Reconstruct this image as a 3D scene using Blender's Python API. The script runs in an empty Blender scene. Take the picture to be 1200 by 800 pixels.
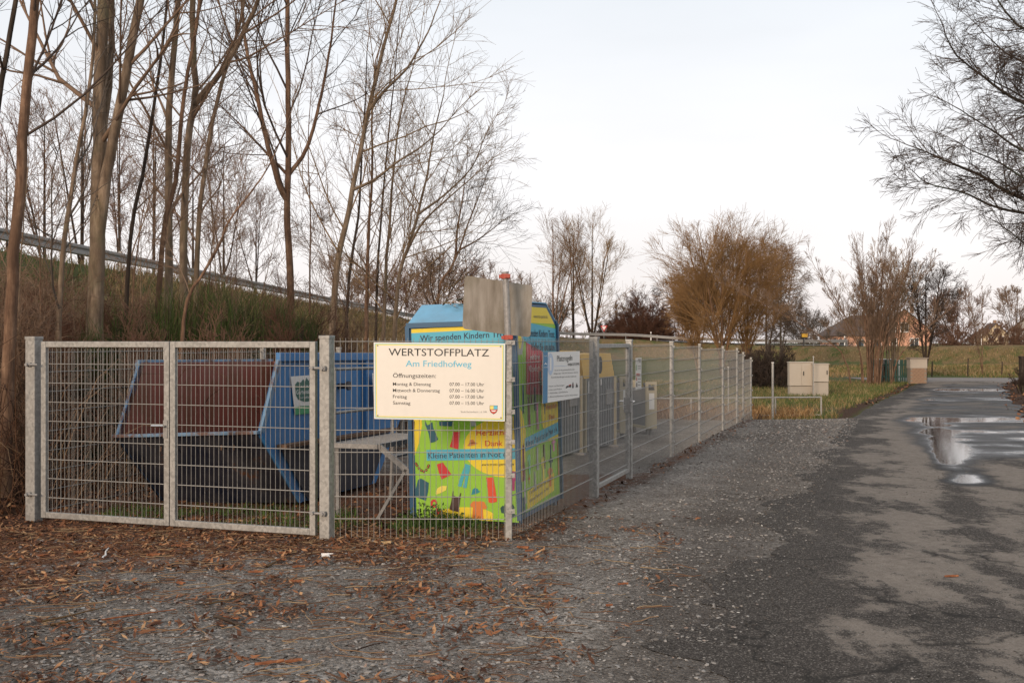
import bpy, math, random
import numpy as np
from mathutils import Vector, Matrix

SC = bpy.context.scene
COL = SC.collection
RNG = np.random.default_rng(11)
random.seed(5)
F = 1257.0            # focal length in photo pixels (photo is 1200 wide)
CAMZ = 1.8

# ---------------------------------------------------------------- camera
cam_d = bpy.data.cameras.new('camera')
cam_d.sensor_width = 36.0
cam_d.lens = 36.0 * F / 1200.0
cam_d.clip_start = 0.1
cam_d.clip_end = 3000.0
cam = bpy.data.objects.new('camera', cam_d)
COL.objects.link(cam)
cam.location = (0, 0, CAMZ)
cam.rotation_euler = (math.radians(90.0), 0, 0)
SC.camera = cam

# ---------------------------------------------------------------- sky
SUN_EL, SUN_AZ = math.radians(14.0), math.radians(206.0)   # azimuth clockwise from +Y: low, behind left of the camera
world = bpy.data.worlds.new('World')
SC.world = world
world.use_nodes = True
wn = world.node_tree.nodes
wl = world.node_tree.links
wn.clear()
w_out = wn.new('ShaderNodeOutputWorld')
w_bg = wn.new('ShaderNodeBackground')
w_bg.inputs['Strength'].default_value = 0.121
w_sky = wn.new('ShaderNodeTexSky')
w_sky.sky_type = 'NISHITA'
w_sky.sun_disc = False
w_sky.sun_elevation = SUN_EL
w_sky.sun_rotation = SUN_AZ
w_sky.air_density = 1.0
w_sky.dust_density = 2.0
w_tc = wn.new('ShaderNodeTexCoord')
w_sep = wn.new('ShaderNodeSeparateXYZ')
w_ramp = wn.new('ShaderNodeValToRGB')
e = w_ramp.color_ramp
e.elements[0].position = 0.0
e.elements[0].color = (8.8, 8.15, 8.05, 1)
e.elements[1].position = 0.14
e.elements[1].color = (9.2, 8.95, 9.0, 1)
for p, c in ((0.30, (7.95, 8.2, 8.55, 1)), (0.6, (7.7, 7.9, 8.15, 1)), (1.0, (7.7, 7.85, 8.05, 1))):
    k = e.elements.new(p)
    k.color = c
w_noise = wn.new('ShaderNodeTexNoise')
w_noise.inputs['Scale'].default_value = 2.2
w_noise.inputs['Detail'].default_value = 4
w_map = wn.new('ShaderNodeMapping')
w_map.inputs['Scale'].default_value = (1, 1, 3.5)
w_cl = wn.new('ShaderNodeMix')
w_cl.data_type = 'RGBA'
w_cl.blend_type = 'MULTIPLY'
w_cl.inputs[0].default_value = 1.0
w_cr = wn.new('ShaderNodeMapRange')
w_cr.inputs['From Min'].default_value = 0.3
w_cr.inputs['From Max'].default_value = 0.7
w_cr.inputs['To Min'].default_value = 0.92
w_cr.inputs['To Max'].default_value = 1.04
w_mix = wn.new('ShaderNodeMix')
w_mix.data_type = 'RGBA'
w_mix.inputs[0].default_value = 0.9      # thin bright overcast veil over the clear sky
wl.new(w_tc.outputs['Generated'], w_sep.inputs[0])
wl.new(w_sep.outputs['Z'], w_ramp.inputs[0])
wl.new(w_tc.outputs['Generated'], w_map.inputs[0])
wl.new(w_map.outputs[0], w_noise.inputs['Vector'])
wl.new(w_noise.outputs['Fac'], w_cr.inputs['Value'])
wl.new(w_ramp.outputs[0], w_cl.inputs[6])
wl.new(w_cr.outputs[0], w_cl.inputs[7])
wl.new(w_sky.outputs[0], w_mix.inputs[6])
wl.new(w_cl.outputs[2], w_mix.inputs[7])
wl.new(w_mix.outputs[2], w_bg.inputs['Color'])
wl.new(w_bg.outputs[0], w_out.inputs['Surface'])

# ---------------------------------------------------------------- sun
sun_d = bpy.data.lights.new('sun', 'SUN')
sun_d.energy = 2.8
sun_d.angle = math.radians(14.0)
sun_d.color = (1.0, 0.79, 0.60)
sun = bpy.data.objects.new('sun', sun_d)
COL.objects.link(sun)
sdir = Vector((math.sin(SUN_AZ) * math.cos(SUN_EL), math.cos(SUN_AZ) * math.cos(SUN_EL), math.sin(SUN_EL)))
sun.rotation_euler = sdir.to_track_quat('Z', 'Y').to_euler()
sun.location = sdir * 60

SC.view_settings.view_transform = 'Standard'
SC.view_settings.look = 'None'
SC.view_settings.gamma = 1.0
SC.view_settings.exposure = 0.0
SC.cycles.use_denoising = True
SC.cycles.max_bounces = 6

# ================================================================ helpers
ORG = {}


def tag(o, label=None, cat=None, group=None, kind=None):
    if label: o['label'] = label
    if cat: o['category'] = cat
    if group: o['group'] = group
    if kind: o['kind'] = kind
    return o


def empty(name, loc, label=None, cat=None, group=None):
    o = bpy.data.objects.new(name, None)
    COL.objects.link(o)
    o.empty_display_size = 0.2
    o.location = loc
    ORG[o.name] = Vector(loc)
    return tag(o, label, cat, group)


def link(name, me, mat=None, parent=None, loc=None):
    """loc is given in world coordinates; children are placed relative to their thing's origin."""
    o = bpy.data.objects.new(name, me)
    COL.objects.link(o)
    if mat is not None and not me.materials:
        for m in (mat if isinstance(mat, (list, tuple)) else [mat]):
            me.materials.append(m)
    if parent is not None:
        o.parent = parent
        org = ORG.get(parent.name, Vector((0, 0, 0)))
    else:
        org = Vector((0, 0, 0))
    if loc is not None:
        o.location = Vector(loc) - org
        ORG[o.name] = Vector(loc)
    else:
        ORG[o.name] = org
    return o


class MB:
    """collects shapes in world coordinates, then builds ONE mesh object"""
    def __init__(self):
        self.v = []
        self.f = []
        self.m = []

    def poly(self, pts, m=0):
        b = len(self.v)
        self.v += [tuple(p) for p in pts]
        self.f.append(tuple(range(b, b + len(pts))))
        self.m.append(m)
        return self

    def hexa(self, c8, m=0):
        b = len(self.v)
        self.v += [tuple(p) for p in c8]
        for q in ((0, 3, 2, 1), (4, 5, 6, 7), (0, 1, 5, 4), (1, 2, 6, 5), (2, 3, 7, 6), (3, 0, 4, 7)):
            self.f.append(tuple(b + i for i in q))
            self.m.append(m)
        return self

    def box(self, c, s, ux=(1, 0, 0), uy=(0, 1, 0), uz=(0, 0, 1), m=0):
        c, ux, uy, uz = Vector(c), Vector(ux) * s[0] / 2, Vector(uy) * s[1] / 2, Vector(uz) * s[2] / 2
        return self.hexa([c - ux - uy - uz, c + ux - uy - uz, c + ux + uy - uz, c - ux + uy - uz,
                          c - ux - uy + uz, c + ux - uy + uz, c + ux + uy + uz, c - ux + uy + uz], m)

    def bar(self, p0, p1, w, h, up=(0, 0, 1), m=0):
        p0, p1 = Vector(p0), Vector(p1)
        d = (p1 - p0)
        L = d.length
        d.normalize()
        s = d.cross(Vector(up))
        if s.length < 1e-4:
            s = d.cross(Vector((1, 0, 0)))
        s.normalize()
        t = s.cross(d)
        return self.box((p0 + p1) / 2, (L, w, h), d, s, t, m)

    def tube(self, p0, p1, r0, r1=None, n=10, cap=True, m=0):
        r1 = r0 if r1 is None else r1
        p0, p1 = Vector(p0), Vector(p1)
        d = (p1 - p0).normalized()
        a = d.orthogonal().normalized()
        c = d.cross(a)
        b = len(self.v)
        for p, r in ((p0, r0), (p1, r1)):
            for i in range(n):
                t = 2 * math.pi * i / n
                self.v.append(tuple(p + (a * math.cos(t) + c * math.sin(t)) * r))
        for i in range(n):
            j = (i + 1) % n
            self.f.append((b + i, b + j, b + n + j, b + n + i))
            self.m.append(m)
        if cap:
            self.f.append(tuple(b + i for i in reversed(range(n))))
            self.f.append(tuple(b + n + i for i in range(n)))
            self.m += [m, m]
        return self

    def prism(self, pts, off, m=0):
        """polygon pts extruded by vector off"""
        n = len(pts)
        off = Vector(off)
        b = len(self.v)
        self.v += [tuple(p) for p in pts] + [tuple(Vector(p) + off) for p in pts]
        self.f.append(tuple(b + i for i in reversed(range(n))))
        self.f.append(tuple(b + n + i for i in range(n)))
        self.m += [m, m]
        for i in range(n):
            j = (i + 1) % n
            self.f.append((b + i, b + j, b + n + j, b + n + i))
            self.m.append(m)
        return self

    def mesh(self, name, org=(0, 0, 0)):
        me = bpy.data.meshes.new(name)
        o = Vector(org)
        me.from_pydata([tuple(Vector(p) - o) for p in self.v], [], self.f)
        if any(self.m):
            me.polygons.foreach_set('material_index', self.m)
        me.update()
        return me

    def build(self, name, mat, parent=None, bevel=0.0):
        org = ORG.get(parent.name, Vector((0, 0, 0))) if parent is not None else Vector((0, 0, 0))
        me = self.mesh(name, org)
        o = link(name, me, mat, parent)
        if bevel:
            md = o.modifiers.new('bevel', 'BEVEL')
            md.width = bevel
            md.segments = 2
            md.limit_method = 'ANGLE'
        return o

    def thing(self, name, mat, label, cat, group=None, kind=None, bevel=0.0):
        """a thing that is one mesh; its origin is set to the centre of its base"""
        a = np.array(self.v)
        org = Vector(((a[:, 0].min() + a[:, 0].max()) / 2, (a[:, 1].min() + a[:, 1].max()) / 2, a[:, 2].min()))
        me = self.mesh(name, org)
        o = link(name, me, mat, None, org)
        if bevel:
            md = o.modifiers.new('bevel', 'BEVEL')
            md.width = bevel
            md.segments = 2
            md.limit_method = 'ANGLE'
        return tag(o, label, cat, group, kind)


def np_mesh(name, verts, faces, tone=None, smooth=False):
    """verts (N,3), faces (M,k) with constant k; optional per-vertex float attribute tone"""
    verts = np.ascontiguousarray(verts, dtype=np.float32).reshape(-1, 3)
    faces = np.ascontiguousarray(faces, dtype=np.int32)
    M, k = faces.shape
    me = bpy.data.meshes.new(name)
    me.vertices.add(len(verts))
    me.vertices.foreach_set('co', verts.ravel())
    me.loops.add(M * k)
    me.loops.foreach_set('vertex_index', faces.ravel())
    me.polygons.add(M)
    me.polygons.foreach_set('loop_start', np.arange(0, M * k, k, dtype=np.int32))
    me.polygons.foreach_set('use_smooth', np.full(M, smooth, dtype=bool))
    me.update(calc_edges=True)
    if tone is not None:
        for nm, arr in (tone.items() if isinstance(tone, dict) else (('tone', tone),)):
            at = me.attributes.new(nm, 'FLOAT', 'POINT')
            at.data.foreach_set('value', np.ascontiguousarray(arr, dtype=np.float32).ravel())
    return me


def pix(px, py, d):
    """the place at depth d that the photograph shows at pixel px, py"""
    return Vector(((px - 600) / F * d, d, CAMZ - (py - 399) / F * d))


def onplane(px, py, O, N, off=0.0):
    r = Vector(((px - 600) / F, 1.0, -(py - 399) / F))
    o = Vector((0, 0, CAMZ))
    O, N = Vector(O), Vector(N)
    t = (O - o).dot(N) / r.dot(N)
    return o + r * t + N * off


# ================================================================ materials
def rgba(c): return (c[0], c[1], c[2], 1.0)


class NT:
    def __init__(self, name):
        self.mat = bpy.data.materials.new(name)
        self.mat.use_nodes = True
        self.t = self.mat.node_tree
        self.t.nodes.clear()
        self.out = self.n('ShaderNodeOutputMaterial')
        self.b = self.n('ShaderNodeBsdfPrincipled')
        self.l(self.b.outputs[0], self.out.inputs['Surface'])
        self.tc = self.n('ShaderNodeTexCoord')

    def n(self, t, **kw):
        x = self.t.nodes.new(t)
        for k, v in kw.items():
            setattr(x, k, v)
        return x

    def l(self, a, b): self.t.links.new(a, b)

    def noise(self, scale, detail=4, rough=0.55, vec=None, stretch=None, w=None):
        x = self.n('ShaderNodeTexNoise')
        x.inputs['Scale'].default_value = scale
        x.inputs['Detail'].default_value = detail
        x.inputs['Roughness'].default_value = rough
        v = vec or self.tc.outputs['Object']
        if stretch:
            mp = self.n('ShaderNodeMapping')
            mp.inputs['Scale'].default_value = stretch
            self.l(v, mp.inputs[0])
            v = mp.outputs[0]
        self.l(v, x.inputs['Vector'])
        return x.outputs['Fac']

    def vor(self, scale, feature='F1', out='Distance', stretch=None):
        x = self.n('ShaderNodeTexVoronoi', feature=feature)
        x.inputs['Scale'].default_value = scale
        v = self.tc.outputs['Object']
        if stretch:
            mp = self.n('ShaderNodeMapping')
            mp.inputs['Scale'].default_value = stretch
            self.l(v, mp.inputs[0])
            v = mp.outputs[0]
        self.l(v, x.inputs['Vector'])
        return x.outputs[out]

    def ramp(self, fac, stops, interp='LINEAR'):
        x = self.n('ShaderNodeValToRGB')
        r = x.color_ramp
        r.interpolation = interp
        stops = [(p, rgba(c) if hasattr(c, '__len__') else (c, c, c, 1)) for p, c in stops]
        r.elements[0].position, r.elements[0].color = stops[0]
        r.elements[1].position, r.elements[1].color = stops[-1]
        for p, c in stops[1:-1]:
            k = r.elements.new(p)
            k.color = c
        self.l(fac, x.inputs[0])
        return x.outputs[0]

    def mix(self, fac, a, b, blend='MIX'):
        x = self.n('ShaderNodeMix', data_type='RGBA', blend_type=blend)
        for s, i in ((fac, 0), (a, 6), (b, 7)):
            if hasattr(s, 'is_linked') or hasattr(s, 'links'):
                self.l(s, x.inputs[i])
            elif i == 0:
                x.inputs[0].default_value = s
            else:
                x.inputs[i].default_value = rgba(s)
        return x.outputs[2]

    def math(self, op, a, b=None, clamp=False):
        x = self.n('ShaderNodeMath', operation=op, use_clamp=clamp)
        for s, i in ((a, 0), (b, 1)):
            if s is None: continue
            if hasattr(s, 'links'): self.l(s, x.inputs[i])
            else: x.inputs[i].default_value = s
        return x.outputs[0]

    def attr(self, name):
        x = self.n('ShaderNodeAttribute', attribute_name=name)
        return x.outputs['Fac']

    def sep(self):
        x = self.n('ShaderNodeSeparateXYZ')
        self.l(self.tc.outputs['Object'], x.inputs[0])
        return x.outputs

    def bump(self, h, strength=0.3, dist=0.02):
        x = self.n('ShaderNodeBump')
        x.inputs['Strength'].default_value = strength
        x.inputs['Distance'].default_value = dist
        self.l(h, x.inputs['Height'])
        self.l(x.outputs[0], self.b.inputs['Normal'])

    def done(self, color=None, rough=0.7, metal=0.0, spec=None):
        for s, nm in ((color, 'Base Color'), (rough, 'Roughness'), (metal, 'Metallic')):
            if s is None: continue
            if hasattr(s, 'links'): self.l(s, self.b.inputs[nm])
            elif nm == 'Base Color': self.b.inputs[nm].default_value = rgba(s)
            else: self.b.inputs[nm].default_value = s
        if spec is not None:
            self.b.inputs['Specular IOR Level'].default_value = spec
        return self.mat


def paint(name, c, rough=0.55, dirt=0.18, scale=3.0, dirtc=(0.12, 0.09, 0.06), metal=0.0, streak=True, bump=0.03):
    """paint or plastic with weathered, slightly dirty tone"""
    t = NT(name)
    a = t.noise(scale, 5, 0.6, stretch=(1, 1, 0.25) if streak else None)
    b = t.noise(scale * 9, 3, 0.6)
    f = t.ramp(a, [(0.45, 0.0), (0.8, dirt)])
    col = t.mix(f, c, dirtc)
    f2 = t.ramp(b, [(0.3, 0.0), (0.75, 0.12)])
    col = t.mix(f2, col, tuple(x * 0.72 for x in c))
    t.bump(b, bump * 4, 0.003)
    return t.done(col, rough, metal)


def wood_bark(name, c0, c1, c2, lich=None):
    t = NT(name)
    a = t.noise(13.0, 6, 0.7, stretch=(1, 1, 0.16))
    col = t.ramp(a, [(0.36, c0), (0.5, c1), (0.66, c2)])
    pt = t.noise(2.3, 5, 0.65)
    col = t.mix(t.ramp(pt, [(0.42, 0.6), (0.56, 0.0)]), col, c0)
    if lich:
        g = t.noise(1.3, 4, 0.6)
        col = t.mix(t.ramp(g, [(0.5, 0.0), (0.68, 0.75)]), col, lich)
    t.bump(a, 0.5, 0.02)
    return t.done(col, 0.9, 0.0, 0.2)


M = {}
def _galv(name, base, var, rough):
    t = NT(name)
    v = t.vor(38.0, out='Color')
    n = t.noise(2.2, 5, 0.6, stretch=(1, 1, 0.5))
    bw = t.n('ShaderNodeRGBToBW')
    t.l(v, bw.inputs[0])
    col = t.ramp(bw.outputs[0], [(0.2, tuple(x * (1 - var) for x in base)), (0.8, tuple(x * (1 + var) for x in base))])
    col = t.mix(t.ramp(n, [(0.5, 0.0), (0.8, 0.35)]), col, (0.19, 0.17, 0.145))
    return t.done(col, rough, 0.25, 0.4)
M['galv'] = _galv('galvanised_steel', (0.31, 0.30, 0.282), 0.18, 0.55)
M['wire'] = _galv('galvanised_wire', (0.28, 0.27, 0.252), 0.10, 0.6)
M['galv_dark'] = _galv('weathered_galvanised_steel', (0.27, 0.26, 0.25), 0.12, 0.6)
M['chrome'] = NT('polished_steel').done((0.75, 0.74, 0.72), 0.25, 1.0)
M['black'] = paint('black_plastic', (0.015, 0.015, 0.016), 0.5, 0.05)
M['ink'] = NT('black_print').done((0.022, 0.021, 0.02), 0.6)
M['ink_navy'] = NT('navy_print').done((0.012, 0.018, 0.05), 0.6)
M['ink_grey'] = NT('grey_print').done((0.11, 0.105, 0.10), 0.6)
M['ink_cyan'] = NT('cyan_print').done((0.11, 0.46, 0.62), 0.6)
M['ink_red'] = NT('red_print').done((0.52, 0.045, 0.02), 0.6)
M['ink_white'] = NT('white_print').done((0.72, 0.72, 0.70), 0.6)
M['cream'] = paint('cream_sign_enamel', (0.74, 0.69, 0.615), 0.45, 0.10, 2.0)
M['white'] = paint('white_sign_enamel', (0.74, 0.72, 0.69), 0.5, 0.05, 2.0)
M['sign_yellow'] = paint('yellow_sign_line', (0.78, 0.66, 0.16), 0.5, 0.03)
M['sign_teal'] = paint('teal_sign_line', (0.27, 0.52, 0.50), 0.5, 0.03)
M['red_plastic'] = paint('faded_red_plastic', (0.36, 0.06, 0.035), 0.55, 0.2)
# ================================================================ terrain
# guard rail line of the raised road (x, y, top of rail), and the road behind it
RAIL = np.array([(-15.7, -6, 5.14), (-13.4, 28, 4.78), (-8.8, 85, 4.17), (-4.0, 112, 3.75), (5.4, 130, 2.98), (15, 134, 2.76),
                 (21.6, 132, 2.32), (32, 124, 2.02), (42, 112, 2.05), (52, 102, 2.2), (75, 88, 2.3), (120, 70, 2.3)], dtype=float)


def resample(P, n):
    """Catmull-Rom through P"""
    P = np.asarray(P, float)
    Q = np.vstack([2 * P[0] - P[1], P, 2 * P[-1] - P[-2]])
    seg = np.linalg.norm(np.diff(P, axis=0), axis=1)
    cum = np.concatenate([[0], np.cumsum(seg)])
    out = []
    for s in np.linspace(0, cum[-1], n):
        i = min(np.searchsorted(cum, s, 'right') - 1, len(P) - 2)
        t = (s - cum[i]) / seg[i]
        a, b, c, d = Q[i], Q[i + 1], Q[i + 2], Q[i + 3]
        out.append(0.5 * (2 * b + (c - a) * t + (2 * a - 5 * b + 4 * c - d) * t * t + (3 * b - a - 3 * c + d) * t ** 3))
    return np.array(out)


RAILC = resample(RAIL, 260)
_tan = np.gradient(RAILC[:, :2], axis=0)
_tan /= np.linalg.norm(_tan, axis=1)[:, None]
_nrm = np.stack([-_tan[:, 1], _tan[:, 0]], 1)          # away from the camera side
CENT = RAILC.copy()
CENT[:, :2] += _nrm * 3.9
CENT[:, 2] -= 0.72


def g0(x, y):
    """gentle fall away from the camera, ditch at the end of the fence"""
    x = np.asarray(x, float)
    y = np.asarray(y, float)
    z = -0.0125 * np.clip(y - 9.0, 0, 40)
    z = z - 0.28 * np.exp(-(((x - 6.4) / 2.6) ** 2 + ((y - 30.8) / 1.9) ** 2))
    return z


def gz(x, y):
    x = np.atleast_1d(np.asarray(x, float))
    y = np.atleast_1d(np.asarray(y, float))
    sh = x.shape
    xf, yf = x.ravel(), y.ravel()
    res = np.empty(len(xf))
    for s in range(0, len(xf), 20000):
        a = xf[s:s + 20000, None]
        b = yf[s:s + 20000, None]
        d2 = (a - CENT[None, :, 0]) ** 2 + (b - CENT[None, :, 1]) ** 2
        k = d2.argmin(1)
        d = np.sqrt(d2[np.arange(len(k)), k])
        z = CENT[k, 2] - np.maximum(0, d - 4.7) * 0.58
        base = g0(a[:, 0], b[:, 0])
        h = np.clip(0.5 + 0.5 * (z - base) / 0.9, 0, 1)
        res[s:s + 20000] = base * (1 - h) + z * h + 0.9 * h * (1 - h) * 0.5
    return res.reshape(sh)


def gz1(x, y): return float(gz(x, y)[0])


def vnoise(x, y, s, seed=0):
    """cheap smooth value noise in numpy"""
    x = np.asarray(x) / s
    y = np.asarray(y) / s
    xi, yi = np.floor(x).astype(int), np.floor(y).astype(int)
    fx, fy = x - xi, y - yi
    fx, fy = fx * fx * (3 - 2 * fx), fy * fy * (3 - 2 * fy)
    def h(a, b):
        v = np.sin(a * 127.1 + b * 311.7 + seed * 74.7) * 43758.5453
        return v - np.floor(v)
    return (h(xi, yi) * (1 - fx) + h(xi + 1, yi) * fx) * (1 - fy) + (h(xi, yi + 1) * (1 - fx) + h(xi + 1, yi + 1) * fx) * fy


# fence direction along the yard (away from the camera) and the direction across it
V = Vector((0.3176, 0.948, 0)).normalized()
U = Vector((V.y, -V.x, 0))
FC = Vector((-0.03, 9.66, 0))            # fence corner


def fence_x(y): return -0.03 + (y - 9.66) * 0.335


ROADL = np.array([(-0.6, 1.0), (0.2, 3.6), (0.85, 5.6), (1.42, 7.2), (2.2, 9.4), (3.5, 13.2), (5.9, 19.9), (8.9, 28.3), (13.9, 40), (19.2, 52), (22.6, 59.5)])


def road_left(y): return np.interp(y, ROADL[:, 1], ROADL[:, 0])


def grid(xs, ys, off, name, mat, zf=None, attrs=None, keep=None):
    X, Y = np.meshgrid(xs, ys)
    Z = gz(X, Y) if zf is None else zf(X, Y)
    nx, ny = len(xs), len(ys)
    idx = np.arange(nx * ny).reshape(ny, nx)
    f = np.stack([idx[:-1, :-1], idx[:-1, 1:], idx[1:, 1:], idx[1:, :-1]], -1).reshape(-1, 4)
    if keep is not None:
        k = keep(X, Y)
        kf = (k[:-1, :-1] & k[:-1, 1:] & k[1:, 1:] & k[1:, :-1]).ravel()
        f = f[kf]
    v = np.stack([X, Y, Z + off], -1).reshape(-1, 3)
    me = np_mesh(name, v, f, attrs(X, Y) if attrs else None, True)
    return link(name, me, mat)


# ---- ground sheet
def m_ground():
    t = NT('ground_cover')
    n1 = t.noise(0.55, 5, 0.6)
    n2 = t.noise(7.0, 5, 0.65)
    n3 = t.noise(34.0, 4, 0.7)
    grass = t.ramp(n2, [(0.3, (0.045, 0.065, 0.018)), (0.5, (0.085, 0.105, 0.03)), (0.7, (0.16, 0.14, 0.055))])
    straw = t.ramp(n2, [(0.3, (0.10, 0.065, 0.03)), (0.52, (0.21, 0.145, 0.07)), (0.75, (0.30, 0.215, 0.11))])
    litter = t.ramp(n3, [(0.3, (0.022, 0.012, 0.008)), (0.5, (0.06, 0.029, 0.017)), (0.62, (0.11, 0.052, 0.028)), (0.8, (0.21, 0.115, 0.06))])
    f = t.math('ADD', t.attr('straw'), t.math('MULTIPLY', t.math('SUBTRACT', n1, 0.5), 1.6))
    col = t.mix(t.ramp(f, [(0.38, 0.0), (0.62, 1.0)]), grass, straw)
    f = t.math('ADD', t.attr('litter'), t.math('MULTIPLY', t.math('SUBTRACT', n2, 0.5), 0.8))
    col = t.mix(t.ramp(f, [(0.4, 0.0), (0.62, 1.0)]), col, litter)
    col = t.mix(t.ramp(n3, [(0.35, 0.45), (0.6, 0.0)]), col, (0.03, 0.024, 0.014))
    t.bump(n3, 0.9, 0.06)
    return t.done(col, 0.95, 0.0, 0.15)


def ground_attrs(X, Y):
    z = gz(X, Y)
    rise = z - g0(X, Y)
    left = np.clip((2.0 - X) / 4.0, 0, 1)
    near = np.clip((34 - Y) / 14.0, 0, 1)
    litter = left * near * np.clip((3.6 - rise) / 1.6, 0, 1)
    straw = np.where(X < 6, np.clip(0.75 - np.clip((rise - 3.0), 0, 1) * 0.6, 0, 1), 0.30)
    straw = np.where((Y > 58) & (rise > 0.1) & (X > 4), 0.60, straw)
    straw = straw + 0.6 * np.exp(-(((X - 6.2) / 2.8) ** 2 + ((Y - 31.5) / 2.3) ** 2))
    # trodden soil and leaves along the road edge
    dl = np.abs(X - road_left(Y) + 0.5)
    litter = np.maximum(litter, np.where((Y > 26) & (Y < 58), np.clip(0.85 - dl * 0.9, 0, 1), 0))
    litter = np.maximum(litter, np.where((Y > 26) & (Y < 62) & (X > road_left(Y) + 4.0), 0.7, 0))
    return {'straw': straw, 'litter': litter}


xs = np.unique(np.concatenate([np.linspace(-400, -60, 18), np.linspace(-60, -20, 41), np.linspace(-20, 12, 97), np.linspace(12, 60, 65), np.linspace(60, 520, 30)]))
ys = np.unique(np.concatenate([np.linspace(-30, 4, 18), np.linspace(4, 40, 91), np.linspace(40, 150, 100), np.linspace(150, 300, 20), np.linspace(300, 1500, 14)]))
ground = tag(grid(xs, ys, 0.0, 'ground', m_ground(), attrs=ground_attrs), kind='structure')


# ---- gravel yard (forecourt and floor of the fenced yard)
def m_gravel():
    t = NT('crushed_stone')
    v1 = t.n('ShaderNodeTexVoronoi')
    v1.inputs['Scale'].default_value = 36.0
    t.l(t.tc.outputs['Object'], v1.inputs['Vector'])
    v2 = t.n('ShaderNodeTexVoronoi')
    v2.inputs['Scale'].default_value = 95.0
    t.l(t.tc.outputs['Object'], v2.inputs['Vector'])
    bw = t.n('ShaderNodeRGBToBW')
    t.l(v1.outputs['Color'], bw.inputs[0])
    bw2 = t.n('ShaderNodeRGBToBW')
    t.l(v2.outputs['Color'], bw2.inputs[0])
    st = t.ramp(bw.outputs[0], [(0.15, (0.095, 0.083, 0.072)), (0.5, (0.225, 0.205, 0.185)), (0.8, (0.35, 0.325, 0.30)), (0.95, (0.40, 0.375, 0.35))])
    fine = t.ramp(bw2.outputs[0], [(0.15, (0.065, 0.056, 0.049)), (0.6, (0.165, 0.146, 0.13)), (0.9, (0.32, 0.295, 0.27))])
    n1 = t.noise(0.8, 5, 0.6)
    n2 = t.noise(5.0, 5, 0.65)
    n3 = t.noise(45.0, 4, 0.7)
    col = t.mix(t.ramp(n1, [(0.42, 0.15), (0.6, 0.9)]), st, fine)
    lit = t.ramp(n3, [(0.3, (0.05, 0.023, 0.014)), (0.5, (0.14, 0.062, 0.034)), (0.68, (0.25, 0.11, 0.055)), (0.8, (0.36, 0.185, 0.095))])
    f = t.math('ADD', t.attr('litter'), t.math('MULTIPLY', t.math('SUBTRACT', n2, 0.5), 1.05))
    f = t.math('ADD', f, t.math('MULTIPLY', t.math('SUBTRACT', n1, 0.5), 0.9))
    col = t.mix(t.ramp(f, [(0.42, 0.0), (0.7, 0.92)]), col, lit)
    d = t.math('ADD', t.attr('fine'), t.math('MULTIPLY', t.math('SUBTRACT', n2, 0.5), 0.7))
    col = t.mix(t.ramp(d, [(0.4, 0.0), (0.7, 0.75)]), col, t.ramp(bw2.outputs[0], [(0.2, (0.048, 0.041, 0.036)), (0.75, (0.112, 0.097, 0.086)), (0.95, (0.22, 0.2, 0.18))]))
    n5 = t.noise(0.38, 5, 0.6, stretch=(1.0, 0.6, 1))
    col = t.mix(1.0, col, t.ramp(n5, [(0.32, (0.62, 0.58, 0.55)), (0.5, (1, 1, 1)), (0.72, (1.22, 1.2, 1.16))]), 'MULTIPLY')
    h = t.math('ADD', v1.outputs['Distance'], t.math('MULTIPLY', v2.outputs['Distance'], 0.5))
    t.bump(t.math('MULTIPLY', h, -1.0), 0.9, 0.02)
    return t.done(col, 0.92, 0.0, 0.12)


def litter_at(X, Y):
    """how much bark and leaf litter covers the gravel"""
    band = np.exp(-((Y - 9.4 + 0.05 * X) / 1.25) ** 2) * np.clip((0.6 - X) / 2.0, 0.0, 1)
    lft = np.clip((-2.2 - X) / 2.2, 0, 1) * np.clip((Y - 5.2) / 2.5, 0.25, 1)
    side = 0.75 * np.exp(-((X - fence_x(Y) - 0.15) / 0.28) ** 2) * (Y > 9.6)
    ins = np.where((X < fence_x(Y)) & (Y > 9.6) & (Y < 15), 0.8, 0)
    return np.clip(np.maximum.reduce([band * 0.95, lft, side * 0.8, ins, np.where(X < 0.3, 0.38, 0.16)]), 0, 1)


def yard_attrs(X, Y):
    fine = np.exp(-((X - (0.75 + (Y - 5.6) * 0.30)) / (0.6 + 0.04 * Y)) ** 2) * 0.75
    return {'litter': litter_at(X, Y), 'fine': np.where(X > fence_x(Y) + 0.4, fine, np.where(Y > 9.6, 0.5, fine * 0.6))}


def yard_keep(X, Y):
    e = vnoise(X, Y, 0.9, 3) * 0.8 + vnoise(X, Y, 0.3, 4) * 0.3
    lim_l = np.interp(Y, [0, 5, 8, 10.8, 11.0, 29.5, 30.2], [-7.5, -7, -6.0, -5.2, -4.9 + 0.15, 1.6, 2.0])
    end = np.interp(X, [-6, 5.5, 6.8, 8.2, 9.6, 11], [29.3, 29.3, 29.4, 29.6, 28.0, 27.0])
    return (X > lim_l - e) & (Y < end - e * 0.5) & (X < road_left(Y) + 1.6)


xs = np.linspace(-9, 12, 176)
ys = np.concatenate([np.linspace(1.5, 12, 106), np.linspace(12.12, 30.5, 120)])
yard = tag(grid(xs, ys, 0.022, 'gravel_yard', m_gravel(), attrs=yard_attrs, keep=yard_keep), kind='structure')


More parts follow.
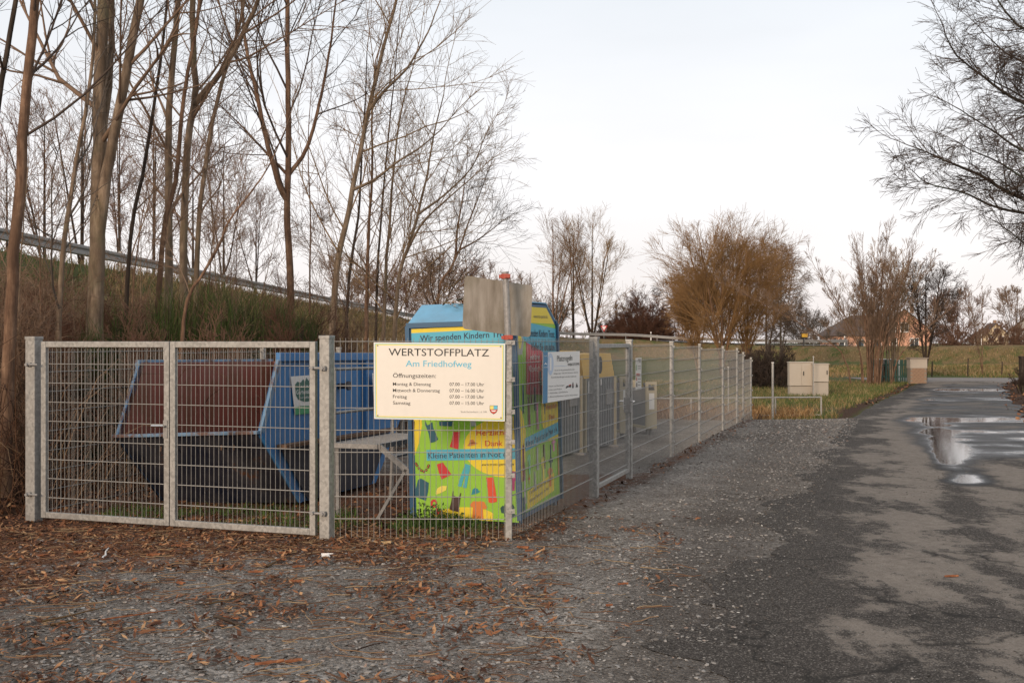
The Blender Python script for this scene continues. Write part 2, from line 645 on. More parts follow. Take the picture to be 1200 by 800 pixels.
# ---- asphalt lane
def m_asphalt():
    t = NT('worn_asphalt')
    n0 = t.noise(0.45, 6, 0.62)
    n1 = t.noise(1.5, 6, 0.65, stretch=(1.0, 0.55, 1))
    n2 = t.noise(9.0, 5, 0.7)
    v = t.n('ShaderNodeTexVoronoi')
    v.inputs['Scale'].default_value = 120.0
    t.l(t.tc.outputs['Object'], v.inputs['Vector'])
    bw = t.n('ShaderNodeRGBToBW')
    t.l(v.outputs['Color'], bw.inputs[0])
    old = t.ramp(n2, [(0.25, (0.135, 0.114, 0.097)), (0.5, (0.205, 0.176, 0.15)), (0.75, (0.27, 0.235, 0.20))])
    old = t.mix(t.ramp(bw.outputs[0], [(0.2, 0.45), (0.6, 0.0)]), old, (0.085, 0.076, 0.068))
    grit = t.ramp(bw.outputs[0], [(0.15, (0.022, 0.019, 0.017)), (0.7, (0.058, 0.051, 0.046)), (0.86, (0.14, 0.125, 0.11)), (0.97, (0.30, 0.28, 0.26))])
    f = t.math('ADD', t.attr('grit'), t.math('MULTIPLY', t.math('SUBTRACT', n1, 0.5), 2.2))
    f = t.math('ADD', f, t.math('MULTIPLY', t.math('SUBTRACT', n2, 0.5), 1.05))
    f = t.math('ADD', f, t.math('MULTIPLY', t.math('SUBTRACT', bw.outputs[0], 0.5), 0.35))
    f = t.math('ADD', f, t.math('MULTIPLY', t.math('SUBTRACT', n0, 0.5), 0.8))
    gm = t.ramp(f, [(0.45, 0.0), (0.50, 0.75), (0.55, 0.95)])
    v3 = t.n('ShaderNodeTexVoronoi')
    v3.inputs['Scale'].default_value = 42.0
    t.l(t.tc.outputs['Object'], v3.inputs['Vector'])
    bw3 = t.n('ShaderNodeRGBToBW')
    t.l(v3.outputs['Color'], bw3.inputs[0])
    chips = t.math('MULTIPLY', t.ramp(bw3.outputs[0], [(0.70, 0.0), (0.76, 1.0)]), t.ramp(v3.outputs['Distance'], [(0.25, 1.0), (0.4, 0.0)]))
    grit = t.mix(t.math('MULTIPLY', chips, 0.75), grit, (0.20, 0.18, 0.158))
    old = t.mix(t.math('MULTIPLY', chips, 0.35), old, (0.11, 0.095, 0.08))
    col = t.mix(gm, old, grit)
    # cracks
    cr = t.n('ShaderNodeTexVoronoi', feature='DISTANCE_TO_EDGE')
    cr.inputs['Scale'].default_value = 0.42
    mp = t.n('ShaderNodeMapping')
    mp.inputs['Scale'].default_value = (1.0, 0.9, 0)
    ad = t.mix(0.18, t.tc.outputs['Object'], t.tc.outputs['Object'])
    nz = t.n('ShaderNodeTexNoise')
    nz.inputs['Scale'].default_value = 1.7
    nz.inputs['Detail'].default_value = 5
    t.l(t.tc.outputs['Object'], nz.inputs['Vector'])
    wv = t.n('ShaderNodeVectorMath', operation='MULTIPLY_ADD')
    t.l(nz.outputs['Color'], wv.inputs[0])
    wv.inputs[1].default_value = (1.1, 1.1, 0)
    t.l(t.tc.outputs['Object'], wv.inputs[2])
    t.l(wv.outputs[0], mp.inputs[0])
    t.l(mp.outputs[0], cr.inputs['Vector'])
    crack = t.ramp(cr.outputs['Distance'], [(0.0, 1.0), (0.009, 0.0)])
    crack = t.math('MULTIPLY', crack, t.ramp(n1, [(0.40, 0.1), (0.54, 0.9)]))
    col = t.mix(crack, col, (0.022, 0.02, 0.018))
    # wet film and standing water
    nw = t.noise(0.8, 4, 0.5, stretch=(0.7, 1.0, 1))
    wf = t.math('ADD', t.attr('wet'), t.math('MULTIPLY', t.math('SUBTRACT', nw, 0.5), 0.75))
    wf = t.math('ADD', wf, t.math('MULTIPLY', t.math('SUBTRACT', n2, 0.5), 0.10))
    damp = t.ramp(wf, [(0.26, 0.0), (0.42, 1.0)])
    water = t.ramp(wf, [(0.54, 0.0), (0.62, 1.0)])
    col = t.mix(damp, col, t.mix(1.0, col, (0.24, 0.25, 0.28), 'MULTIPLY'))
    col = t.mix(water, col, (0.03, 0.03, 0.032))
    rough = t.ramp(wf, [(0.24, 0.9), (0.38, 0.65), (0.54, 0.5), (0.62, 0.07)])
    bh = t.math('MULTIPLY', t.math('SUBTRACT', t.math('MULTIPLY', gm, 0.6), bw.outputs[0]), t.math('SUBTRACT', 1.0, water))
    t.bump(bh, 0.55, 0.01)
    t.l(t.ramp(wf, [(0.40, 0.12), (0.53, 0.25), (0.6, 0.5)]), t.b.inputs['Specular IOR Level'])
    return t.done(col, rough, 0.0)


def road_attrs(X, Y):
    s = (X - road_left(Y)) / 4.6
    grit = 0.44 + 0.5 * np.exp(-(s / 0.17) ** 2) - 0.16 * np.exp(-((s - 0.36) / 0.16) ** 2) + 0.12 * (Y < 8)
    grit = grit + np.clip((Y - 12) / 6, 0, 1) * -0.15
    # darker mend along the middle of the lane
    grit = grit + 0.30 * np.exp(-((s - 0.42) / 0.05) ** 2) * (Y > 9) * (Y < 60)
    side = np.clip((s - 0.10) / 0.3, 0, 1)
    side = np.clip((s - 0.10 - 0.02 * np.clip(26 - Y, 0, 12)) / 0.25, 0, 1)
    wet = 0.40 * np.clip((Y - 14.5) / 3, 0, 1) * np.clip((62 - Y) / 6, 0, 1) * np.maximum(side, 0.55 * (Y > 30))
    wet = wet + 0.19 * np.exp(-((s - 0.47) / 0.08) ** 2) * np.clip((Y - 12.5) / 1.5, 0, 1) * np.clip((30 - Y) / 4, 0, 1)
    wet = wet + 0.17 * np.exp(-((Y - 21) / 3.6) ** 2) * side + 0.24 * np.exp(-((Y - 27.5) / 1.3) ** 2) * side + 0.22 * np.exp(-((Y - 40) / 2.0) ** 2) * side + 0.2 * np.exp(-((Y - 50) / 2.5) ** 2)
    wet = wet + 0.55 * np.exp(-(((s - 0.48) / 0.09) ** 2 + ((Y - 14.4) / 0.8) ** 2)) + 0.45 * np.exp(-(((s - 0.44) / 0.05) ** 2 + ((Y - 17.4) / 1.6) ** 2))
    return {'grit': np.clip(grit, 0, 1.2), 'wet': np.clip(wet, 0, 0.8)}


def road_sheet():
    ys = np.concatenate([np.linspace(1.2, 20, 190), np.linspace(20.15, 61.5, 150)])
    ss = np.linspace(0, 1, 60)
    Y = np.repeat(ys[:, None], len(ss), 1)
    jag = (vnoise(ys, ys * 0, 0.7, 8) - 0.5) * 0.55 + (vnoise(ys, ys * 0, 0.17, 9) - 0.5) * 0.22
    jag2 = (vnoise(ys, ys * 0, 1.3, 18) - 0.5) * 0.5
    jag = jag * np.clip((30 - ys) / 12, 0.25, 1)
    L = road_left(ys) + jag
    R = road_left(ys) + 4.75 + jag2
    X = L[:, None] * (1 - ss) + R[:, None] * ss
    Z = g0(X, Y) + 0.027 + 0.004 * ss[None] * (Y > 0)
    at = road_attrs(X, Y)
    idx = np.arange(X.size).reshape(X.shape)
    f = np.stack([idx[:-1, :-1], idx[:-1, 1:], idx[1:, 1:], idx[1:, :-1]], -1).reshape(-1, 4)
    me = np_mesh('asphalt_lane', np.stack([X, Y, Z], -1).reshape(-1, 3), f, at, True)
    return tag(link('asphalt_lane', me, m_asphalt()), kind='structure')
road_sheet()


# ---- cobbled crossing at the end of the lane
def m_cobble():
    t = NT('cobble_paving')
    br = t.n('ShaderNodeTexBrick')
    br.inputs['Scale'].default_value = 4.0
    br.inputs['Color1'].default_value = (0.16, 0.135, 0.125, 1)
    br.inputs['Color2'].default_value = (0.22, 0.19, 0.175, 1)
    br.inputs['Mortar'].default_value = (0.07, 0.06, 0.05, 1)
    t.l(t.tc.outputs['Object'], br.inputs['Vector'])
    n = t.noise(0.8, 4)
    col = t.mix(t.ramp(n, [(0.4, 0.0), (0.7, 0.5)]), br.outputs['Color'], (0.13, 0.11, 0.09))
    return t.done(col, 0.8)
mb = MB()
cx = np.linspace(21.0, 50, 30)
for a, b in zip(cx[:-1], cx[1:]):
    q = [(a, 60.2, 0), (b, 60.2, 0), (b, 68.0, 0), (a, 68.0, 0)]
    mb.poly([(x, y + (x - 22) * -0.12, float(g0(x, y)) + 0.028) for x, y, _ in q])
tag(mb.build('cobbled_crossing', m_cobble()), kind='structure')


# ---- raised road
def m_highway():
    t = NT('highway_asphalt')
    n = t.noise(1.5, 5)
    return t.done(t.ramp(n, [(0.3, (0.10, 0.098, 0.098)), (0.7, (0.15, 0.147, 0.145))]), 0.75)
def strip(name, o0, o1, dz, mat, step=1, i0=0, i1=None):
    P = CENT[i0:i1:step]
    N = _nrm[i0:i1:step]
    a = np.column_stack([P[:, :2] + N * o0, P[:, 2] + dz])
    b = np.column_stack([P[:, :2] + N * o1, P[:, 2] + dz])
    n = len(P)
    v = np.vstack([a, b])
    i = np.arange(n - 1)
    f = np.stack([i, i + 1, n + i + 1, n + i], 1)
    return tag(link(name, np_mesh(name, v, f), mat), kind='structure')
strip('raised_road', -3.25, 3.25, 0.10, m_highway())
strip('edge_marking', -3.05, -2.9, 0.106, paint('road_line_white', (0.72, 0.71, 0.68), 0.7))
# ================================================================ fences and gates
_wire_cache = {}


def wire_mesh(L, r, n=5):
    k = (round(L, 3), r, n)
    if k not in _wire_cache:
        b = MB()
        b.tube((0, 0, 0), (0, 0, L), r, r, n)
        me = b.mesh('wire')
        me.materials.append(M['wire'])
        _wire_cache[k] = me
    return _wire_cache[k]


def panel(root, A, B, ztop, zbot, single=True, step=0.2, vstep=0.05, rows_from_top=0.03, r=0.0025):
    """double-wire mesh between A and B: upright wires in the plane, a pair of cross wires at each row"""
    A, B = Vector((A[0], A[1], 0)), Vector((B[0], B[1], 0))
    d = (B - A)
    L = d.length
    d.normalize()
    nrm = Vector((d.y, -d.x, 0))
    n = max(2, int(L / vstep))
    org = ORG[root.name]
    rows = []
    z = ztop - rows_from_top
    while z > zbot + 0.01:
        rows.append(z)
        z -= step
    if single:
        me = wire_mesh(ztop - zbot, r)
        for i in range(n + 1):
            p = A + d * (L * i / n)
            o = bpy.data.objects.new('upright_wire', me)
            COL.objects.link(o)
            o.parent = root
            lean = random.uniform(-0.0015, 0.0015)
            o.location = Vector((p.x, p.y, zbot)) - org + d * lean
        hm = wire_mesh(L, 0.0036)
        q = d.to_track_quat('Z', 'Y')
        for z in rows:
            for s in (-1, 1):
                o = bpy.data.objects.new('cross_wire', hm)
                COL.objects.link(o)
                o.parent = root
                o.rotation_mode = 'QUATERNION'
                o.rotation_quaternion = q
                o.location = Vector((A.x, A.y, z)) + nrm * s * (0.0036 + r) - org
    else:
        b = MB()
        for i in range(n + 1):
            p = A + d * (L * i / n)
            b.tube((p.x, p.y, zbot), (p.x, p.y, ztop), r * .8, r * .8, 4, False)
        o = b.build('upright_wires', M['wire'], root)
        o['kind'] = 'stuff'
        b = MB()
        hm = wire_mesh(L, 0.0036)
        q = d.to_track_quat('Z', 'Y')
        for z in rows:
            for s in (-1, 1):
                o = bpy.data.objects.new('cross_wire', hm)
                COL.objects.link(o)
                o.parent = root
                o.rotation_mode = 'QUATERNION'
                o.rotation_quaternion = q
                o.location = Vector((A.x, A.y, z)) + nrm * s * (0.0036 + r) - org


def sq_post(root, p, w, z0, z1, d, name='post', cap=True, dd=None):
    """square tube post, faces along d, with a folded cap"""
    d = Vector(d).normalized()
    s = Vector((d.y, -d.x, 0))
    b = MB().box((p[0], p[1], (z0 + z1) / 2), (w, dd or w, z1 - z0), d, s)
    o = b.build(name, M['galv'], root, bevel=0.006)
    if cap:
        c = MB().box((p[0], p[1], z1 + 0.004), (w + 0.01, (dd or w) + 0.01, 0.03), d, s)
        c.build('post_cap', M['galv'], o, bevel=0.004)
    return o


GA = Vector((-4.79, 10.75, 0))      # left gate post
GB = Vector((-1.675, 9.70, 0))      # right gate post
GD = (GB - GA).normalized()
GN = Vector((GD.y, -GD.x, 0))       # towards the camera
if GN.y > 0: GN = -GN


# ---- double gate
gp = empty('gate_post', (GA.x, GA.y, 0), 'thick galvanised post carrying the left leaf of the double gate', 'post', 'posts of the double gate')
sq_post(gp, GA, 0.115, -0.1, 1.83, GD)
for z in (1.57, 0.28):
    b = MB()
    b.tube(Vector((GA.x, GA.y, z)) + GN * 0.085 - GD * 0.02, Vector((GA.x, GA.y, z)) + GN * 0.085 + GD * 0.12, 0.011, n=8)
    b.box(Vector((GA.x, GA.y, z)) + GN * 0.066 - GD * 0.0, (0.05, 0.03, 0.04), GD, GN)
    b.tube(Vector((GA.x, GA.y, z)) + GN * 0.05, Vector((GA.x, GA.y, z)) + GN * 0.115, 0.016, n=6)
    b.build('hinge', M['galv_dark'], gp)


def gate_leaf(name, label, a0, a1, mirror, handle):
    """leaf between distances a0 and a1 along the gate line"""
    P0, P1 = GA + GD * a0, GA + GD * a1
    root = empty(name, (P0.x, P0.y, 0.0), label, 'gate', 'leaves of the double mesh gate')
    zb, zt, w = 0.045, 1.80, 0.058
    W = a1 - a0
    for k, a in ((0, a0 + w / 2), (1, a1 - w / 2)):
        c = GA + GD * a
        ww = w
        MB().box((c.x, c.y, (zb + zt) / 2), (ww, 0.05, zt - zb), GD, GN).build('stile', M['galv'], root, bevel=0.005)
    for z in (zb + w / 2, zt - w / 2):
        c = GA + GD * (a0 + a1) / 2
        MB().box((c.x, c.y, z), (W - 2 * w - 0.001, 0.046, w), GD, GN).build('rail', M['galv'], root, bevel=0.005)
    q0, q1 = GA + GD * (a0 + w + 0.012), GA + GD * (a1 - w - 0.012)
    panel(root, q0, q1, zt - w, zb + w, True, 0.19, 0.05, 0.165)
    if handle:
        c = GA + GD * (a1 - 0.035) + GN * 0.028
        b = MB()
        b.box((c.x, c.y, 0.965), (0.045, 0.012, 0.17), GD, GN)
        b.build('lock_plate', M['galv_dark'], root)
        b = MB()
        b.tube(Vector((c.x, c.y, 1.0)), Vector((c.x, c.y, 1.0)) + GN * 0.05, 0.011, n=8)
        b.tube(Vector((c.x, c.y, 1.0)) + GN * 0.045 + GD * 0.012, Vector((c.x, c.y, 0.997)) + GN * 0.045 - GD * 0.125, 0.0105, n=8)
        b.build('handle', M['chrome'], root)
    return root


GL = (GB - GA).length
gate_leaf('mesh_gate_leaf', 'left galvanised wire mesh gate leaf with lever handle', 0.105, 1.615, False, True)
gate_leaf('mesh_gate_leaf', 'right galvanised wire mesh gate leaf in front of the skip', 1.625, GL - 0.105, True, False)

gp2 = empty('gate_post', (GB.x, GB.y, 0), 'galvanised gate post between the right gate leaf and the big sign', 'post', 'posts of the double gate')
sq_post(gp2, GB, 0.10, -0.1, 1.835, GD)
for z in (1.56, 0.255):
    c = Vector((GB.x, GB.y, z)) + GN * 0.075
    b = MB()
    b.tube(c - GD * 0.135, c + GD * 0.03, 0.011, n=8)
    b.box(c - GD * 0.0, (0.05, 0.028, 0.04), GD, GN)
    b.tube(c - GN * 0.02, c + GN * 0.03, 0.017, n=6)
    b.tube(c - GD * 0.10 - GN * 0.02, c - GD * 0.10 + GN * 0.03, 0.016, n=6)
    b.build('hinge', M['galv_dark'], gp2)

# ---- front fence panel with corner post
PD = Vector((FC.x - GB.x, FC.y - GB.y, 0)).normalized()
ff = empty('mesh_fence', (GB.x + 0.8, 9.68, 0), 'short wire mesh fence panel carrying the big opening hours sign', 'fence', 'wire mesh fences of the yard')
panel(ff, GB + PD * 0.07, FC - PD * 0.04, 1.83, 0.02, True, 0.2, 0.05, 0.03)
# corner post
cp = sq_post(ff, FC, 0.06, -0.1, 1.81, PD, cap=False)
for z in (1.79, 1.46, 1.17, 0.90, 0.60, 0.28):
    b = MB().box((FC.x + 0.018, FC.y - 0.042, z), (0.075, 0.026, 0.04))
    b.tube((FC.x + 0.018, FC.y - 0.05, z), (FC.x + 0.018, FC.y - 0.068, z), 0.009, n=6)
    b.build('clamp', M['galv'], cp)

# ---- long side fence with pedestrian gate
sf = empty('mesh_fence', (FC.x + 0.5, FC.y + 1.5, 0), 'long wire mesh side fence running along the gravel beside the lane', 'fence', 'wire mesh fences of the yard')


def fpt(y): return Vector((fence_x(y), y, 0))


Y1, Y2 = 12.64, 14.47
panel(sf, fpt(9.66) + V * 0.05, fpt(Y1) - V * 0.07, 1.83, 0.02, True)
seg = [(Y2, 17.54, 1.765), (17.54, 20.4, 1.72), (20.4, 23.6, 1.66), (23.6, 26.1, 1.60), (26.1, 27.35, 1.49), (27.35, 29.1, 1.33)]
for k, (a, b_, zt) in enumerate(seg):
    zb = zt - 1.80
    panel(sf, fpt(a) + V * 0.06, fpt(b_) - V * 0.02, zt, zb, False)
    p = fpt(b_)
    sq_post(sf, p, 0.06, zb - 0.15, zt + 0.02, V, dd=0.045 if k else 0.06)
    for zz in (zt - 0.05, zt - 0.45, zt - 0.85, zt - 1.25, zt - 1.6):
        c = p + U * 0.035
        MB().box((c.x, c.y, zz), (0.05, 0.03, 0.035), V, U).build('clamp', M['galv'], sf)

# pedestrian gate
pg = empty('pedestrian_gate', (fpt(Y1).x, Y1, 0), 'narrow galvanised pedestrian gate with handle in the side fence', 'gate')
sq_post(pg, fpt(Y1), 0.10, -0.15, 1.835, V)
sq_post(pg, fpt(Y2), 0.08, -0.15, 1.81, V)
q0, q1 = fpt(Y1) + V * 0.085, fpt(Y2) - V * 0.075
for c in (q0 + V * 0.025, q1 - V * 0.025):
    MB().box((c.x, c.y, 0.91), (0.05, 0.045, 1.72), V, U).build('stile', M['galv'], pg, bevel=0.004)
for z in (0.075, 1.745):
    c = (q0 + q1) / 2
    MB().box((c.x, c.y, z), ((q1 - q0).length - 0.102, 0.042, 0.05), V, U).build('rail', M['galv'], pg, bevel=0.004)
panel(pg, q0 + V * 0.06, q1 - V * 0.06, 1.72, 0.10, True, 0.2, 0.05, 0.16)
c = q1 - V * 0.03
b = MB().box((c.x, c.y, 0.95) , (0.06, 0.09, 0.2), V, U)
b.build('lock_box', M['galv_dark'], pg)
b = MB()
for s in (-1, 1):
    h = Vector((c.x, c.y, 1.0)) + U * s * 0.045
    b.tube(h, h + U * s * 0.05, 0.011, n=8)
    b.tube(h + U * s * 0.045, h + U * s * 0.045 - V * 0.13, 0.011, n=8)
b.build('handle', M['chrome'], pg)
for z in (0.3, 1.5):
    c = fpt(Y1) + V * 0.07 + U * 0.03
    MB().tube((c.x, c.y, z - 0.05), (c.x, c.y, z + 0.05), 0.016, n=8).build('hinge', M['galv_dark'], pg)

# ---- rear fence on the bank side, seen through the gate
lf = empty('mesh_fence', (GA.x + 0.6, GA.y + 1.9, 0), 'wire mesh fence running back along the wooded bank behind the skip', 'fence', 'wire mesh fences of the yard')


def lpt(y): return Vector((-4.79 + (y - 10.75) * 0.335, y, 0))


ly = [10.75, 12.77, 14.79, 16.9, 19.2, 21.5]
for k, (a, b_) in enumerate(zip(ly[:-1], ly[1:])):
    zt = 1.72 - 0.03 * k
    panel(lf, lpt(a) + V * 0.08, lpt(b_), zt, zt - 1.72, False)
    sq_post(lf, lpt(b_), 0.06, -0.25, zt + 0.03, V)

# ================================================================ lettering
def text_mesh(s, bold=0.0, spacing=1.0):
    cu = bpy.data.curves.new('lettering', 'FONT')
    cu.body = s
    cu.size = 1.0
    cu.offset = bold
    cu.space_character = spacing
    cu.resolution_u = 3
    o = bpy.data.objects.new('tmp_text', cu)
    COL.objects.link(o)
    dg = bpy.context.evaluated_depsgraph_get()
    me = bpy.data.meshes.new_from_object(o.evaluated_get(dg))
    bpy.data.objects.remove(o)
    bpy.data.curves.remove(cu)
    co = np.empty(len(me.vertices) * 3, dtype=np.float32)
    me.vertices.foreach_get('co', co)
    return me, co.reshape(-1, 3)


def lettering(s, p0, p1, hpx, O, N, mat, parent, off=0.002, bold=0.0, cap=0.70, spacing=1.0, name='lettering'):
    """write s on a plane: p0, p1 photo pixels of the ends of its baseline, hpx capital height in pixels"""
    me, co = text_mesh(s, bold, spacing)
    a, b_ = onplane(*p0, O, N, off), onplane(*p1, O, N, off)
    top = onplane(p0[0], p0[1] - hpx, O, N, off)
    u = (b_ - a)
    w = u.length
    u.normalize()
    up = (top - a)
    h = up.length
    up.normalize()
    x0, x1 = co[:, 0].min(), co[:, 0].max()
    sx = w / (x1 - x0)
    sy = h / cap
    org = ORG[parent.name]
    v = np.array(a - org)[None] + np.outer((co[:, 0] - x0) * sx, np.array(u)) + np.outer(co[:, 1] * sy, np.array(up))
    me.vertices.foreach_set('co', v.astype(np.float32).ravel())
    me.update()
    me.materials.clear()
    me.materials.append(mat)
    return link(name, me, None, parent)


def decal(pts, O, N, mat, parent, off=0.0015, name='print'):
    """a flat printed shape on a plane, from photo pixels"""
    mb = MB().poly([onplane(x, y, O, N, off) for x, y in pts])
    return mb.build(name, mat, parent)


def ell(cx, cy, rx, ry, n=28, a0=0, a1=360, rot=0):
    out = []
    cr, sr = math.cos(math.radians(rot)), math.sin(math.radians(rot))
    for i in range(n):
        t = math.radians(a0 + (a1 - a0) * i / (n - (0 if a1 - a0 == 360 else 1)))
        x, y = rx * math.cos(t), ry * math.sin(t)
        out.append((cx + x * cr - y * sr, cy + x * sr + y * cr))
    return out


# ================================================================ signs
SN = Vector((0, -1, 0))
SO = Vector((0, 9.60, 0))
ws = empty('information_sign', onplane(515, 491, SO, SN), 'cream sign reading WERTSTOFFPLATZ with opening hours on the fence', 'sign')
cor = [(438, 400), (592, 401.5), (591.5, 492.5), (438.5, 489.5)]
b = MB().prism([onplane(x, y, SO, SN) for x, y in reversed(cor)], (0, 0.006, 0))
b.build('board', M['white'], ws)
def inset(c, d):
    (x0, y0), (x1, y1), (x2, y2), (x3, y3) = c
    return [(x0 + d, y0 + d), (x1 - d, y1 + d), (x2 - d, y2 - d), (x3 + d, y3 - d)]
decal(inset(cor, 1.3), SO, SN, M['sign_teal'], ws, 0.0010, 'border')
decal(inset(cor, 2.2), SO, SN, M['sign_yellow'], ws, 0.0018, 'border')
decal(inset(cor, 3.4), SO, SN, M['cream'], ws, 0.0026, 'face')
L_ = lambda s, p0, p1, h, m='ink', **k: lettering(s, p0, p1, h, SO, SN, M[m], ws, 0.0036, **k)
L_('WERTSTOFFPLATZ', (455.5, 415.6), (573.0, 416.4), 8.6, bold=0.004)
L_('Am Friedhofweg', (475.5, 428.2), (552.5, 428.9), 7.2, 'ink_cyan', bold=0.006)
L_('Öffnungszeiten:', (460.5, 441.2), (511.0, 441.6), 5.0, bold=0.004)
for s, t_, y, w in (('Montag & Dienstag', '07.00 – 17.00 Uhr', 450.6, 505), ('Mittwoch & Donnerstag', '07.00 – 16.00 Uhr', 458.0, 515.5),
                    ('Freitag', '07.00 – 17.00 Uhr', 465.2, 476.8), ('Samstag', '07.00 – 15.00 Uhr', 472.6, 481.0)):
    L_(s, (460.5, y), (w, y + 0.3), 3.9, bold=0.004)
    L_(t_, (526.8, y + 0.3), (567.3, y + 0.6), 3.9, bold=0.004)
L_('Stadt Eschenbach i. d. OPf.', (540, 482.2), (571, 482.4), 1.9, 'ink_grey')
# coat of arms
sh = [(573.8, 473.8), (583.2, 473.9), (583.0, 479.8), (581.6, 482.2), (578.4, 484.2), (575.2, 482.1), (573.9, 479.7)]
decal(sh, SO, SN, M['ink'], ws, 0.0032, 'crest')
decal([(574.3, 474.3), (578.4, 474.3), (578.4, 478.4), (574.3, 478.4)], SO, SN, M['sign_yellow'], ws, 0.0038, 'crest')
decal([(578.6, 474.3), (582.8, 474.3), (582.8, 478.4), (578.6, 478.4)], SO, SN, M['ink_cyan'], ws, 0.0038, 'crest')
decal([(574.3, 478.6), (582.7, 478.6), (582.5, 479.8), (581.2, 481.9), (578.4, 483.7), (575.6, 481.8), (574.4, 479.7)], SO, SN, M['ink_red'], ws, 0.0038, 'crest')
decal([(575.2, 479.5), (581.8, 479.5), (580.0, 481.2), (577.0, 481.2)], SO, SN, M['ink_white'], ws, 0.0044, 'crest')
for x, y in ((442.5, 403.8), (586.5, 404.8), (587, 488.2), (442.5, 485.6)):
    p = onplane(x, y, SO, SN)
    MB().tube(p, p + SN * 0.007, 0.007, n=8).build('screw', M['galv_dark'], ws)

# ---- back of a street sign on its pole, fixed to the corner post
def m_signback():
    t = NT('weathered_aluminium')
    a = t.noise(9.0, 6, 0.65, stretch=(1, 1, 0.12))
    g = t.noise(3.5, 5, 0.6, stretch=(1, 1, 0.5))
    col = t.ramp(a, [(0.30, (0.20, 0.165, 0.125)), (0.48, (0.33, 0.285, 0.235)), (0.70, (0.45, 0.40, 0.34))])
    col = t.mix(t.ramp(g, [(0.48, 0.0), (0.68, 0.7)]), col, (0.15, 0.122, 0.07))
    return t.done(col, 0.6, 0.15)
M['signback'] = m_signback()
bp = empty('street_sign', (FC.x, FC.y, 0), 'blank weathered back of a street sign with red pole caps', 'sign')
PT, PB = Vector((-0.060, 9.66, 2.415)), Vector((-0.035, 9.66, 1.815))
MB().tube(PB, PT, 0.030, n=14).build('pole', M['galv_dark'], bp)
# plate: rounded rectangle, slightly rolled
def rr(w, h, r, n=5):
    out = []
    for cx_, cz, a in ((w / 2 - r, h / 2 - r, 0), (-w / 2 + r, h / 2 - r, 90), (-w / 2 + r, -h / 2 + r, 180), (w / 2 - r, -h / 2 + r, 270)):
        for i in range(n + 1):
            t = math.radians(a + 90 * i / n)
            out.append((cx_ + r * math.cos(t), cz + r * math.sin(t)))
    return out
tl, tr, br_, bl = pix(544.5, 321, 9.62), pix(624, 333.5, 9.90), pix(622, 394, 9.90), pix(541.5, 384.5, 9.62)
cen = (tl + tr + br_ + bl) / 4
pu = ((tr + br_) / 2 - (tl + bl) / 2)
pw = pu.length
pu.normalize()
pv = ((tl + tr) / 2 - (bl + br_) / 2)
phh = pv.length
pv.normalize()
pn = pu.cross(pv).normalized()
if pn.y > 0: pn = -pn
cen = cen + Vector((0, 0.045, 0))
MB().prism([cen + pu * x + pv * z for x, z in rr(pw, phh, 0.035)], pn * -0.003).build('plate', M['signback'], bp)
for k, z in enumerate((2.385, 1.835)):
    p = PT.lerp(PB, (2.415 - z) / 0.6)
    b = MB()
    b.tube((p.x, p.y, z - 0.022), (p.x, p.y, z + 0.022), 0.041, n=14)
    b.box((p.x + 0.02, p.y - 0.04, z), (0.05, 0.03, 0.036))
    b.box((p.x - 0.045, p.y + 0.005, z), (0.03, 0.05, 0.03))
    b.tube((p.x + 0.025, p.y - 0.05, z), (p.x + 0.025, p.y - 0.064, z), 0.021, n=6)
    b.build('clamp', M['red_plastic'], bp, bevel=0.003)
MB().tube(PT, PT + Vector((-0.001, 0, 0.012)), 0.034, n=14).build('pole_cap', M['galv_dark'], bp)

# ---- white rules sign on the side fence
FO = FC + U * 0.03
FN = U
pr = empty('rules_sign', onplane(658, 468, FO, FN), 'white Platzregeln sign with a blue left strip on the side fence', 'sign')
M['pr_blue'] = paint('blue_sign_strip', (0.055, 0.20, 0.36), 0.5, 0.06)
M['pr_pale'] = paint('pale_blue_print', (0.45, 0.53, 0.66), 0.55, 0.04)
pc = [(636.5, 411.6), (679.6, 410.2), (679.0, 464.5), (636.0, 471.8)]
b = MB().prism([onplane(x, y, FO, FN) for x, y in pc], U * -0.005)
b.build('board', M['white'], pr)
decal([(636.5, 411.6), (641.9, 411.4), (641.5, 470.8), (636.0, 471.8)], FO, FN, M['pr_blue'], pr, 0.0015, 'blue_strip')
decal(ell(645.0, 425.5, 3.6, 13.0, 24), FO, FN, M['pr_pale'], pr, 0.0015, 'print')
decal([(644, 418), (646, 418), (646, 433), (644, 433)], FO, FN, M['white'], pr, 0.0025, 'print')
K_ = lambda s, p0, p1, h, m='ink_grey', **k: lettering(s, p0, p1, h, FO, FN, M[m], pr, 0.0035, **k)
K_('Platzregeln', (652.5, 422.3), (670.5, 421.0), 6.8, 'ink_grey', bold=0.0)
decal([(649.5, 427.7), (664, 427.1), (664, 427.6), (649.5, 428.2)], FO, FN, M['pr_pale'], pr, 0.002, 'print')
K_('WERTSTOFFE', (665.0, 427.6), (678.6, 426.6), 3.0, 'ink', bold=0.006)
for s, x0, x1, y in (('Es sind nur die genannten Stoffe erlaubt', 650, 673, 433.5), ('Ablagerungen neben den Containern verboten', 648.5, 677, 437.3),
                     ('Zuwiderhandlungen werden angezeigt', 645.5, 675, 441.8)):
    K_(s, (x0, y), (x1, y - (x1 - x0) * 0.055), 1.7)
for s, x1, y in (('Papier und Kartonagen', 661, 452.3), ('Glas nach Farben', 658, 456.4), ('Altkleider und Schuhe', 665, 460.3), ('Einwurfzeiten bitte beachten', 677, 464.6)):
    K_('• ' + s, (642.4, y), (x1, y - (x1 - 642) * 0.08), 1.6)
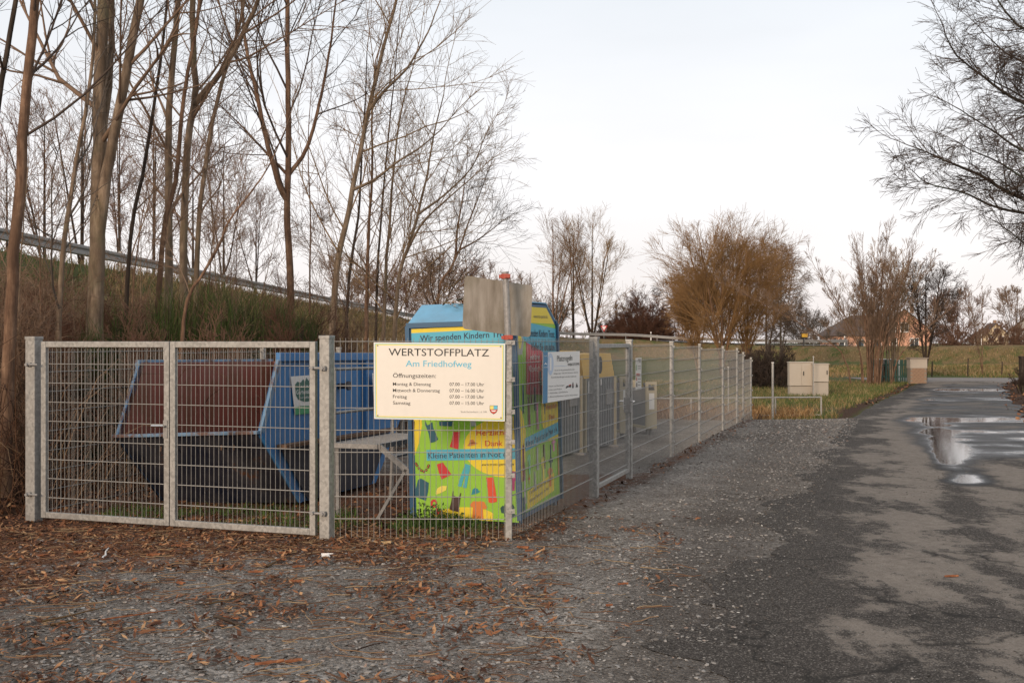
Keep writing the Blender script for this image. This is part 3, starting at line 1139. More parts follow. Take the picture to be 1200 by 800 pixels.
for pts, m in (([(662.5, 453.5), (664, 450.8), (666.5, 451.0), (669, 449.4), (669, 452.6), (665.5, 452.4), (663.5, 453.8)], 'ink'),
               ([(666.4, 449.9), (669.0, 449.0), (669.0, 450.6), (666.6, 451.0)], 'ink_red'),
               ([(670.6, 448.3), (671.2, 446.2), (671.8, 448.2), (672.0, 453.3), (670.3, 453.6)], 'ink'),
               ([(670.5, 449.6), (671.9, 449.5), (671.9, 450.8), (670.5, 450.9)], 'ink_red'),
               ([(674.4, 452.6), (675.6, 447.4), (677.2, 452.2)], 'ink'), ([(675.2, 449.2), (675.6, 447.2), (676.2, 449.1)], 'ink_red')):
    decal(pts, FO, FN, M[m], pr, 0.003, 'pictogram')
decal([(637.6, 425.6), (639, 423.6), (640.6, 425.4), (640.6, 426.2), (639, 425.3), (637.6, 426.4)], FO, FN, M['ink_white'], pr, 0.003, 'pictogram')
K_('Stadt', (637.3, 416.8), (640.8, 416.5), 1.8, 'ink_white')
K_('Wertstoffe', (637.0, 430.2), (641.2, 429.8), 1.6, 'ink_white')

# ---- narrow white notice further along the fence
FO2 = FC - U * 0.03
ns = empty('notice_sign', onplane(748, 455, FO2, FN), 'small white notice with red and green marks beside the pedestrian gate', 'sign')
nc = [(744.6, 418.3), (751.6, 418.0), (751.3, 455.0), (744.8, 456.2)]
MB().prism([onplane(x, y, FO2, FN) for x, y in nc], U * 0.004).build('board', M['white'], ns)
FO3 = FO2 + U * 0.004
for x0, x1, y0, y1, m in ((747.6, 750.6, 419.6, 421.0, 'ink'), (748.6, 750.6, 422.0, 423.0, 'ink'), (745.4, 746.6, 426.5, 433, 'green_print'),
                          (745.4, 749.5, 436.3, 439.4, 'ink_red'), (745.4, 746.6, 441, 445, 'ink_red'), (745.4, 746.8, 447.5, 452.2, 'ink'),
                          (747.4, 750.8, 427.6, 428.4, 'ink_grey'), (747.4, 750.8, 430.2, 431.0, 'ink_grey'), (747.4, 750.6, 442.4, 443.2, 'ink_grey'), (747.4, 750.8, 446.2, 447.0, 'ink_grey'), (747.4, 750.4, 449.6, 450.4, 'ink_grey')):
    if m not in M: M[m] = NT('green_print').done((0.10, 0.32, 0.12), 0.6)
    decal([(x0, y0), (x1, y0), (x1, y1), (x0, y1)], FO3, FN, M[m], ns, 0.0015)
# ================================================================ skip (open steel waste container)
def m_rustpaint(name, c, rust=(0.11, 0.045, 0.02), amount=0.3, scale=2.5, rough=0.5):
    t = NT(name)
    a = t.noise(scale, 6, 0.65, stretch=(1, 1, 0.45))
    b = t.noise(scale * 6, 5, 0.65)
    col = t.mix(t.ramp(b, [(0.3, 0.3), (0.7, 0.0)]), c, tuple(x * 0.55 for x in c))
    col = t.mix(t.ramp(a, [(0.35, 0.0), (0.7, 0.18)]), col, (0.30, 0.27, 0.24))
    f = t.math('ADD', a, t.math('MULTIPLY', t.math('SUBTRACT', b, 0.5), 0.5))
    col = t.mix(t.ramp(f, [(0.70 - amount * 0.3, 0.0), (0.74 - amount * 0.2, 0.9)]), col, rust)
    t.bump(b, 0.2, 0.004)
    return t.done(col, rough, 0.0, 0.4)
M['skip_blue'] = m_rustpaint('scratched_blue_paint', (0.028, 0.165, 0.40), amount=0.22)
M['skip_pale'] = m_rustpaint('pale_blue_rim_paint', (0.13, 0.235, 0.36), amount=0.7)
M['skip_navy_shade'] = m_rustpaint('navy_paint_with_shade', (0.006, 0.011, 0.028), amount=0.15)  # navy, with the shade below the knee darkened into its colour
M['skip_red'] = m_rustpaint('rust_red_paint', (0.20, 0.052, 0.036), rust=(0.14, 0.055, 0.032), amount=0.75)
M['rust'] = m_rustpaint('rusty_steel', (0.14, 0.075, 0.042), amount=0.5, rough=0.85)

SK = Vector((-2.60, 10.98, 0))          # right front knee of the skip
SW = 1.74                               # width
def sk(s, w, z):
    """skip coordinates: s along the fence, w to the left across, z up (the skip leans a little to the left)"""
    p = SK + V * s - U * w
    return Vector((p.x, p.y, z + g0(p.x, p.y) - 0.045 * w + 0.02))
skip = empty('waste_skip', sk(1.7, SW / 2, 0), 'open blue steel skip with rust red inside behind the double gate', 'skip')
prof = [(0.82, 0.05), (0.0, 0.86), (0.38, 1.66), (3.15, 1.66), (3.55, 0.86), (2.75, 0.05)]
for k, w in enumerate((0.0, SW)):
    inner = 0.012 if k == 0 else -0.012
    # plate: blue outside, red inside
    out = [sk(s, w, z) for s, z in prof]
    inn = [sk(s, w + inner, z) for s, z in prof]
    b = MB()
    b.poly(out if k == 0 else out[::-1], 0)
    b.poly(inn[::-1] if k == 0 else inn, 1)
    for i in range(len(prof)):
        j = (i + 1) % len(prof)
        b.poly([out[j], out[i], inn[i], inn[j]], 0)
    b.build('side_plate', [M['skip_blue'], M['skip_red']], skip)
    sgn = -1 if k == 0 else 1
    # folded flange along the front edge
    for (s0, z0), (s1, z1), m, wd in ((prof[1], prof[2], 'skip_pale', 0.075), (prof[0], prof[1], 'skip_navy_shade' if k else 'skip_blue', 0.06)):  # left lower flange has its shade put into the colour
        b = MB()
        d = Vector((s1 - s0, z1 - z0))
        d.normalize()
        n = Vector((d.y, -d.x))
        if n.x < 0: n = -n
        q = [(s0, z0), (s1, z1), (s1 + n.x * wd, z1 + n.y * wd * 0.5), (s0 + n.x * wd, z0 + n.y * wd * 0.2)]
        b.prism([sk(s, w + sgn * 0.03, z) for s, z in q], (sk(0, w - sgn * 0.012, 0) - sk(0, w + sgn * 0.03, 0)))
        b.build('edge_flange', M[m], skip)
    # top rim tube
    b = MB().bar(sk(0.36, w + sgn * 0.02, 1.645), sk(3.17, w + sgn * 0.02, 1.645), 0.06, 0.09)
    b.build('top_rim', M['skip_pale'] if k else M['skip_blue'], skip, bevel=0.006)
    # rusty ledge along the side
    b = MB().bar(sk(0.36, w + sgn * 0.06, 0.70), sk(3.2, w + sgn * 0.06, 0.70), 0.12, 0.035)
    b.build('ledge', M['rust'], skip)
    # upright stiffeners and lifting pins
    for s in (1.35, 2.4):
        MB().bar(sk(s, w + sgn * 0.035, 0.735), sk(s, w + sgn * 0.035, 1.59), 0.05, 0.07, up=V).build('stiffener', M['skip_blue'], skip)
    for s in (1.75, 2.75):
        b = MB().tube(sk(s, w, 1.30), sk(s, w + sgn * 0.13, 1.30), 0.035, n=12)
        b.tube(sk(s, w + sgn * 0.12, 1.30), sk(s, w + sgn * 0.145, 1.30), 0.055, n=12)
        b.build('lifting_pin', M['skip_navy_shade'], skip)
    # dark plate over the side below the ledge, shade painted as colour
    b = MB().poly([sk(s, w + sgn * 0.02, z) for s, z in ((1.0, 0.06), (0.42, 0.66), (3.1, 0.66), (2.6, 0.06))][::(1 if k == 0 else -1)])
    b.build('lower_shade_plate', M['skip_navy_shade'], skip)
def slab(name, a, b_, mats, t=0.012):
    """plate across the skip between profile points a and b_"""
    p = [sk(*a, 0) if False else sk(a[0], 0.012, a[1]), sk(a[0], SW - 0.012, a[1]), sk(b_[0], SW - 0.012, b_[1]), sk(b_[0], 0.012, b_[1])]
    n = (p[1] - p[0]).cross(p[3] - p[0]).normalized() * t
    q = [x + n for x in p]
    mb = MB()
    mb.poly(p[::-1], 0)
    mb.poly(q, 1)
    for i in range(4):
        j = (i + 1) % 4
        mb.poly([p[i], p[j], q[j], q[i]], 0)
    return mb.build(name, mats, skip)
slab('front_wall', (0.82, 0.05), (0.0, 0.86), [M['skip_navy_shade'], M['skip_navy_shade']])  # colour darkened for the shade where the wall slopes under
slab('floor', (2.75, 0.06), (0.82, 0.06), [M['skip_red'], M['skip_navy_shade']])
slab('rear_wall', (3.55, 0.86), (2.75, 0.05), [M['skip_red'], M['skip_red']])
slab('rear_wall', (3.15, 1.60), (3.55, 0.86), [M['skip_red'], M['skip_red']])
MB().bar(sk(-0.02, -0.02, 0.875), sk(-0.02, SW + 0.02, 0.875), 0.07, 0.035).build('front_lip', M['skip_pale'], skip, bevel=0.006)
MB().bar(sk(3.16, -0.02, 1.62), sk(3.16, SW + 0.02, 1.62), 0.07, 0.07).build('rear_rim', M['skip_red'], skip)
# coat hooks on the front wall: weld studs
for w in (0.35, 0.5, 1.1, 1.25):
    MB().bar(sk(0.10, w, 0.74), sk(0.05, w - 0.03, 0.70), 0.015, 0.015).build('weld_stud', M['rust'], skip)

# garden waste sticker on the side plate
KO, KN = sk(0, -0.012, 0), U
st = empty('poster', onplane(353, 484, KO, KN), 'white and green garden waste poster stuck on the blue skip', 'poster')
M['poster_green'] = paint('green_poster_print', (0.05, 0.30, 0.13), 0.5, 0.05)
M['tree_green'] = paint('dark_green_print', (0.04, 0.13, 0.10), 0.5, 0.05)
stc = [(340.5, 440), (369, 438), (371, 482.0), (345.5, 485.0)]
MB().prism([onplane(x, y, KO, KN, 0.002) for x, y in stc], U * -0.001).build('sheet', M['white'], st)
decal([(344.3, 475.5), (370.6, 473), (371, 482.0), (345.5, 485.0)], KO, KN, M['poster_green'], st, 0.004, 'print')
decal([(346, 456), (345, 450), (348, 446), (352, 447), (355, 443), (357, 446), (359, 441), (361, 445), (364, 442), (367, 446), (368.5, 458), (366, 468), (357, 470), (349, 467), (346.5, 462)], KO, KN, M['tree_green'], st, 0.004, 'print')
lettering('Gartenabfälle', (346.5, 460.8), (370, 459.3), 5.0, KO, KN, M['ink_white'], st, 0.006, bold=0.006)
lettering('nur pflanzlich', (350.5, 466), (369.5, 464.6), 2.5, KO, KN, M['ink_white'], st, 0.006)
lettering('STADT', (352, 453), (368, 451.6), 2.4, KO, KN, M['ink_white'], st, 0.006)
decal([(350, 474.5), (352, 470), (354, 473), (357, 469.5), (360, 472.5), (363, 469), (366, 473), (366, 474)], KO, KN, M['white'], st, 0.006, 'print')
st2 = empty('poster', onplane(436, 475, KO, KN), 'plain white paper notice on the skip beside the big sign', 'poster')
MB().prism([onplane(x, y, KO, KN, 0.09) for x, y in ((428.5, 436), (446, 437), (446, 476), (430.5, 473))], U * -0.001).build('sheet', M['white'], st2)

# ================================================================ steel steps beside the skip
sp = empty('steel_steps', (-1.5, 11.5, 0), 'folding galvanised steel platform steps between the skip and clothes bank', 'steps')
PO = Vector((-1.83, 11.02, 0))
def stp(s, w, z):
    p = PO + V * s + U * w
    return Vector((p.x, p.y, z + float(g0(p.x, p.y))))
PW, PL, PZ = 0.50, 1.45, 0.76
for a, b_ in (((0, 0), (PL, 0)), ((0, PW), (PL, PW)), ((0, 0), (0, PW)), ((PL, 0), (PL, PW)), ((PL / 2, 0), (PL / 2, PW))):
    MB().bar(stp(*a, PZ), stp(*b_, PZ), 0.035, 0.05).build('platform_frame', M['galv_dark'], sp)
for i in range(13):
    s = 0.06 + i * (PL - 0.12) / 12
    MB().bar(stp(s, 0.02, PZ + 0.018), stp(s, PW - 0.02, PZ + 0.018), 0.055, 0.012).build('deck_slat', M['galv_dark'], sp)
for s in (0.03, PL - 0.03):
    MB().bar(stp(s, 0.02, PZ), stp(s + (0.05 if s < 1 else -0.05), 0.0, 0.0), 0.035, 0.035).build('leg', M['galv_dark'], sp)
    # stair stringers running down away from the skip, with a crossing brace
    MB().bar(stp(s, PW, PZ), stp(s, PW + 0.36, PZ - 0.27), 0.03, 0.055).build('stringer', M['galv_dark'], sp)
    MB().bar(stp(s, PW + 0.30, PZ - 0.22), stp(s, PW - 0.02, 0.02), 0.03, 0.03).build('brace', M['galv_dark'], sp)
for k in range(2):
    w, z = PW + 0.12 + k * 0.17, PZ - 0.10 - k * 0.125
    b = MB()
    b.bar(stp(0.05, w, z), stp(PL - 0.05, w, z), 0.13, 0.02)
    b.build('tread', M['galv_dark'], sp)
for z in (PZ + 0.33, PZ + 0.78):
    b = MB().tube(stp(0.0, 0.0, z), stp(PL, 0.0, z), 0.016, n=8)
    b.build('handrail', M['galv'], sp)
for s in (0.02, PL - 0.02):
    MB().tube(stp(s, 0, PZ), stp(s, 0, PZ + 0.8), 0.016, n=8).build('handrail_post', M['galv'], sp)
MB().tube(stp(PL - 0.02, PW, PZ + 0.5), stp(PL - 0.02, PW + 0.36, PZ + 0.23), 0.016, n=8).build('handrail', M['galv'], sp)

# ================================================================ clothes collection bank
cb_front = Vector((0.075, 10.42, 0))
CW, CD, CE, CR = 1.12, 1.46, 1.98, 2.17
def cb(s, w, z):
    p = cb_front + V * s - U * w
    return Vector((p.x, p.y, z))
M['cb_green'] = paint('lime_green_print', (0.25, 0.50, 0.03), 0.5, 0.14, 2.0)
M['cb_blue'] = paint('dark_blue_paint', (0.02, 0.085, 0.17), 0.5, 0.15)
M['cb_sky'] = paint('sky_blue_paint', (0.15, 0.36, 0.54), 0.6, 0.4)
M['cb_teal'] = paint('turquoise_print', (0.06, 0.38, 0.52), 0.5, 0.12)
M['cb_yellow'] = paint('yellow_print', (0.74, 0.56, 0.02), 0.5, 0.12)
M['cb_red'] = paint('crimson_print', (0.58, 0.03, 0.075), 0.5, 0.08)
for nm, c in (('p_red', (0.50, 0.02, 0.025)), ('p_orange', (0.60, 0.18, 0.03)), ('p_scarlet', (0.62, 0.065, 0.02)), ('p_brown', (0.05, 0.02, 0.016)), ('p_petrol', (0.012, 0.085, 0.125)),
              ('p_teal', (0.05, 0.36, 0.42)), ('p_dgreen', (0.01, 0.06, 0.05)), ('p_magenta', (0.35, 0.015, 0.13)), ('p_grey', (0.36, 0.38, 0.34)), ('p_hat', (0.01, 0.20, 0.26)),
              ('p_pink', (0.60, 0.22, 0.36)), ('p_lyellow', (0.72, 0.60, 0.10)), ('p_mint', (0.14, 0.48, 0.22)), ('p_maroon', (0.16, 0.02, 0.03)), ('p_orange2', (0.5, 0.2, 0.06))):
    M[nm] = NT('print_' + nm[2:]).done(c, 0.55)
bank = empty('clothes_bank', cb(CD / 2, CW / 2, 0), 'colourful clothes collection bank with printed garments at the fence corner', 'clothes bank')
ins = 0.36
sect = [(0, 0.05), (0, CE), (ins, CR), (CD - ins, CR), (CD, CE), (CD, 0.05)]
b = MB()
a0 = [cb(s, 0.0, z) for s, z in sect]
a1 = [cb(s, CW, z) for s, z in sect]
b.poly(a0[::-1], 0)
b.poly(a1, 0)
b.poly([a0[0], a0[1], a1[1], a1[0]], 0)
b.poly([a0[4], a0[5], a1[5], a1[4]], 0)
b.poly([a0[5], a0[0], a1[0], a1[5]], 0)
b.build('body', M['cb_blue'], bank)
b = MB()
for i in (1, 2, 3):
    n = Vector((0, 0, 0.012))
    q = [a0[i], a0[i + 1], a1[i + 1], a1[i]]
    b.prism([p + n for p in q][::-1], (0, 0, 0.014))
b.build('roof', M['cb_sky'], bank)
for p, q in ((a0[1], a1[1]), (a0[4], a1[4])):
    MB().bar(p + U * 0.015 - V * 0.012, q - U * 0.015 - V * 0.012, 0.03, 0.05).build('eave_strip', M['cb_blue'], bank)
# rain hood and chute on the rear long side, base skids
for s in (0.12, CD - 0.12):
    MB().bar(cb(s, 0.02, 0.025), cb(s, CW - 0.02, 0.025), 0.08, 0.05).build('skid', M['cb_blue'], bank)
for w in (-0.004, CW + 0.004):
    for s in (-0.004, CD + 0.004):
        MB().box(cb(s, w, (CE + 0.05) / 2), (0.045, 0.045, CE - 0.06), V, U).build('corner_strip', M['cb_blue'], bank)

# --- front print
CFO, CFN = cb(0, 0, 0), -V
FR = lambda x, y: onplane(x, y, CFO, CFN)
def fpoly(pts, m, off=0.004, name='print'):
    return decal(pts, CFO, CFN, M[m], bank, off, name)
fpoly([(488.5, 382.5), (608, 379.5), (608, 612), (488.5, 602.5)], 'cb_green', 0.002, 'front_panel')
fpoly([(488.5, 382.2), (608, 379.2), (608, 384.4), (488.5, 386.8)], 'cb_yellow')
fpoly([(488.5, 386.8), (608, 384.4), (608, 428), (488.5, 425)], 'cb_teal')
fpoly(ell(600, 523, 54, 36, 40, 100, 268) + [(608, 488), (608, 560)], 'cb_yellow', 0.0035)
fpoly([(488.5, 455), (497, 470), (498, 495), (494, 515), (488.5, 530)], 'cb_yellow', 0.0035)
fpoly([(518, 604.7)] + ell(542, 604, 38, 12, 20, 195, 345) + [(578, 609.3)], 'cb_yellow', 0.0035)
fpoly([(502.3, 523.8), (608, 524.6), (608, 537.6), (502.3, 536.4)], 'cb_teal', 0.005)
FL = lambda s, p0, p1, h, m, **k: lettering(s, p0, p1, h, CFO, CFN, M[m], bank, 0.007, **k)
FL('Wir spenden Kindern Trost.', (498.5, 396.6), (606, 393.8), 7.0, 'ink_navy', bold=0.005)
FL('Helfen Sie uns dabei.', (510, 413), (600, 411), 7.0, 'ink_navy', bold=0.005)
FL('Herzlichen', (561.5, 508.5), (603.0, 509.0), 7.0, 'ink_red', bold=0.006)
FL('Dank', (571.5, 521.3), (592.0, 521.6), 6.6, 'ink_red', bold=0.006)
FL('Kleine Patienten in Not e.V.', (504.5, 533.8), (605.5, 534.8), 6.8, 'ink_navy', bold=0.0)
FL('www.trost-spenden.de', (566.3, 544.2), (604.5, 544.6), 3.2, 'ink', bold=0.0)
shapes = [
    ('p_petrol', [(502, 490), (504, 495), (507, 494), (510, 491), (511, 498), (516.5, 512), (512, 514.8), (507, 515.8), (505.5, 505), (502, 495)]),
    ('p_brown', [(486.5, 490), (489.5, 490), (488.6, 501), (486.8, 501)]),
    ('p_petrol', [(518, 491), (534, 491), (533, 497), (518.5, 496)]),
    ('p_grey', [(555, 491.5), (560, 491.5), (561, 497), (556, 498)]),
    ('p_red', [(534.5, 503.5), (542.5, 503.5), (541.2, 513), (539.5, 524.3), (529.5, 521.0), (532, 514.5)]),
    ('p_red', [(514, 541), (521, 538.8), (526, 546), (531, 553.5), (519, 559), (516, 550)]),
    ('p_teal', [(547.6, 541.2), (553.8, 543.6), (551, 555), (548, 570), (543.6, 568.6), (547.4, 557), (545.6, 556.6), (542, 568.2), (537.8, 567.0), (543, 552)]),
    ('p_petrol', [(491.5, 558.5), (495, 557), (498.5, 559), (504, 562.5), (503, 572), (500, 583.5), (497.4, 582.2), (487.0, 578.0), (488.4, 570)]),
    ('p_lyellow', [(511.5, 575), (514, 569), (519, 566.2), (525.2, 566.8), (524, 571.5), (518, 574.5), (513, 576.2)]),
    ('p_brown', [(531.8, 572.3), (532.8, 572.6), (532.6, 577.5), (535.5, 579.6), (539.2, 579.3), (541, 575), (541.8, 575), (540.4, 583), (538, 597.5), (532, 596.2), (527.2, 594.0), (530, 584)]),
    ('p_hat', [(553.3, 577.8), (554.2, 575.6), (555, 571.5), (558, 569.8), (561.2, 570.9), (562.2, 573.4), (564.4, 574), (561, 576.2), (557, 577.2)]),
    ('p_orange', [(551.5, 589.6), (555, 585.6), (558.5, 585.1), (561, 586.0), (563.6, 585.3), (568.5, 586.4), (571.4, 593.0), (570.5, 594.8), (567.4, 595), (566.6, 594), (567, 606.3), (553.8, 605.2), (555, 592.5), (553, 592.2)]),
    ('p_scarlet', [(571.3, 557.6), (573, 558.3), (579.3, 557.9), (579, 555.5), (580, 558.5), (580.8, 565), (582, 573), (583.6, 586.5), (578, 588.2), (573.4, 587.2), (573, 572), (571.9, 563)]),
    ('p_magenta', [(599.5, 551), (606.5, 552), (607.4, 557), (605, 564), (604.4, 574.5), (600.6, 574.5), (599.8, 566)]),
    ('p_dgreen', [(587, 594.5), (589.5, 591.5), (592, 592), (593, 588.5), (601, 589.2), (604, 594), (602, 598), (605, 604), (601, 606.5), (592, 605), (591, 600.5), (588.2, 600)]),
]
for m, pts in shapes:
    fpoly(pts, m, 0.0055, 'printed_garment')
# ribbon: ring and tail
ring = ell(509.3, 586.6, 4.0, 4.8, 16)
ring2 = ell(509.6, 587.0, 1.8, 2.6, 16)
b = MB()
for i in range(16):
    j = (i + 1) % 16
    b.poly([onplane(*q, CFO, CFN, 0.0055) for q in (ring[i], ring[j], ring2[j], ring2[i])])
b.poly([onplane(*q, CFO, CFN, 0.006) for q in ((511, 590.5), (513.6, 592.5), (520, 598.2), (518.3, 603.8), (513, 602.6))])
b.build('printed_garment', M['p_red'], bank)
for cx_, cy_ in ((489.6, 539.6), (490.8, 541.8), (493.0, 545.0), (495.6, 547.6), (498.5, 549.0), (501.4, 547.4), (503.6, 544.2), (504.4, 542.2)):
    fpoly(ell(cx_, cy_, 1.6, 1.7, 8), 'p_brown', 0.0055, 'printed_beads')
    fpoly(ell(cx_, cy_, 0.7, 0.8, 8), 'p_orange', 0.0065, 'printed_beads')
for pts, m in (([(550.2, 520.5), (553.0, 516.8), (559.4, 516.2), (563, 517.8), (558, 519.8), (553.5, 520.7)], 'p_orange2'), (ell(556, 515.6, 3.0, 2.6, 12), 'p_orange2'), ([(553, 516.8), (559.3, 516.6), (559.2, 517.6), (553.2, 518)], 'p_brown')):
    fpoly(pts, m, 0.0055, 'printed_hat')

# --- side print
CSO, CSN = cb(0, 0, 0), U
def spoly(pts, m, off=0.004, name='print'):
    return decal(pts, CSO, CSN, M[m], bank, off, name)
def sabs(pts, m, off=0.004, name='print'):
    """points in metres on the side: distance from the front edge, height"""
    return MB().poly([cb(s, -off, z) for s, z in pts]).build(name, M[m], bank)
e = 0.035
sabs([(e, 0.10), (CD - e, 0.10), (CD - e, CE - 0.03), (CD - ins - 0.01, CR - 0.03), (ins + 0.01, CR - 0.03), (e, CE - 0.03)], 'cb_green', 0.002, 'side_panel')
sabs([(0.16, CE - 0.0), (CD - e - 0.04, CE - 0.01), (CD - ins - 0.01, CR - 0.03), (ins + 0.01, CR - 0.03), (0.13, CE + 0.02)], 'cb_yellow')
sabs([(0.13, CE + 0.02), (CD - e, CE - 0.06), (CD - e, 1.58), (0.36, 1.78), (0.13, 1.83)], 'cb_teal')
sabs([(0.36, 1.78), (CD - e, 1.58), (CD - e, 1.20), (0.32, 1.26)], 'cb_red', 0.0045)
sabs([(0.06, 1.88), (0.20, 1.90), (0.28, 1.80), (0.22, 1.66), (0.08, 1.66)], 'p_grey', 0.005)
sabs([(0.09, 1.88), (0.17, 1.88), (0.21, 1.80), (0.18, 1.72), (0.11, 1.72)], 'cb_yellow', 0.006)
sabs([(0.04, 1.16), (0.16, 1.10), (0.26, 0.90), (0.22, 0.62), (0.10, 0.42), (0.04, 0.40)], 'cb_yellow', 0.0045)
sabs([(0.80, 1.16), (1.0, 1.20), (CD - e, 1.20), (CD - e, 0.72), (1.05, 0.72), (0.82, 0.92)], 'cb_yellow', 0.0045)
sabs([(0.22, 0.83), (CD - e, 0.90), (CD - e, 0.77), (0.22, 0.70)], 'cb_teal', 0.006)
sabs([(0.25, 0.30), (1.2, 0.37), (1.2, 0.18), (0.25, 0.12)], 'cb_yellow', 0.005)
def sletter(s, s0, s1, z, h, m, bold=0.0, slope=0.0):
    me, co = text_mesh(s, bold)
    x0, x1 = co[:, 0].min(), co[:, 0].max()
    org = np.array(ORG[bank.name])
    v = []
    for x, y, _ in co:
        a = s0 + (x - x0) / (x1 - x0) * (s1 - s0)
        v.append(np.array(cb(a, -0.008, z + y * h / 0.7 + (a - s0) * slope)) - org)
    me.vertices.foreach_set('co', np.array(v, dtype=np.float32).ravel())
    me.update()
    me.materials.clear()
    me.materials.append(M[m])
    link('lettering', me, None, bank)
sletter('Wir spenden Kindern Trost.', 0.24, 1.38, 1.845, 0.075, 'ink_navy', 0.004, -0.02)
sletter('Helfen Sie uns dabei.', 0.52, 1.38, 1.70, 0.075, 'ink_navy', 0.004, -0.02)
sletter('www.trost-spenden.de', 0.62, 1.12, 2.03, 0.035, 'ink_grey', 0.0)
sletter('...mit Ihrer', 0.40, 0.80, 1.60, 0.06, 'ink_white')
sletter('Kleider- & Schuh-', 0.40, 1.30, 1.48, 0.065, 'ink_white')
sletter('Spende!', 0.80, 1.30, 1.33, 0.075, 'ink_white')
sletter('Herzlichen', 0.98, 1.38, 1.06, 0.06, 'ink_red')
sletter('Dank', 1.08, 1.30, 0.95, 0.055, 'ink_red')
sletter('Kleine Patienten in Not e.V.', 0.26, 1.38, 0.735, 0.065, 'ink_navy', 0.0, 0.06)
sletter('Containernummer und Anschrift', 0.32, 1.15, 0.26, 0.035, 'ink_grey', 0.0, 0.06)
sletter('Kleine Patienten in Not', 0.32, 1.0, 0.18, 0.035, 'ink_grey', 0.0, 0.06)
garm = {'dress': [(-.3, 1), (-.15, .75), (.15, .75), (.3, 1), (.3, .5), (.5, -1), (-.5, -1), (-.3, .5)],
        'shirt': [(-1, .7), (-.4, 1), (.4, 1), (1, .7), (.8, .3), (.5, .45), (.5, -1), (-.5, -1), (-.5, .45), (-.8, .3)],
        'trousers': [(-.5, 1), (.5, 1), (.6, -1), (.15, -1), (0, .4), (-.15, -1), (-.6, -1)],
        'scarf': [(-.2, 1), (.2, 1), (.3, .2), (.8, -.2), (.3, -.2), (.1, -1), (-.3, -1), (-.2, -.2), (-.7, -.1), (-.2, .2)]}
for kind, s, z, w, h, m in (('dress', 0.38, 1.10, .07, .17, 'p_maroon'), ('trousers', 0.66, 1.02, .07, .14, 'p_pink'), ('trousers', 0.80, 1.36, .06, .12, 'p_petrol'), ('dress', 0.16, .62, .09, .2, 'p_maroon'),
                            ('shirt', 0.34, 0.56, .06, .10, 'p_mint'), ('dress', 0.62, 0.60, .09, .13, 'p_grey'), ('trousers', 0.86, 0.58, .05, .13, 'p_brown'), ('scarf', 1.10, 0.52, .10, .16, 'p_dgreen'),
                            ('dress', 1.38, 0.52, .05, .2, 'p_orange2'), ('dress', 0.18, 0.34, .08, .15, 'p_grey'), ('scarf', 0.32, 0.42, .05, .05, 'p_red'), ('dress', 0.52, 0.38, .07, .11, 'p_grey'),
                            ('shirt', 0.82, 0.45, .08, .13, 'p_lyellow'), ('shirt', 1.06, 0.34, .09, .10, 'p_orange'), ('trousers', 0.14, 0.16, .06, .10, 'p_petrol'), ('dress', 0.46, 1.32, .04, .16, 'p_maroon'),
                            ('trousers', 0.60, 1.20, .05, .12, 'p_petrol'), ('trousers', 0.20, 1.22, .05, .14, 'p_petrol'), ('scarf', 0.92, 1.12, .06, .1, 'p_dgreen'), ('shirt', 1.22, 0.66, .07, .06, 'p_pink')):
    sabs([(s + x * w, z + y * h) for x, y in garm[kind]], m, 0.0065, 'printed_garment')
for o in list(bank.children): pass
bank.rotation_euler = (0, math.radians(-1.6), 0)

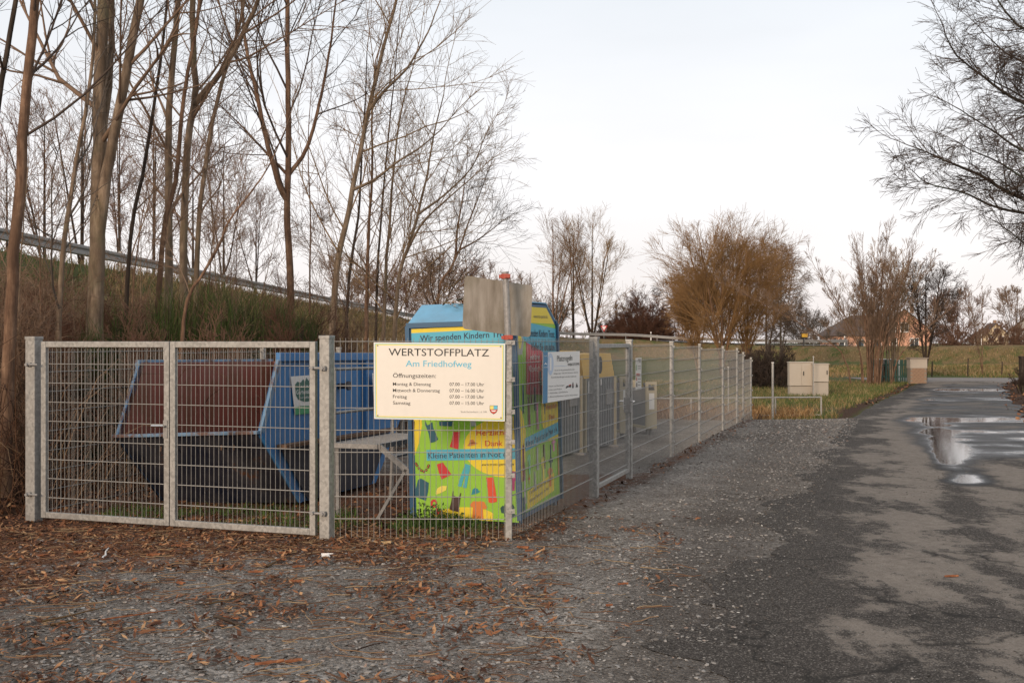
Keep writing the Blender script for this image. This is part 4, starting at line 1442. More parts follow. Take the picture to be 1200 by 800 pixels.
# ================================================================ glass banks in the yard
M['gb_grey'] = paint('grey_container_steel', (0.20, 0.205, 0.21), 0.5, 0.25, 2.0)
M['gb_beige'] = paint('beige_container_frame', (0.42, 0.36, 0.25), 0.55, 0.2)
M['gb_amber'] = paint('amber_container_top', (0.60, 0.34, 0.02), 0.5, 0.15)
def glass_bank(P, ln, dp, h, label, hole):
    """ribbed steel bank: front faces the lane; P is its near front corner, length along D"""
    D = Vector((0.42, 0.907, 0)).normalized()
    N = Vector((D.y, -D.x, 0))
    z0 = float(g0(P[0], P[1]))
    P = Vector((P[0], P[1], z0))
    g = lambda a, d, z: P + D * a - N * d + Vector((0, 0, z))
    root = empty('glass_bank', g(ln / 2, dp / 2, 0), label, 'glass bank', 'grey glass banks with amber tops')
    hb = h - 0.42
    MB().hexa([g(0, 0, 0.04), g(ln, 0, 0.04), g(ln, dp, 0.04), g(0, dp, 0.04), g(0, 0, hb), g(ln, 0, hb), g(ln, dp, hb), g(0, dp, hb)]).build('body', M['gb_grey'], root)
    n = int(ln / 0.12)
    for i in range(n):
        a = (i + 0.5) * ln / n
        MB().hexa([g(a - .03, 0.0, .06), g(a + .03, 0.0, .06), g(a + .03, -.018, .06), g(a - .03, -.018, .06),
                   g(a - .03, 0.0, hb - .02), g(a + .03, 0.0, hb - .02), g(a + .03, -.018, hb - .02), g(a - .03, -.018, hb - .02)]).build('rib', M['gb_grey'], root)
    MB().hexa([g(-.01, -.012, hb), g(ln + .01, -.012, hb), g(ln + .01, dp, hb), g(-.01, dp, hb), g(.0, 0.06, h), g(ln, 0.06, h), g(ln, dp - .05, h), g(.0, dp - .05, h)]).build('top', M['gb_amber'], root)
    for a in hole:
        q = []
        for i in range(16):
            t = 2 * math.pi * i / 16
            q.append(g(a + .075 * math.cos(t), -.004, hb + .22 + .15 * math.sin(t)))
        MB().prism(q, (g(0, -.04, 0) - g(0, 0, 0))).build('slot_flap', M['black'], root)
    for a in (0.0, ln):
        MB().bar(g(a, -0.03, 0.02), g(a, -0.03, hb), 0.05, 0.05, up=D).build('corner_post', M['gb_beige'], root)
    for a in (0.25, ln - 0.25):
        MB().box(g(a, 0.1, 0.02), (0.1, dp * 0.6, 0.04), D, N).build('foot', M['galv_dark'], root)
    # paper labels and a latch plate
    for a, z, w, hh in ((ln * .12, hb - .25, .05, .2), (ln * .52, hb - .14, .05, .11)):
        MB().hexa([g(a, -.02, z), g(a + w, -.02, z), g(a + w, -.023, z), g(a, -.023, z), g(a, -.02, z + hh), g(a + w, -.02, z + hh), g(a + w, -.023, z + hh), g(a, -.023, z + hh)]).build('paper_label', M['white'], root)
    MB().hexa([g(ln * .7, -.02, hb - .5), g(ln * .9, -.02, hb - .5), g(ln * .9, -.035, hb - .5), g(ln * .7, -.035, hb - .5),
               g(ln * .7, -.02, hb - .22), g(ln * .9, -.02, hb - .22), g(ln * .9, -.035, hb - .22), g(ln * .7, -.035, hb - .22)]).build('hatch', M['galv_dark'], root)
    return root
glass_bank((0.42, 16.6), 1.72, 1.0, 1.74, 'grey glass bank with amber top half hidden by the rules sign', (0.45, 1.3))
glass_bank((1.22, 18.35), 1.55, 1.0, 1.70, 'grey glass bank with amber top seen through the pedestrian gate', (0.75,))

def can_bank(px, y, w, h, z0, label, dp=0.9):
    """small bank: beige end frame with slanted throw-in opening, grey sides"""
    X = (px - 600) / F * y
    D = Vector((-0.30, 0.954, 0))
    N = Vector((0.954, 0.30, 0))
    P = Vector((X, y, z0))
    g = lambda a, d, z: P + N * a + D * d + Vector((0, 0, z))
    root = empty('can_bank', g(w / 2, dp / 2, 0), label, 'can bank', 'small beige framed banks')
    # grey body
    MB().hexa([g(.03, .06, .06), g(w - .03, .06, .06), g(w - .03, dp - .06, .06), g(.03, dp - .06, .06), g(.03, .06, h * .9), g(w - .03, .06, h * .9), g(w - .03, dp - .06, h * .84), g(.03, dp - .06, h * .84)]).build('body', M['gb_grey'], root)
    for d in (0.0, dp - .06):
        b = MB()
        b.hexa([g(0, d, 0), g(w, d, 0), g(w, d + .06, 0), g(0, d + .06, 0), g(0, d, h * .82), g(w, d, h * .82), g(w, d + .06, h * .82), g(0, d + .06, h * .82)])
        b.build('end_frame', M['gb_beige'], root)
        b = MB()
        for a in (0, w - .05):
            b.hexa([g(a, d, h * .82), g(a + .05, d, h * .82), g(a + .05, d + .06, h * .82), g(a, d + .06, h * .82), g(a, d, h), g(a + .05, d, h), g(a + .05, d + .06, h), g(a, d + .06, h)])
        b.hexa([g(.05, d, h - .05), g(w - .05, d, h - .05), g(w - .05, d + .06, h - .05), g(.05, d + .06, h - .05), g(.05, d, h), g(w - .05, d, h), g(w - .05, d + .06, h), g(.05, d + .06, h)])
        b.build('opening_frame', M['gb_beige'], root)
    b = MB().hexa([g(0, .06, 0), g(w, .06, 0), g(w, dp - .06, 0), g(0, dp - .06, 0), g(0, .06, .055), g(w, .06, .055), g(w, dp - .06, .055), g(0, dp - .06, .055)])
    b.build('base', M['gb_beige'], root)
    b = MB().hexa([g(.05, .0, h * .83), g(w - .05, .0, h * .83), g(w - .05, .2, h * .84), g(.05, .2, h * .84), g(.05, .02, h * .86), g(w - .05, .02, h * .86), g(w - .05, .3, h * .97), g(.05, .3, h * .97)])
    b.build('throw_in_flap', M['black'], root)
    b = MB().poly([g(.06, -.003, h * .42), g(w - .06, -.003, h * .42), g(w - .06, -.003, h * .76), g(.06, -.003, h * .76)])
    b.build('paper_label', M['white'], root)
    for a in (.06, w - .1):
        MB().hexa([g(a, .1, -.12), g(a + .05, .1, -.12), g(a + .05, .16, -.12), g(a, .16, -.12), g(a, .1, 0), g(a + .05, .1, 0), g(a + .05, .16, 0), g(a, .16, 0)]).build('foot', M['galv_dark'], root)
        MB().hexa([g(a, dp - .2, -.12), g(a + .05, dp - .2, -.12), g(a + .05, dp - .14, -.12), g(a, dp - .14, -.12), g(a, dp - .2, 0), g(a + .05, dp - .2, 0), g(a + .05, dp - .14, 0), g(a, dp - .14, 0)]).build('foot', M['galv_dark'], root)
    return root
can_bank(757.5, 22.4, 0.24, 0.98, float(g0(2.8, 22.4)) + 0.14, 'low bank with beige slotted end panel beyond the pedestrian gate', 1.15)
can_bank(727.0, 21.2, 0.16, 1.12, float(g0(2.1, 21.2)) + 0.14, 'slim beige framed bank close behind the pedestrian gate stile', 0.8)

# ================================================================ railing along the ditch, poles, cabinets
def railing():
    A, B = pix(770, 464, 27.0), pix(962, 467.5, 31.5)
    A = Vector((3.7, 30.6, 0)); B = Vector((9.05, 31.4, 0))
    root = empty('ditch_railing', (6.4, 31, float(g0(6.4, 31))), 'low galvanised tube railing along the ditch past the fence end', 'railing')
    ztop = 0.17
    for z in (ztop, ztop - 0.52):
        MB().tube((A.x, A.y, z), (B.x, B.y, z - 0.0), 0.024, n=8).build('rail', M['galv'], root)
    for t in (0.02, 0.27, 0.52, 0.74, 1.0):
        p = A.lerp(B, t)
        MB().tube((p.x, p.y, float(g0(p.x, p.y)) - 0.3), (p.x, p.y, ztop + 0.02), 0.026, n=8).build('post', M['galv'], root)
railing()
def pole(px, y, ztop, r, label):
    x = (px - 600) / F * y
    z = float(g0(x, y))
    root = empty('marker_pole', (x, y, z), label, 'pole', 'galvanised marker poles by the ditch')
    MB().tube((x, y, z - 0.1), (x, y, ztop), r, n=10).build('tube', M['galv'], root)
    MB().tube((x, y, ztop), (x, y, ztop + 0.02), r + 0.006, n=10).build('cap', M['white'], root)
pole(905.5, 30.0, 1.20, 0.033, 'slim white marker pole standing at the low ditch railing')
pole(853.5, 29.9, 1.08, 0.022, 'thin pole behind the far side fence panels')
pole(953.2, 43.4, 1.18, 0.022, 'short thin post in front of the two utility cabinets')

M['cab'] = paint('grey_beige_polyester', (0.45, 0.39, 0.32), 0.6, 0.2, 1.2)
M['cab_base'] = paint('pale_concrete_plinth', (0.39, 0.335, 0.275), 0.75, 0.2, 1.5)
def cabinet(px0, px1, y, ztop, zmid, doors, label):
    x0, x1 = (px0 - 600) / F * y, (px1 - 600) / F * y
    zb = gz1((x0 + x1) / 2, y)
    root = empty('utility_cabinet', ((x0 + x1) / 2, y, zb), label, 'cabinet', 'beige utility cabinets on the grass')
    dp = 0.34
    cx_, w = (x0 + x1) / 2, x1 - x0
    MB().box((cx_, y + dp / 2, (zb - 0.1 + zmid) / 2), (w - 0.02, dp - 0.02, zmid - zb + 0.1)).build('plinth', M['cab_base'], root, bevel=0.01)
    MB().box((cx_, y + dp / 2, (zmid + ztop) / 2 + 0.006), (w, dp, ztop - zmid - 0.012)).build('body', M['cab'], root, bevel=0.02)
    MB().box((cx_, y + dp / 2, ztop + 0.018), (w + 0.05, dp + 0.06, 0.036)).build('lid', M['cab'], root, bevel=0.012)
    n = len(doors)
    for k, hside in enumerate(doors):
        a, b_ = x0 + w * k / n + 0.012, x0 + w * (k + 1) / n - 0.012
        d = MB().box(((a + b_) / 2, y - 0.010, (zmid + ztop) / 2), (b_ - a, 0.02, ztop - zmid - 0.05)).build('door', M['cab'], root, bevel=0.006)
        if hside:
            hx = a + 0.07 if hside == 'l' else b_ - 0.07
            MB().box((hx, y - 0.03, zmid + (ztop - zmid) * 0.55), (0.035, 0.024, 0.17)).build('handle', M['black'], d)
cabinet(925.2, 953.3, 44.5, 0.92, -0.06, ('', 'l'), 'wide beige two-door utility cabinet on the grass')
cabinet(953.8, 971.3, 44.1, 0.86, 0.12, ('r',), 'narrow beige single-door utility cabinet beside the wider one')
# ================================================================ trees
class Twigs:
    """collects branches as polylines with radii, builds tapered tubes in bulk"""
    def __init__(self):
        self.b = {}

    def add(self, pts, rad, sides):
        self.bulk(np.asarray(pts)[None], np.asarray(rad)[None], sides)

    def bulk(self, P, R, sides):
        self.b.setdefault((P.shape[1], sides), []).append((P, R))

    def mesh(self, name, org=(0, 0, 0)):
        V_, F_ = [], []
        base = 0
        for (n, s), items in self.b.items():
            P = np.concatenate([p for p, _ in items])
            R = np.concatenate([r for _, r in items])
            T = np.gradient(P, axis=1)
            T /= np.linalg.norm(T, axis=2, keepdims=True) + 1e-9
            ref = np.where(np.abs(T[:, :1, 2:3]) > 0.8, np.array([1.0, 0, 0]), np.array([0, 0, 1.0]))
            A = np.cross(T, ref)
            A /= np.linalg.norm(A, axis=2, keepdims=True) + 1e-9
            B = np.cross(T, A)
            ang = np.arange(s) * 2 * math.pi / s
            ring = A[:, :, None, :] * np.cos(ang)[None, None, :, None] + B[:, :, None, :] * np.sin(ang)[None, None, :, None]
            X = P[:, :, None, :] + ring * R[:, :, None, None]
            k = len(P)
            V_.append(X.reshape(-1, 3))
            idx = base + np.arange(k * n * s).reshape(k, n, s)
            nx = np.roll(idx, -1, axis=2)
            F_.append(np.stack([idx[:, :-1], nx[:, :-1], nx[:, 1:], idx[:, 1:]], -1).reshape(-1, 4))
            base += k * n * s
        return np_mesh(name, np.vstack(V_) - np.array(org), np.vstack(F_), None, True)


def unit(a): return a / (np.linalg.norm(a, axis=-1, keepdims=True) + 1e-9)


def turn(d, ang, rng):
    """turn each direction d by ang about a random axis across it"""
    ax = unit(np.cross(d, rng.normal(0, 1, d.shape)))
    return d * np.cos(ang)[:, None] + np.cross(ax, d) * np.sin(ang)[:, None]


def branches(tw, rng, Q, D, L, R, lvl, spec):
    """grow all branches of one level at once, then their side shoots"""
    k = len(Q)
    if k == 0: return
    i_ = min(lvl, 4)
    n = spec.get('npts', (8, 7, 5, 4, 3))[i_]
    sides = spec.get('sides', (6, 5, 4, 3, 3))[i_]
    tr = spec['trop']
    trop = tr[min(lvl, len(tr) - 1)]
    pts = np.empty((k, n, 3))
    pts[:, 0] = Q
    step = (L / (n - 1))[:, None]
    D = unit(D)
    w = spec['wander'] * math.sqrt(6 / n)
    for i in range(1, n):
        D = unit(D + rng.normal(0, w, (k, 3)) + np.array([0, 0, trop]) * 6 / n)
        pts[:, i] = pts[:, i - 1] + D * step
    tip = np.maximum(R * 0.3, spec['rmin'] * 0.75)
    t = np.linspace(0, 1, n)[None]
    rad = R[:, None] * (1 - t) + tip[:, None] * t
    tw.bulk(pts, rad, sides)
    if lvl >= spec['levels']: return
    kd = spec['kids']
    m = rng.poisson(kd[min(lvl, len(kd) - 1)], k)
    idx = np.repeat(np.arange(k), m)
    if len(idx) == 0: return
    t = rng.uniform(0.18, 1.0, len(idx))
    f = t * (n - 1)
    i = np.minimum(f.astype(int), n - 2)
    p0, p1 = pts[idx, i], pts[idx, i + 1]
    q = p0 + (p1 - p0) * (f - i)[:, None]
    a = np.radians(rng.uniform(spec['ang'][0], spec['ang'][1], len(idx)))
    nd = turn(unit(p1 - p0), a, rng)
    nl = L[idx] * rng.uniform(spec['ratio'][0], spec['ratio'][1], len(idx)) * (1.15 - 0.5 * t)
    nr = np.maximum(R[idx] * (0.55 - 0.2 * t), spec['rmin'])
    branches(tw, rng, q, nd, nl, nr, lvl + 1, spec)


def tree(name, label, stems, spec, bark, twigmat, cat='tree', group=None, seed=0, dome=False):
    """stems: list of (points, base radius, tip radius, branch count, branch length, first t)"""
    rng = np.random.default_rng(seed)
    st, tw = Twigs(), Twigs()
    b0 = np.array(stems[0][0][0])
    root = empty(name, b0, label, cat, group)
    far = spec.get('far', False)
    N = 10 if far else 26
    done = []
    for pts, r0, r1, nb, bl, t0 in stems:
        pts = np.array(pts, float)
        if done and pts[0][2] > b0[2] + 0.8:
            allp = np.vstack(done)
            j = np.argmin(((allp - pts[0]) ** 2).sum(1))
            if np.linalg.norm(allp[j] - pts[0]) < 1.6: pts[0] = allp[j]
        P = resample(pts, N)
        if not far:
            P[1:-1] += rng.normal(0, r0 * 0.07, (N - 2, 3)) * np.array([1, 1, 0.2])
        done.append(P)
        u = np.linspace(0, 1, N)
        rad = r0 + (r1 - r0) * u ** 0.8
        if abs(pts[0][2] - b0[2]) < 0.5 and not far:
            rad = rad * (1 + 0.35 * np.exp(-u * 24))
        st.add(P, rad, 5 if far else 10)
        t = t0 + (1 - t0) * (np.arange(nb) + rng.uniform(0, 1, nb)) / nb
        f = t * (N - 1)
        i = np.minimum(f.astype(int), N - 2)
        q = P[i] + (P[i + 1] - P[i]) * (f - i)[:, None]
        nd = turn(unit(P[i + 1] - P[i]), np.radians(rng.uniform(spec['ang0'][0], spec['ang0'][1], nb)), rng)
        v = (t - t0) / (1 - t0 + 1e-6)
        L = bl * rng.uniform(0.6, 1.15, nb) * (0.55 + 0.6 * np.sin(math.pi * (0.12 + 0.72 * v)) if dome else 1.15 - 0.6 * v)
        R = np.maximum(np.minimum(rad[i] * rng.uniform(0.28, 0.5, nb), L * 0.018), spec['rmin'])
        branches(tw, rng, q, nd, L, R, 1, spec)
        branches(tw, rng, P[-1:], P[-1:] - P[-2:-1], np.array([bl * (0.5 if dome else 0.7)]), np.array([r1]), 1, spec)
    link('trunk', st.mesh('trunk', b0), bark, root)
    link('crown', tw.mesh('crown', b0), twigmat, root)
    return root


M['bark'] = wood_bark('grey_brown_bark', (0.10, 0.07, 0.048), (0.21, 0.15, 0.104), (0.33, 0.25, 0.178), (0.16, 0.14, 0.082))
M['bark_red'] = wood_bark('reddish_brown_bark', (0.075, 0.043, 0.028), (0.17, 0.10, 0.063), (0.27, 0.172, 0.112))
M['bark_pale'] = wood_bark('pale_bark', (0.12, 0.085, 0.056), (0.24, 0.175, 0.12), (0.34, 0.26, 0.185))  # lighter bark colour for the pale stems
M['bark_dark'] = wood_bark('dark_bark', (0.025, 0.018, 0.014), (0.05, 0.036, 0.027), (0.08, 0.06, 0.045))
M['bark_moss'] = wood_bark('mossy_dark_bark', (0.025, 0.02, 0.017), (0.05, 0.043, 0.035), (0.085, 0.075, 0.06), (0.07, 0.085, 0.055))
M['twig'] = NT('brown_twigs').done((0.19, 0.125, 0.085), 0.9, 0, 0.2)
M['bramble_twig'] = NT('dark_red_twigs').done((0.10, 0.05, 0.033), 0.9, 0, 0.2)
M['twig_grey'] = NT('grey_twigs').done((0.105, 0.085, 0.07), 0.9, 0, 0.2)
M['twig_dark'] = NT('dark_twigs').done((0.065, 0.046, 0.036), 0.9, 0, 0.2)
M['twig_red'] = NT('red_brown_twigs').done((0.155, 0.088, 0.06), 0.9, 0, 0.2)
M['twig_gold'] = NT('golden_willow_twigs').done((0.26, 0.15, 0.066), 0.9, 0, 0.2)
M['twig_amber'] = NT('amber_twigs').done((0.25, 0.165, 0.09), 0.9, 0, 0.2)

SP_ALDER = dict(levels=3, kids=(0, 7, 4.5), ang0=(25, 58), ang=(22, 52), ratio=(0.36, 0.66), trop=(0.0, 0.06, 0.03, 0.01), wander=0.10, rmin=0.0030)
FARP = dict(far=True, npts=(6, 5, 4, 2, 2), sides=(5, 4, 3, 3, 3))
SP_FAR = dict(FARP, levels=3, kids=(0, 9, 6), ang0=(25, 62), ang=(18, 46), ratio=(0.42, 0.72), trop=(0, 0.10, 0.06, 0.03), wander=0.09, rmin=0.008)


def P3(px, py, d): return tuple(pix(px, py, d))


def stem(base_px, d, pts, r0, r1, nb, bl, t0=0.35, dd=0.0, base=None):
    """stem rooted on the ground under base_px at depth d, then through photo pixels"""
    x = (base_px - 600) / F * d
    b0 = (x, d, gz1(x, d) - 0.05) if base is None else base
    n = len(pts)
    P = [b0] + [P3(px, py, d + dd * (i + 1) / n) for i, (px, py) in enumerate(pts)]
    return (P, r0 * (.72 if r0 > .1 else .92), r1 * .75, nb, bl, t0)


LG = 'bare trees on the bank behind the yard'
tree('bare_tree', 'dark leaning trunk left of the gate at the picture edge', [stem(3, 12.6, [(8, 470), (15, 330), (30, 120), (44, -30), (58, -220)], 0.095, 0.05, 9, 2.4, 0.5)], SP_ALDER, M['bark_red'], M['twig_dark'], group=LG, seed=1)
tree('bare_tree', 'thin dark stem crossing the top left corner', [stem(-40, 13.6, [(-22, 330), (-3, 130), (22, -20), (45, -200)], 0.06, 0.03, 7, 2.0, 0.4)], SP_ALDER, M['bark_dark'], M['twig_dark'], group=LG, seed=2)
# big double trunk
s1 = stem(110, 15.0, [(112, 330), (116, 200), (119, 60), (122, -60), (124, -260)], 0.19, 0.075, 8, 3.0, 0.45)
q = s1[0]
s2 = ([P3(114, 300, 15.0), P3(124, 210, 14.9), P3(141, 120, 14.8), P3(162, 10, 14.7), P3(186, -120, 14.6), P3(210, -260, 14.5)], 0.085, 0.035, 8, 2.6, 0.3)
s3 = ([P3(118, 210, 15.0), P3(129, 80, 15.2), P3(131, 0, 15.3), P3(136, -140, 15.4)], 0.06, 0.03, 4, 2.2, 0.4)
tree('bare_tree', 'thick double-trunked bare tree behind the left gate leaf', [s1, s2, s3], SP_ALDER, M['bark'], M['twig'], group=LG, seed=3)
tree('bare_tree', 'slim pale stem leaning right beside the double trunk', [stem(62, 14.2, [(72, 320), (86, 210), (104, 105), (110, 40), (113, -60)], 0.055, 0.02, 10, 2.2, 0.3)], SP_ALDER, M['bark'], M['twig_grey'], group=LG, seed=4)
# cluster around x = 200
tree('bare_tree', 'straight middle stem of the clump behind the gate centre', [stem(197, 16.5, [(198, 250), (199, 120), (208, 10), (212, -150)], 0.085, 0.045, 9, 2.6, 0.4)], SP_ALDER, M['bark'], M['twig'], group=LG, seed=5)
tree('bare_tree', 'forked stem of the clump with a kinked right limb', [stem(214, 17.0, [(216, 260), (221, 160), (229, 110), (226, 40), (228, -160)], 0.11, 0.05, 7, 2.6, 0.45),
     ([P3(229, 112, 17.0), P3(242, 104, 16.9), P3(262, 80, 16.8), P3(284, 40, 16.6), P3(310, -20, 16.4), P3(330, -90, 16.3)], 0.055, 0.02, 9, 2.2, 0.2)], SP_ALDER, M['bark'], M['twig'], group=LG, seed=6)
tree('bare_tree', 'slanting thin stem crossing the middle of the clump', [stem(176, 16.0, [(190, 290), (206, 210), (216, 110), (230, 30), (246, -100)], 0.06, 0.025, 9, 2.4, 0.35)], SP_ALDER, M['bark_red'], M['twig'], group=LG, seed=7)
tree('bare_tree', 'stem at the right side of the clump leaning right', [stem(226, 17.6, [(232, 280), (246, 160), (262, 90), (284, 10), (300, -110)], 0.065, 0.025, 10, 2.5, 0.35)], SP_ALDER, M['bark'], M['twig'], group=LG, seed=8)
tree('bare_tree', 'thin dark stem between the double trunk and the clump', [stem(140, 15.8, [(152, 290), (168, 200), (184, 100), (196, 0), (200, -110)], 0.045, 0.02, 9, 2.2, 0.3)], SP_ALDER, M['bark_dark'], M['twig'], group=LG, seed=9)
tree('bare_tree', 'curved sapling arching right over the broom bushes', [stem(206, 14.0, [(216, 370), (238, 320), (258, 284), (268, 258), (296, 222), (316, 192), (330, 160)], 0.046, 0.008, 8, 1.0, 0.45)], SP_ALDER, M['bark_red'], M['twig'], group=LG, seed=10)
# fork tree
f1 = stem(341, 21.0, [(340, 320), (337, 250), (338, 150), (337, 60), (336, -60), (334, -200)], 0.125, 0.04, 12, 3.0, 0.4)
f2 = ([P3(337, 246, 21.0), P3(328, 218, 20.9), P3(314, 170, 20.8), P3(300, 105, 20.7), P3(288, 50, 20.6), P3(280, -40, 20.5)], 0.06, 0.02, 11, 2.6, 0.25)
f3 = ([P3(342, 205, 21.0), P3(358, 176, 21.2), P3(372, 130, 21.3), P3(386, 60, 21.5), P3(396, -20, 21.6)], 0.045, 0.015, 9, 2.4, 0.25)
f4 = ([P3(334, 200, 21.0), P3(312, 178, 21.0), P3(286, 150, 20.8), P3(262, 126, 20.7)], 0.035, 0.01, 7, 1.9, 0.2)
tree('bare_tree', 'tall reddish forked tree above the right end of the skip', [f1, f2, f3, f4], SP_ALDER, M['bark_red'], M['twig_dark'], group=LG, seed=11)
# stems between 380 and 480
tree('bare_tree', 'tall pale stem leaning right above the gate post', [stem(386, 24.0, [(393, 330), (408, 250), (424, 165), (436, 110), (450, 50), (466, -5), (480, -80)], 0.135, 0.03, 14, 3.4, 0.3),
     ([P3(414, 230, 24.0), P3(438, 210, 23.8), P3(464, 190, 23.6), P3(492, 172, 23.4), P3(516, 152, 23.2)], 0.04, 0.012, 8, 2.0, 0.2),
     ([P3(432, 124, 24.0), P3(452, 104, 23.9), P3(476, 80, 23.7), P3(500, 40, 23.4), P3(512, 10, 23.2)], 0.04, 0.012, 8, 2.2, 0.15)], SP_ALDER, M['bark_pale'], M['twig_amber'], group=LG, seed=12)
tree('bare_tree', 'thin straight sapling left of the tall pale stem', [stem(364, 20.5, [(363, 330), (364, 260), (361, 170), (366, 90)], 0.03, 0.008, 12, 1.5, 0.3)], SP_ALDER, M['bark_red'], M['twig'], group=LG, seed=13)
tree('bare_tree', 'dark thin stem beside the tall pale stem', [stem(404, 25.0, [(408, 340), (420, 250), (424, 180), (428, 120), (430, 60)], 0.06, 0.015, 12, 2.2, 0.3)], SP_ALDER, M['bark_dark'], M['twig'], group=LG, seed=14)
tree('bare_tree', 'reddish middle stem of the group behind the big sign', [stem(428, 26.0, [(430, 330), (432, 270), (436, 200), (436, 130), (440, 70)], 0.075, 0.02, 14, 2.4, 0.3)], SP_ALDER, M['bark_red'], M['twig'], group=LG, seed=15)
tree('bare_tree', 'dark upright stem rising behind the left edge of the sign', [stem(438, 27.0, [(442, 330), (447, 250), (454, 170), (462, 90), (468, 20)], 0.05, 0.015, 14, 2.6, 0.3)], SP_ALDER, M['bark_dark'], M['twig'], group=LG, seed=16)
tree('bare_tree', 'slender grey stem behind the top edge of the sign', [stem(446, 25.5, [(452, 320), (456, 270), (461, 200), (470, 130), (486, 70)], 0.07, 0.015, 14, 2.4, 0.25)], SP_ALDER, M['bark'], M['twig_amber'], group=LG, seed=17)
tree('bare_tree', 'stem bending right with a wide fan of twigs', [stem(458, 25.0, [(466, 335), (480, 285), (490, 248), (500, 205), (508, 160), (520, 110)], 0.085, 0.015, 18, 2.6, 0.25),
     ([P3(470, 320, 25.0), P3(476, 296, 24.8), P3(494, 262, 24.4), P3(520, 236, 24.0), P3(550, 210, 23.7)], 0.04, 0.012, 10, 1.8, 0.2),
     ([P3(492, 244, 25.0), P3(520, 228, 24.8), P3(552, 196, 24.5), P3(568, 160, 24.3)], 0.03, 0.01, 9, 1.8, 0.2)], SP_ALDER, M['bark_pale'], M['twig_amber'], group=LG, seed=18)
tree('bare_tree', 'leaning dark tree just left of the blank sign plate', [stem(506, 31.0, [(514, 345), (524, 320), (536, 298), (548, 262), (560, 232)], 0.085, 0.02, 16, 2.4, 0.25),
     ([P3(535, 299, 31.0), P3(536, 268, 31.0), P3(542, 232, 31.0), P3(546, 200, 31.0)], 0.04, 0.012, 9, 1.8, 0.2),
     ([P3(538, 296, 31.0), P3(560, 280, 30.8), P3(584, 262, 30.6)], 0.03, 0.012, 7, 1.6, 0.2)], SP_ALDER, M['bark_red'], M['twig_dark'], group=LG, seed=19)
# thin saplings filling the undergrowth
rs = np.random.default_rng(77)
ORD = 'first second third fourth fifth sixth seventh eighth ninth tenth eleventh twelfth'.split()
for k in range(12):
    px = (20, 48, 90, 150, 165, 240, 256, 276, 300, 398, 412, 470)[k]
    d = (14, 15, 16.5, 18, 19, 18, 19.5, 20, 22, 22, 27, 28)[k]
    h = rs.uniform(120, 240)
    lean = rs.uniform(-25, 45)
    tree('sapling', 'thin bare sapling in the undergrowth, ' + ORD[k] + ' from the left', [stem(px, d, [(px + lean * .2, 400 - h * .25), (px + lean * .5, 400 - h * .6), (px + lean, 400 - h)], rs.uniform(.018, .035), .006, 10, 1.5, .25)], SP_ALDER, M['bark_red' if k % 2 else 'bark'], M['twig'], cat='sapling', group='thin saplings on the bank', seed=100 + k)

# row of trees beyond the raised road
FG = 'bare trees beyond the raised road'
def far_tree(px, d, ytop, wpx, label, twig='twig', bark='bark_dark', seed=0, spec=SP_FAR, nst=3, zb=None, group=FG, name='bare_tree', nb=13, r=None, spread=1.0, low=0.25, cat='tree'):
    x = (px - 600) / F * d
    zt = CAMZ - (ytop - 399) / F * d
    z = gz1(x, d) if zb is None else zb
    H = zt - z
    rng = np.random.default_rng(seed)
    W = wpx / F * d
    stems = []
    r = r or H * 0.011
    for k in range(nst):
        a = rng.uniform(0, 2 * math.pi)
        o = (0 if k == 0 else 0.38 * W * spread)
        tx, ty = x + math.cos(a) * o, d + math.sin(a) * o
        hh = H * (0.80 if k == 0 else rng.uniform(0.62, 0.82))
        f = 0.0 if k == 0 else rng.uniform(0.02, 0.14)
        bx, by, bz = x + (tx - x) * 0.04, d + (ty - d) * 0.04, z + H * f - (0.1 if k == 0 else 0)
        stems.append(([(bx, by, bz), (bx + (tx - bx) * .25, by + (ty - by) * .25, z + hh * .35), (bx + (tx - bx) * .65, by + (ty - by) * .65, z + hh * .7), (tx, ty, z + hh)],
                      r * (1 if k == 0 else .6), r * .25, nb, W * .5, low))
    return tree(name, label, stems, spec, M[bark], M[twig], cat, group, seed, True)
SP_ROW = dict(SP_FAR, rmin=0.006, kids=(0, 6, 4))
rowl = [(8, 44, 150, 90, 'leftmost'), (52, 40, 95, 110, 'second'), (96, 48, 70, 110, 'third'), (140, 42, 120, 90, 'fourth'), (180, 50, 105, 100, 'fifth'), (226, 44, 150, 100, 'sixth'), (262, 52, 160, 90, 'seventh'), (300, 56, 215, 80, 'eighth')]
for k, (px, d, yt, w, nm) in enumerate(rowl):
    far_tree(px, d, yt, w, 'bare bushy tree beyond the raised road, ' + nm + ' from the left', 'twig_red' if k % 2 else 'twig', 'bark_dark', 200 + k, SP_ROW, nst=3, nb=11)
for k, (px, d, yt, w) in enumerate(((415, 90, 300, 60), (470, 98, 312, 60), (520, 92, 292, 70), (556, 112, 308, 70), (600, 120, 330, 60), (440, 105, 330, 50), (500, 118, 335, 60))):
    far_tree(px, d, yt, w, 'low twiggy bush beyond the rail left of the sign plate, ' + ('first', 'third', 'fifth', 'sixth', 'seventh', 'second', 'fourth')[k] + ' from the left', 'twig_red' if k % 2 else 'twig', 'bark_dark', 230 + k, dict(SP_ROW, rmin=0.016), nst=4, nb=11, low=0.1, name='roadside_bush', cat='bush', group='bushes beyond the guard rail')

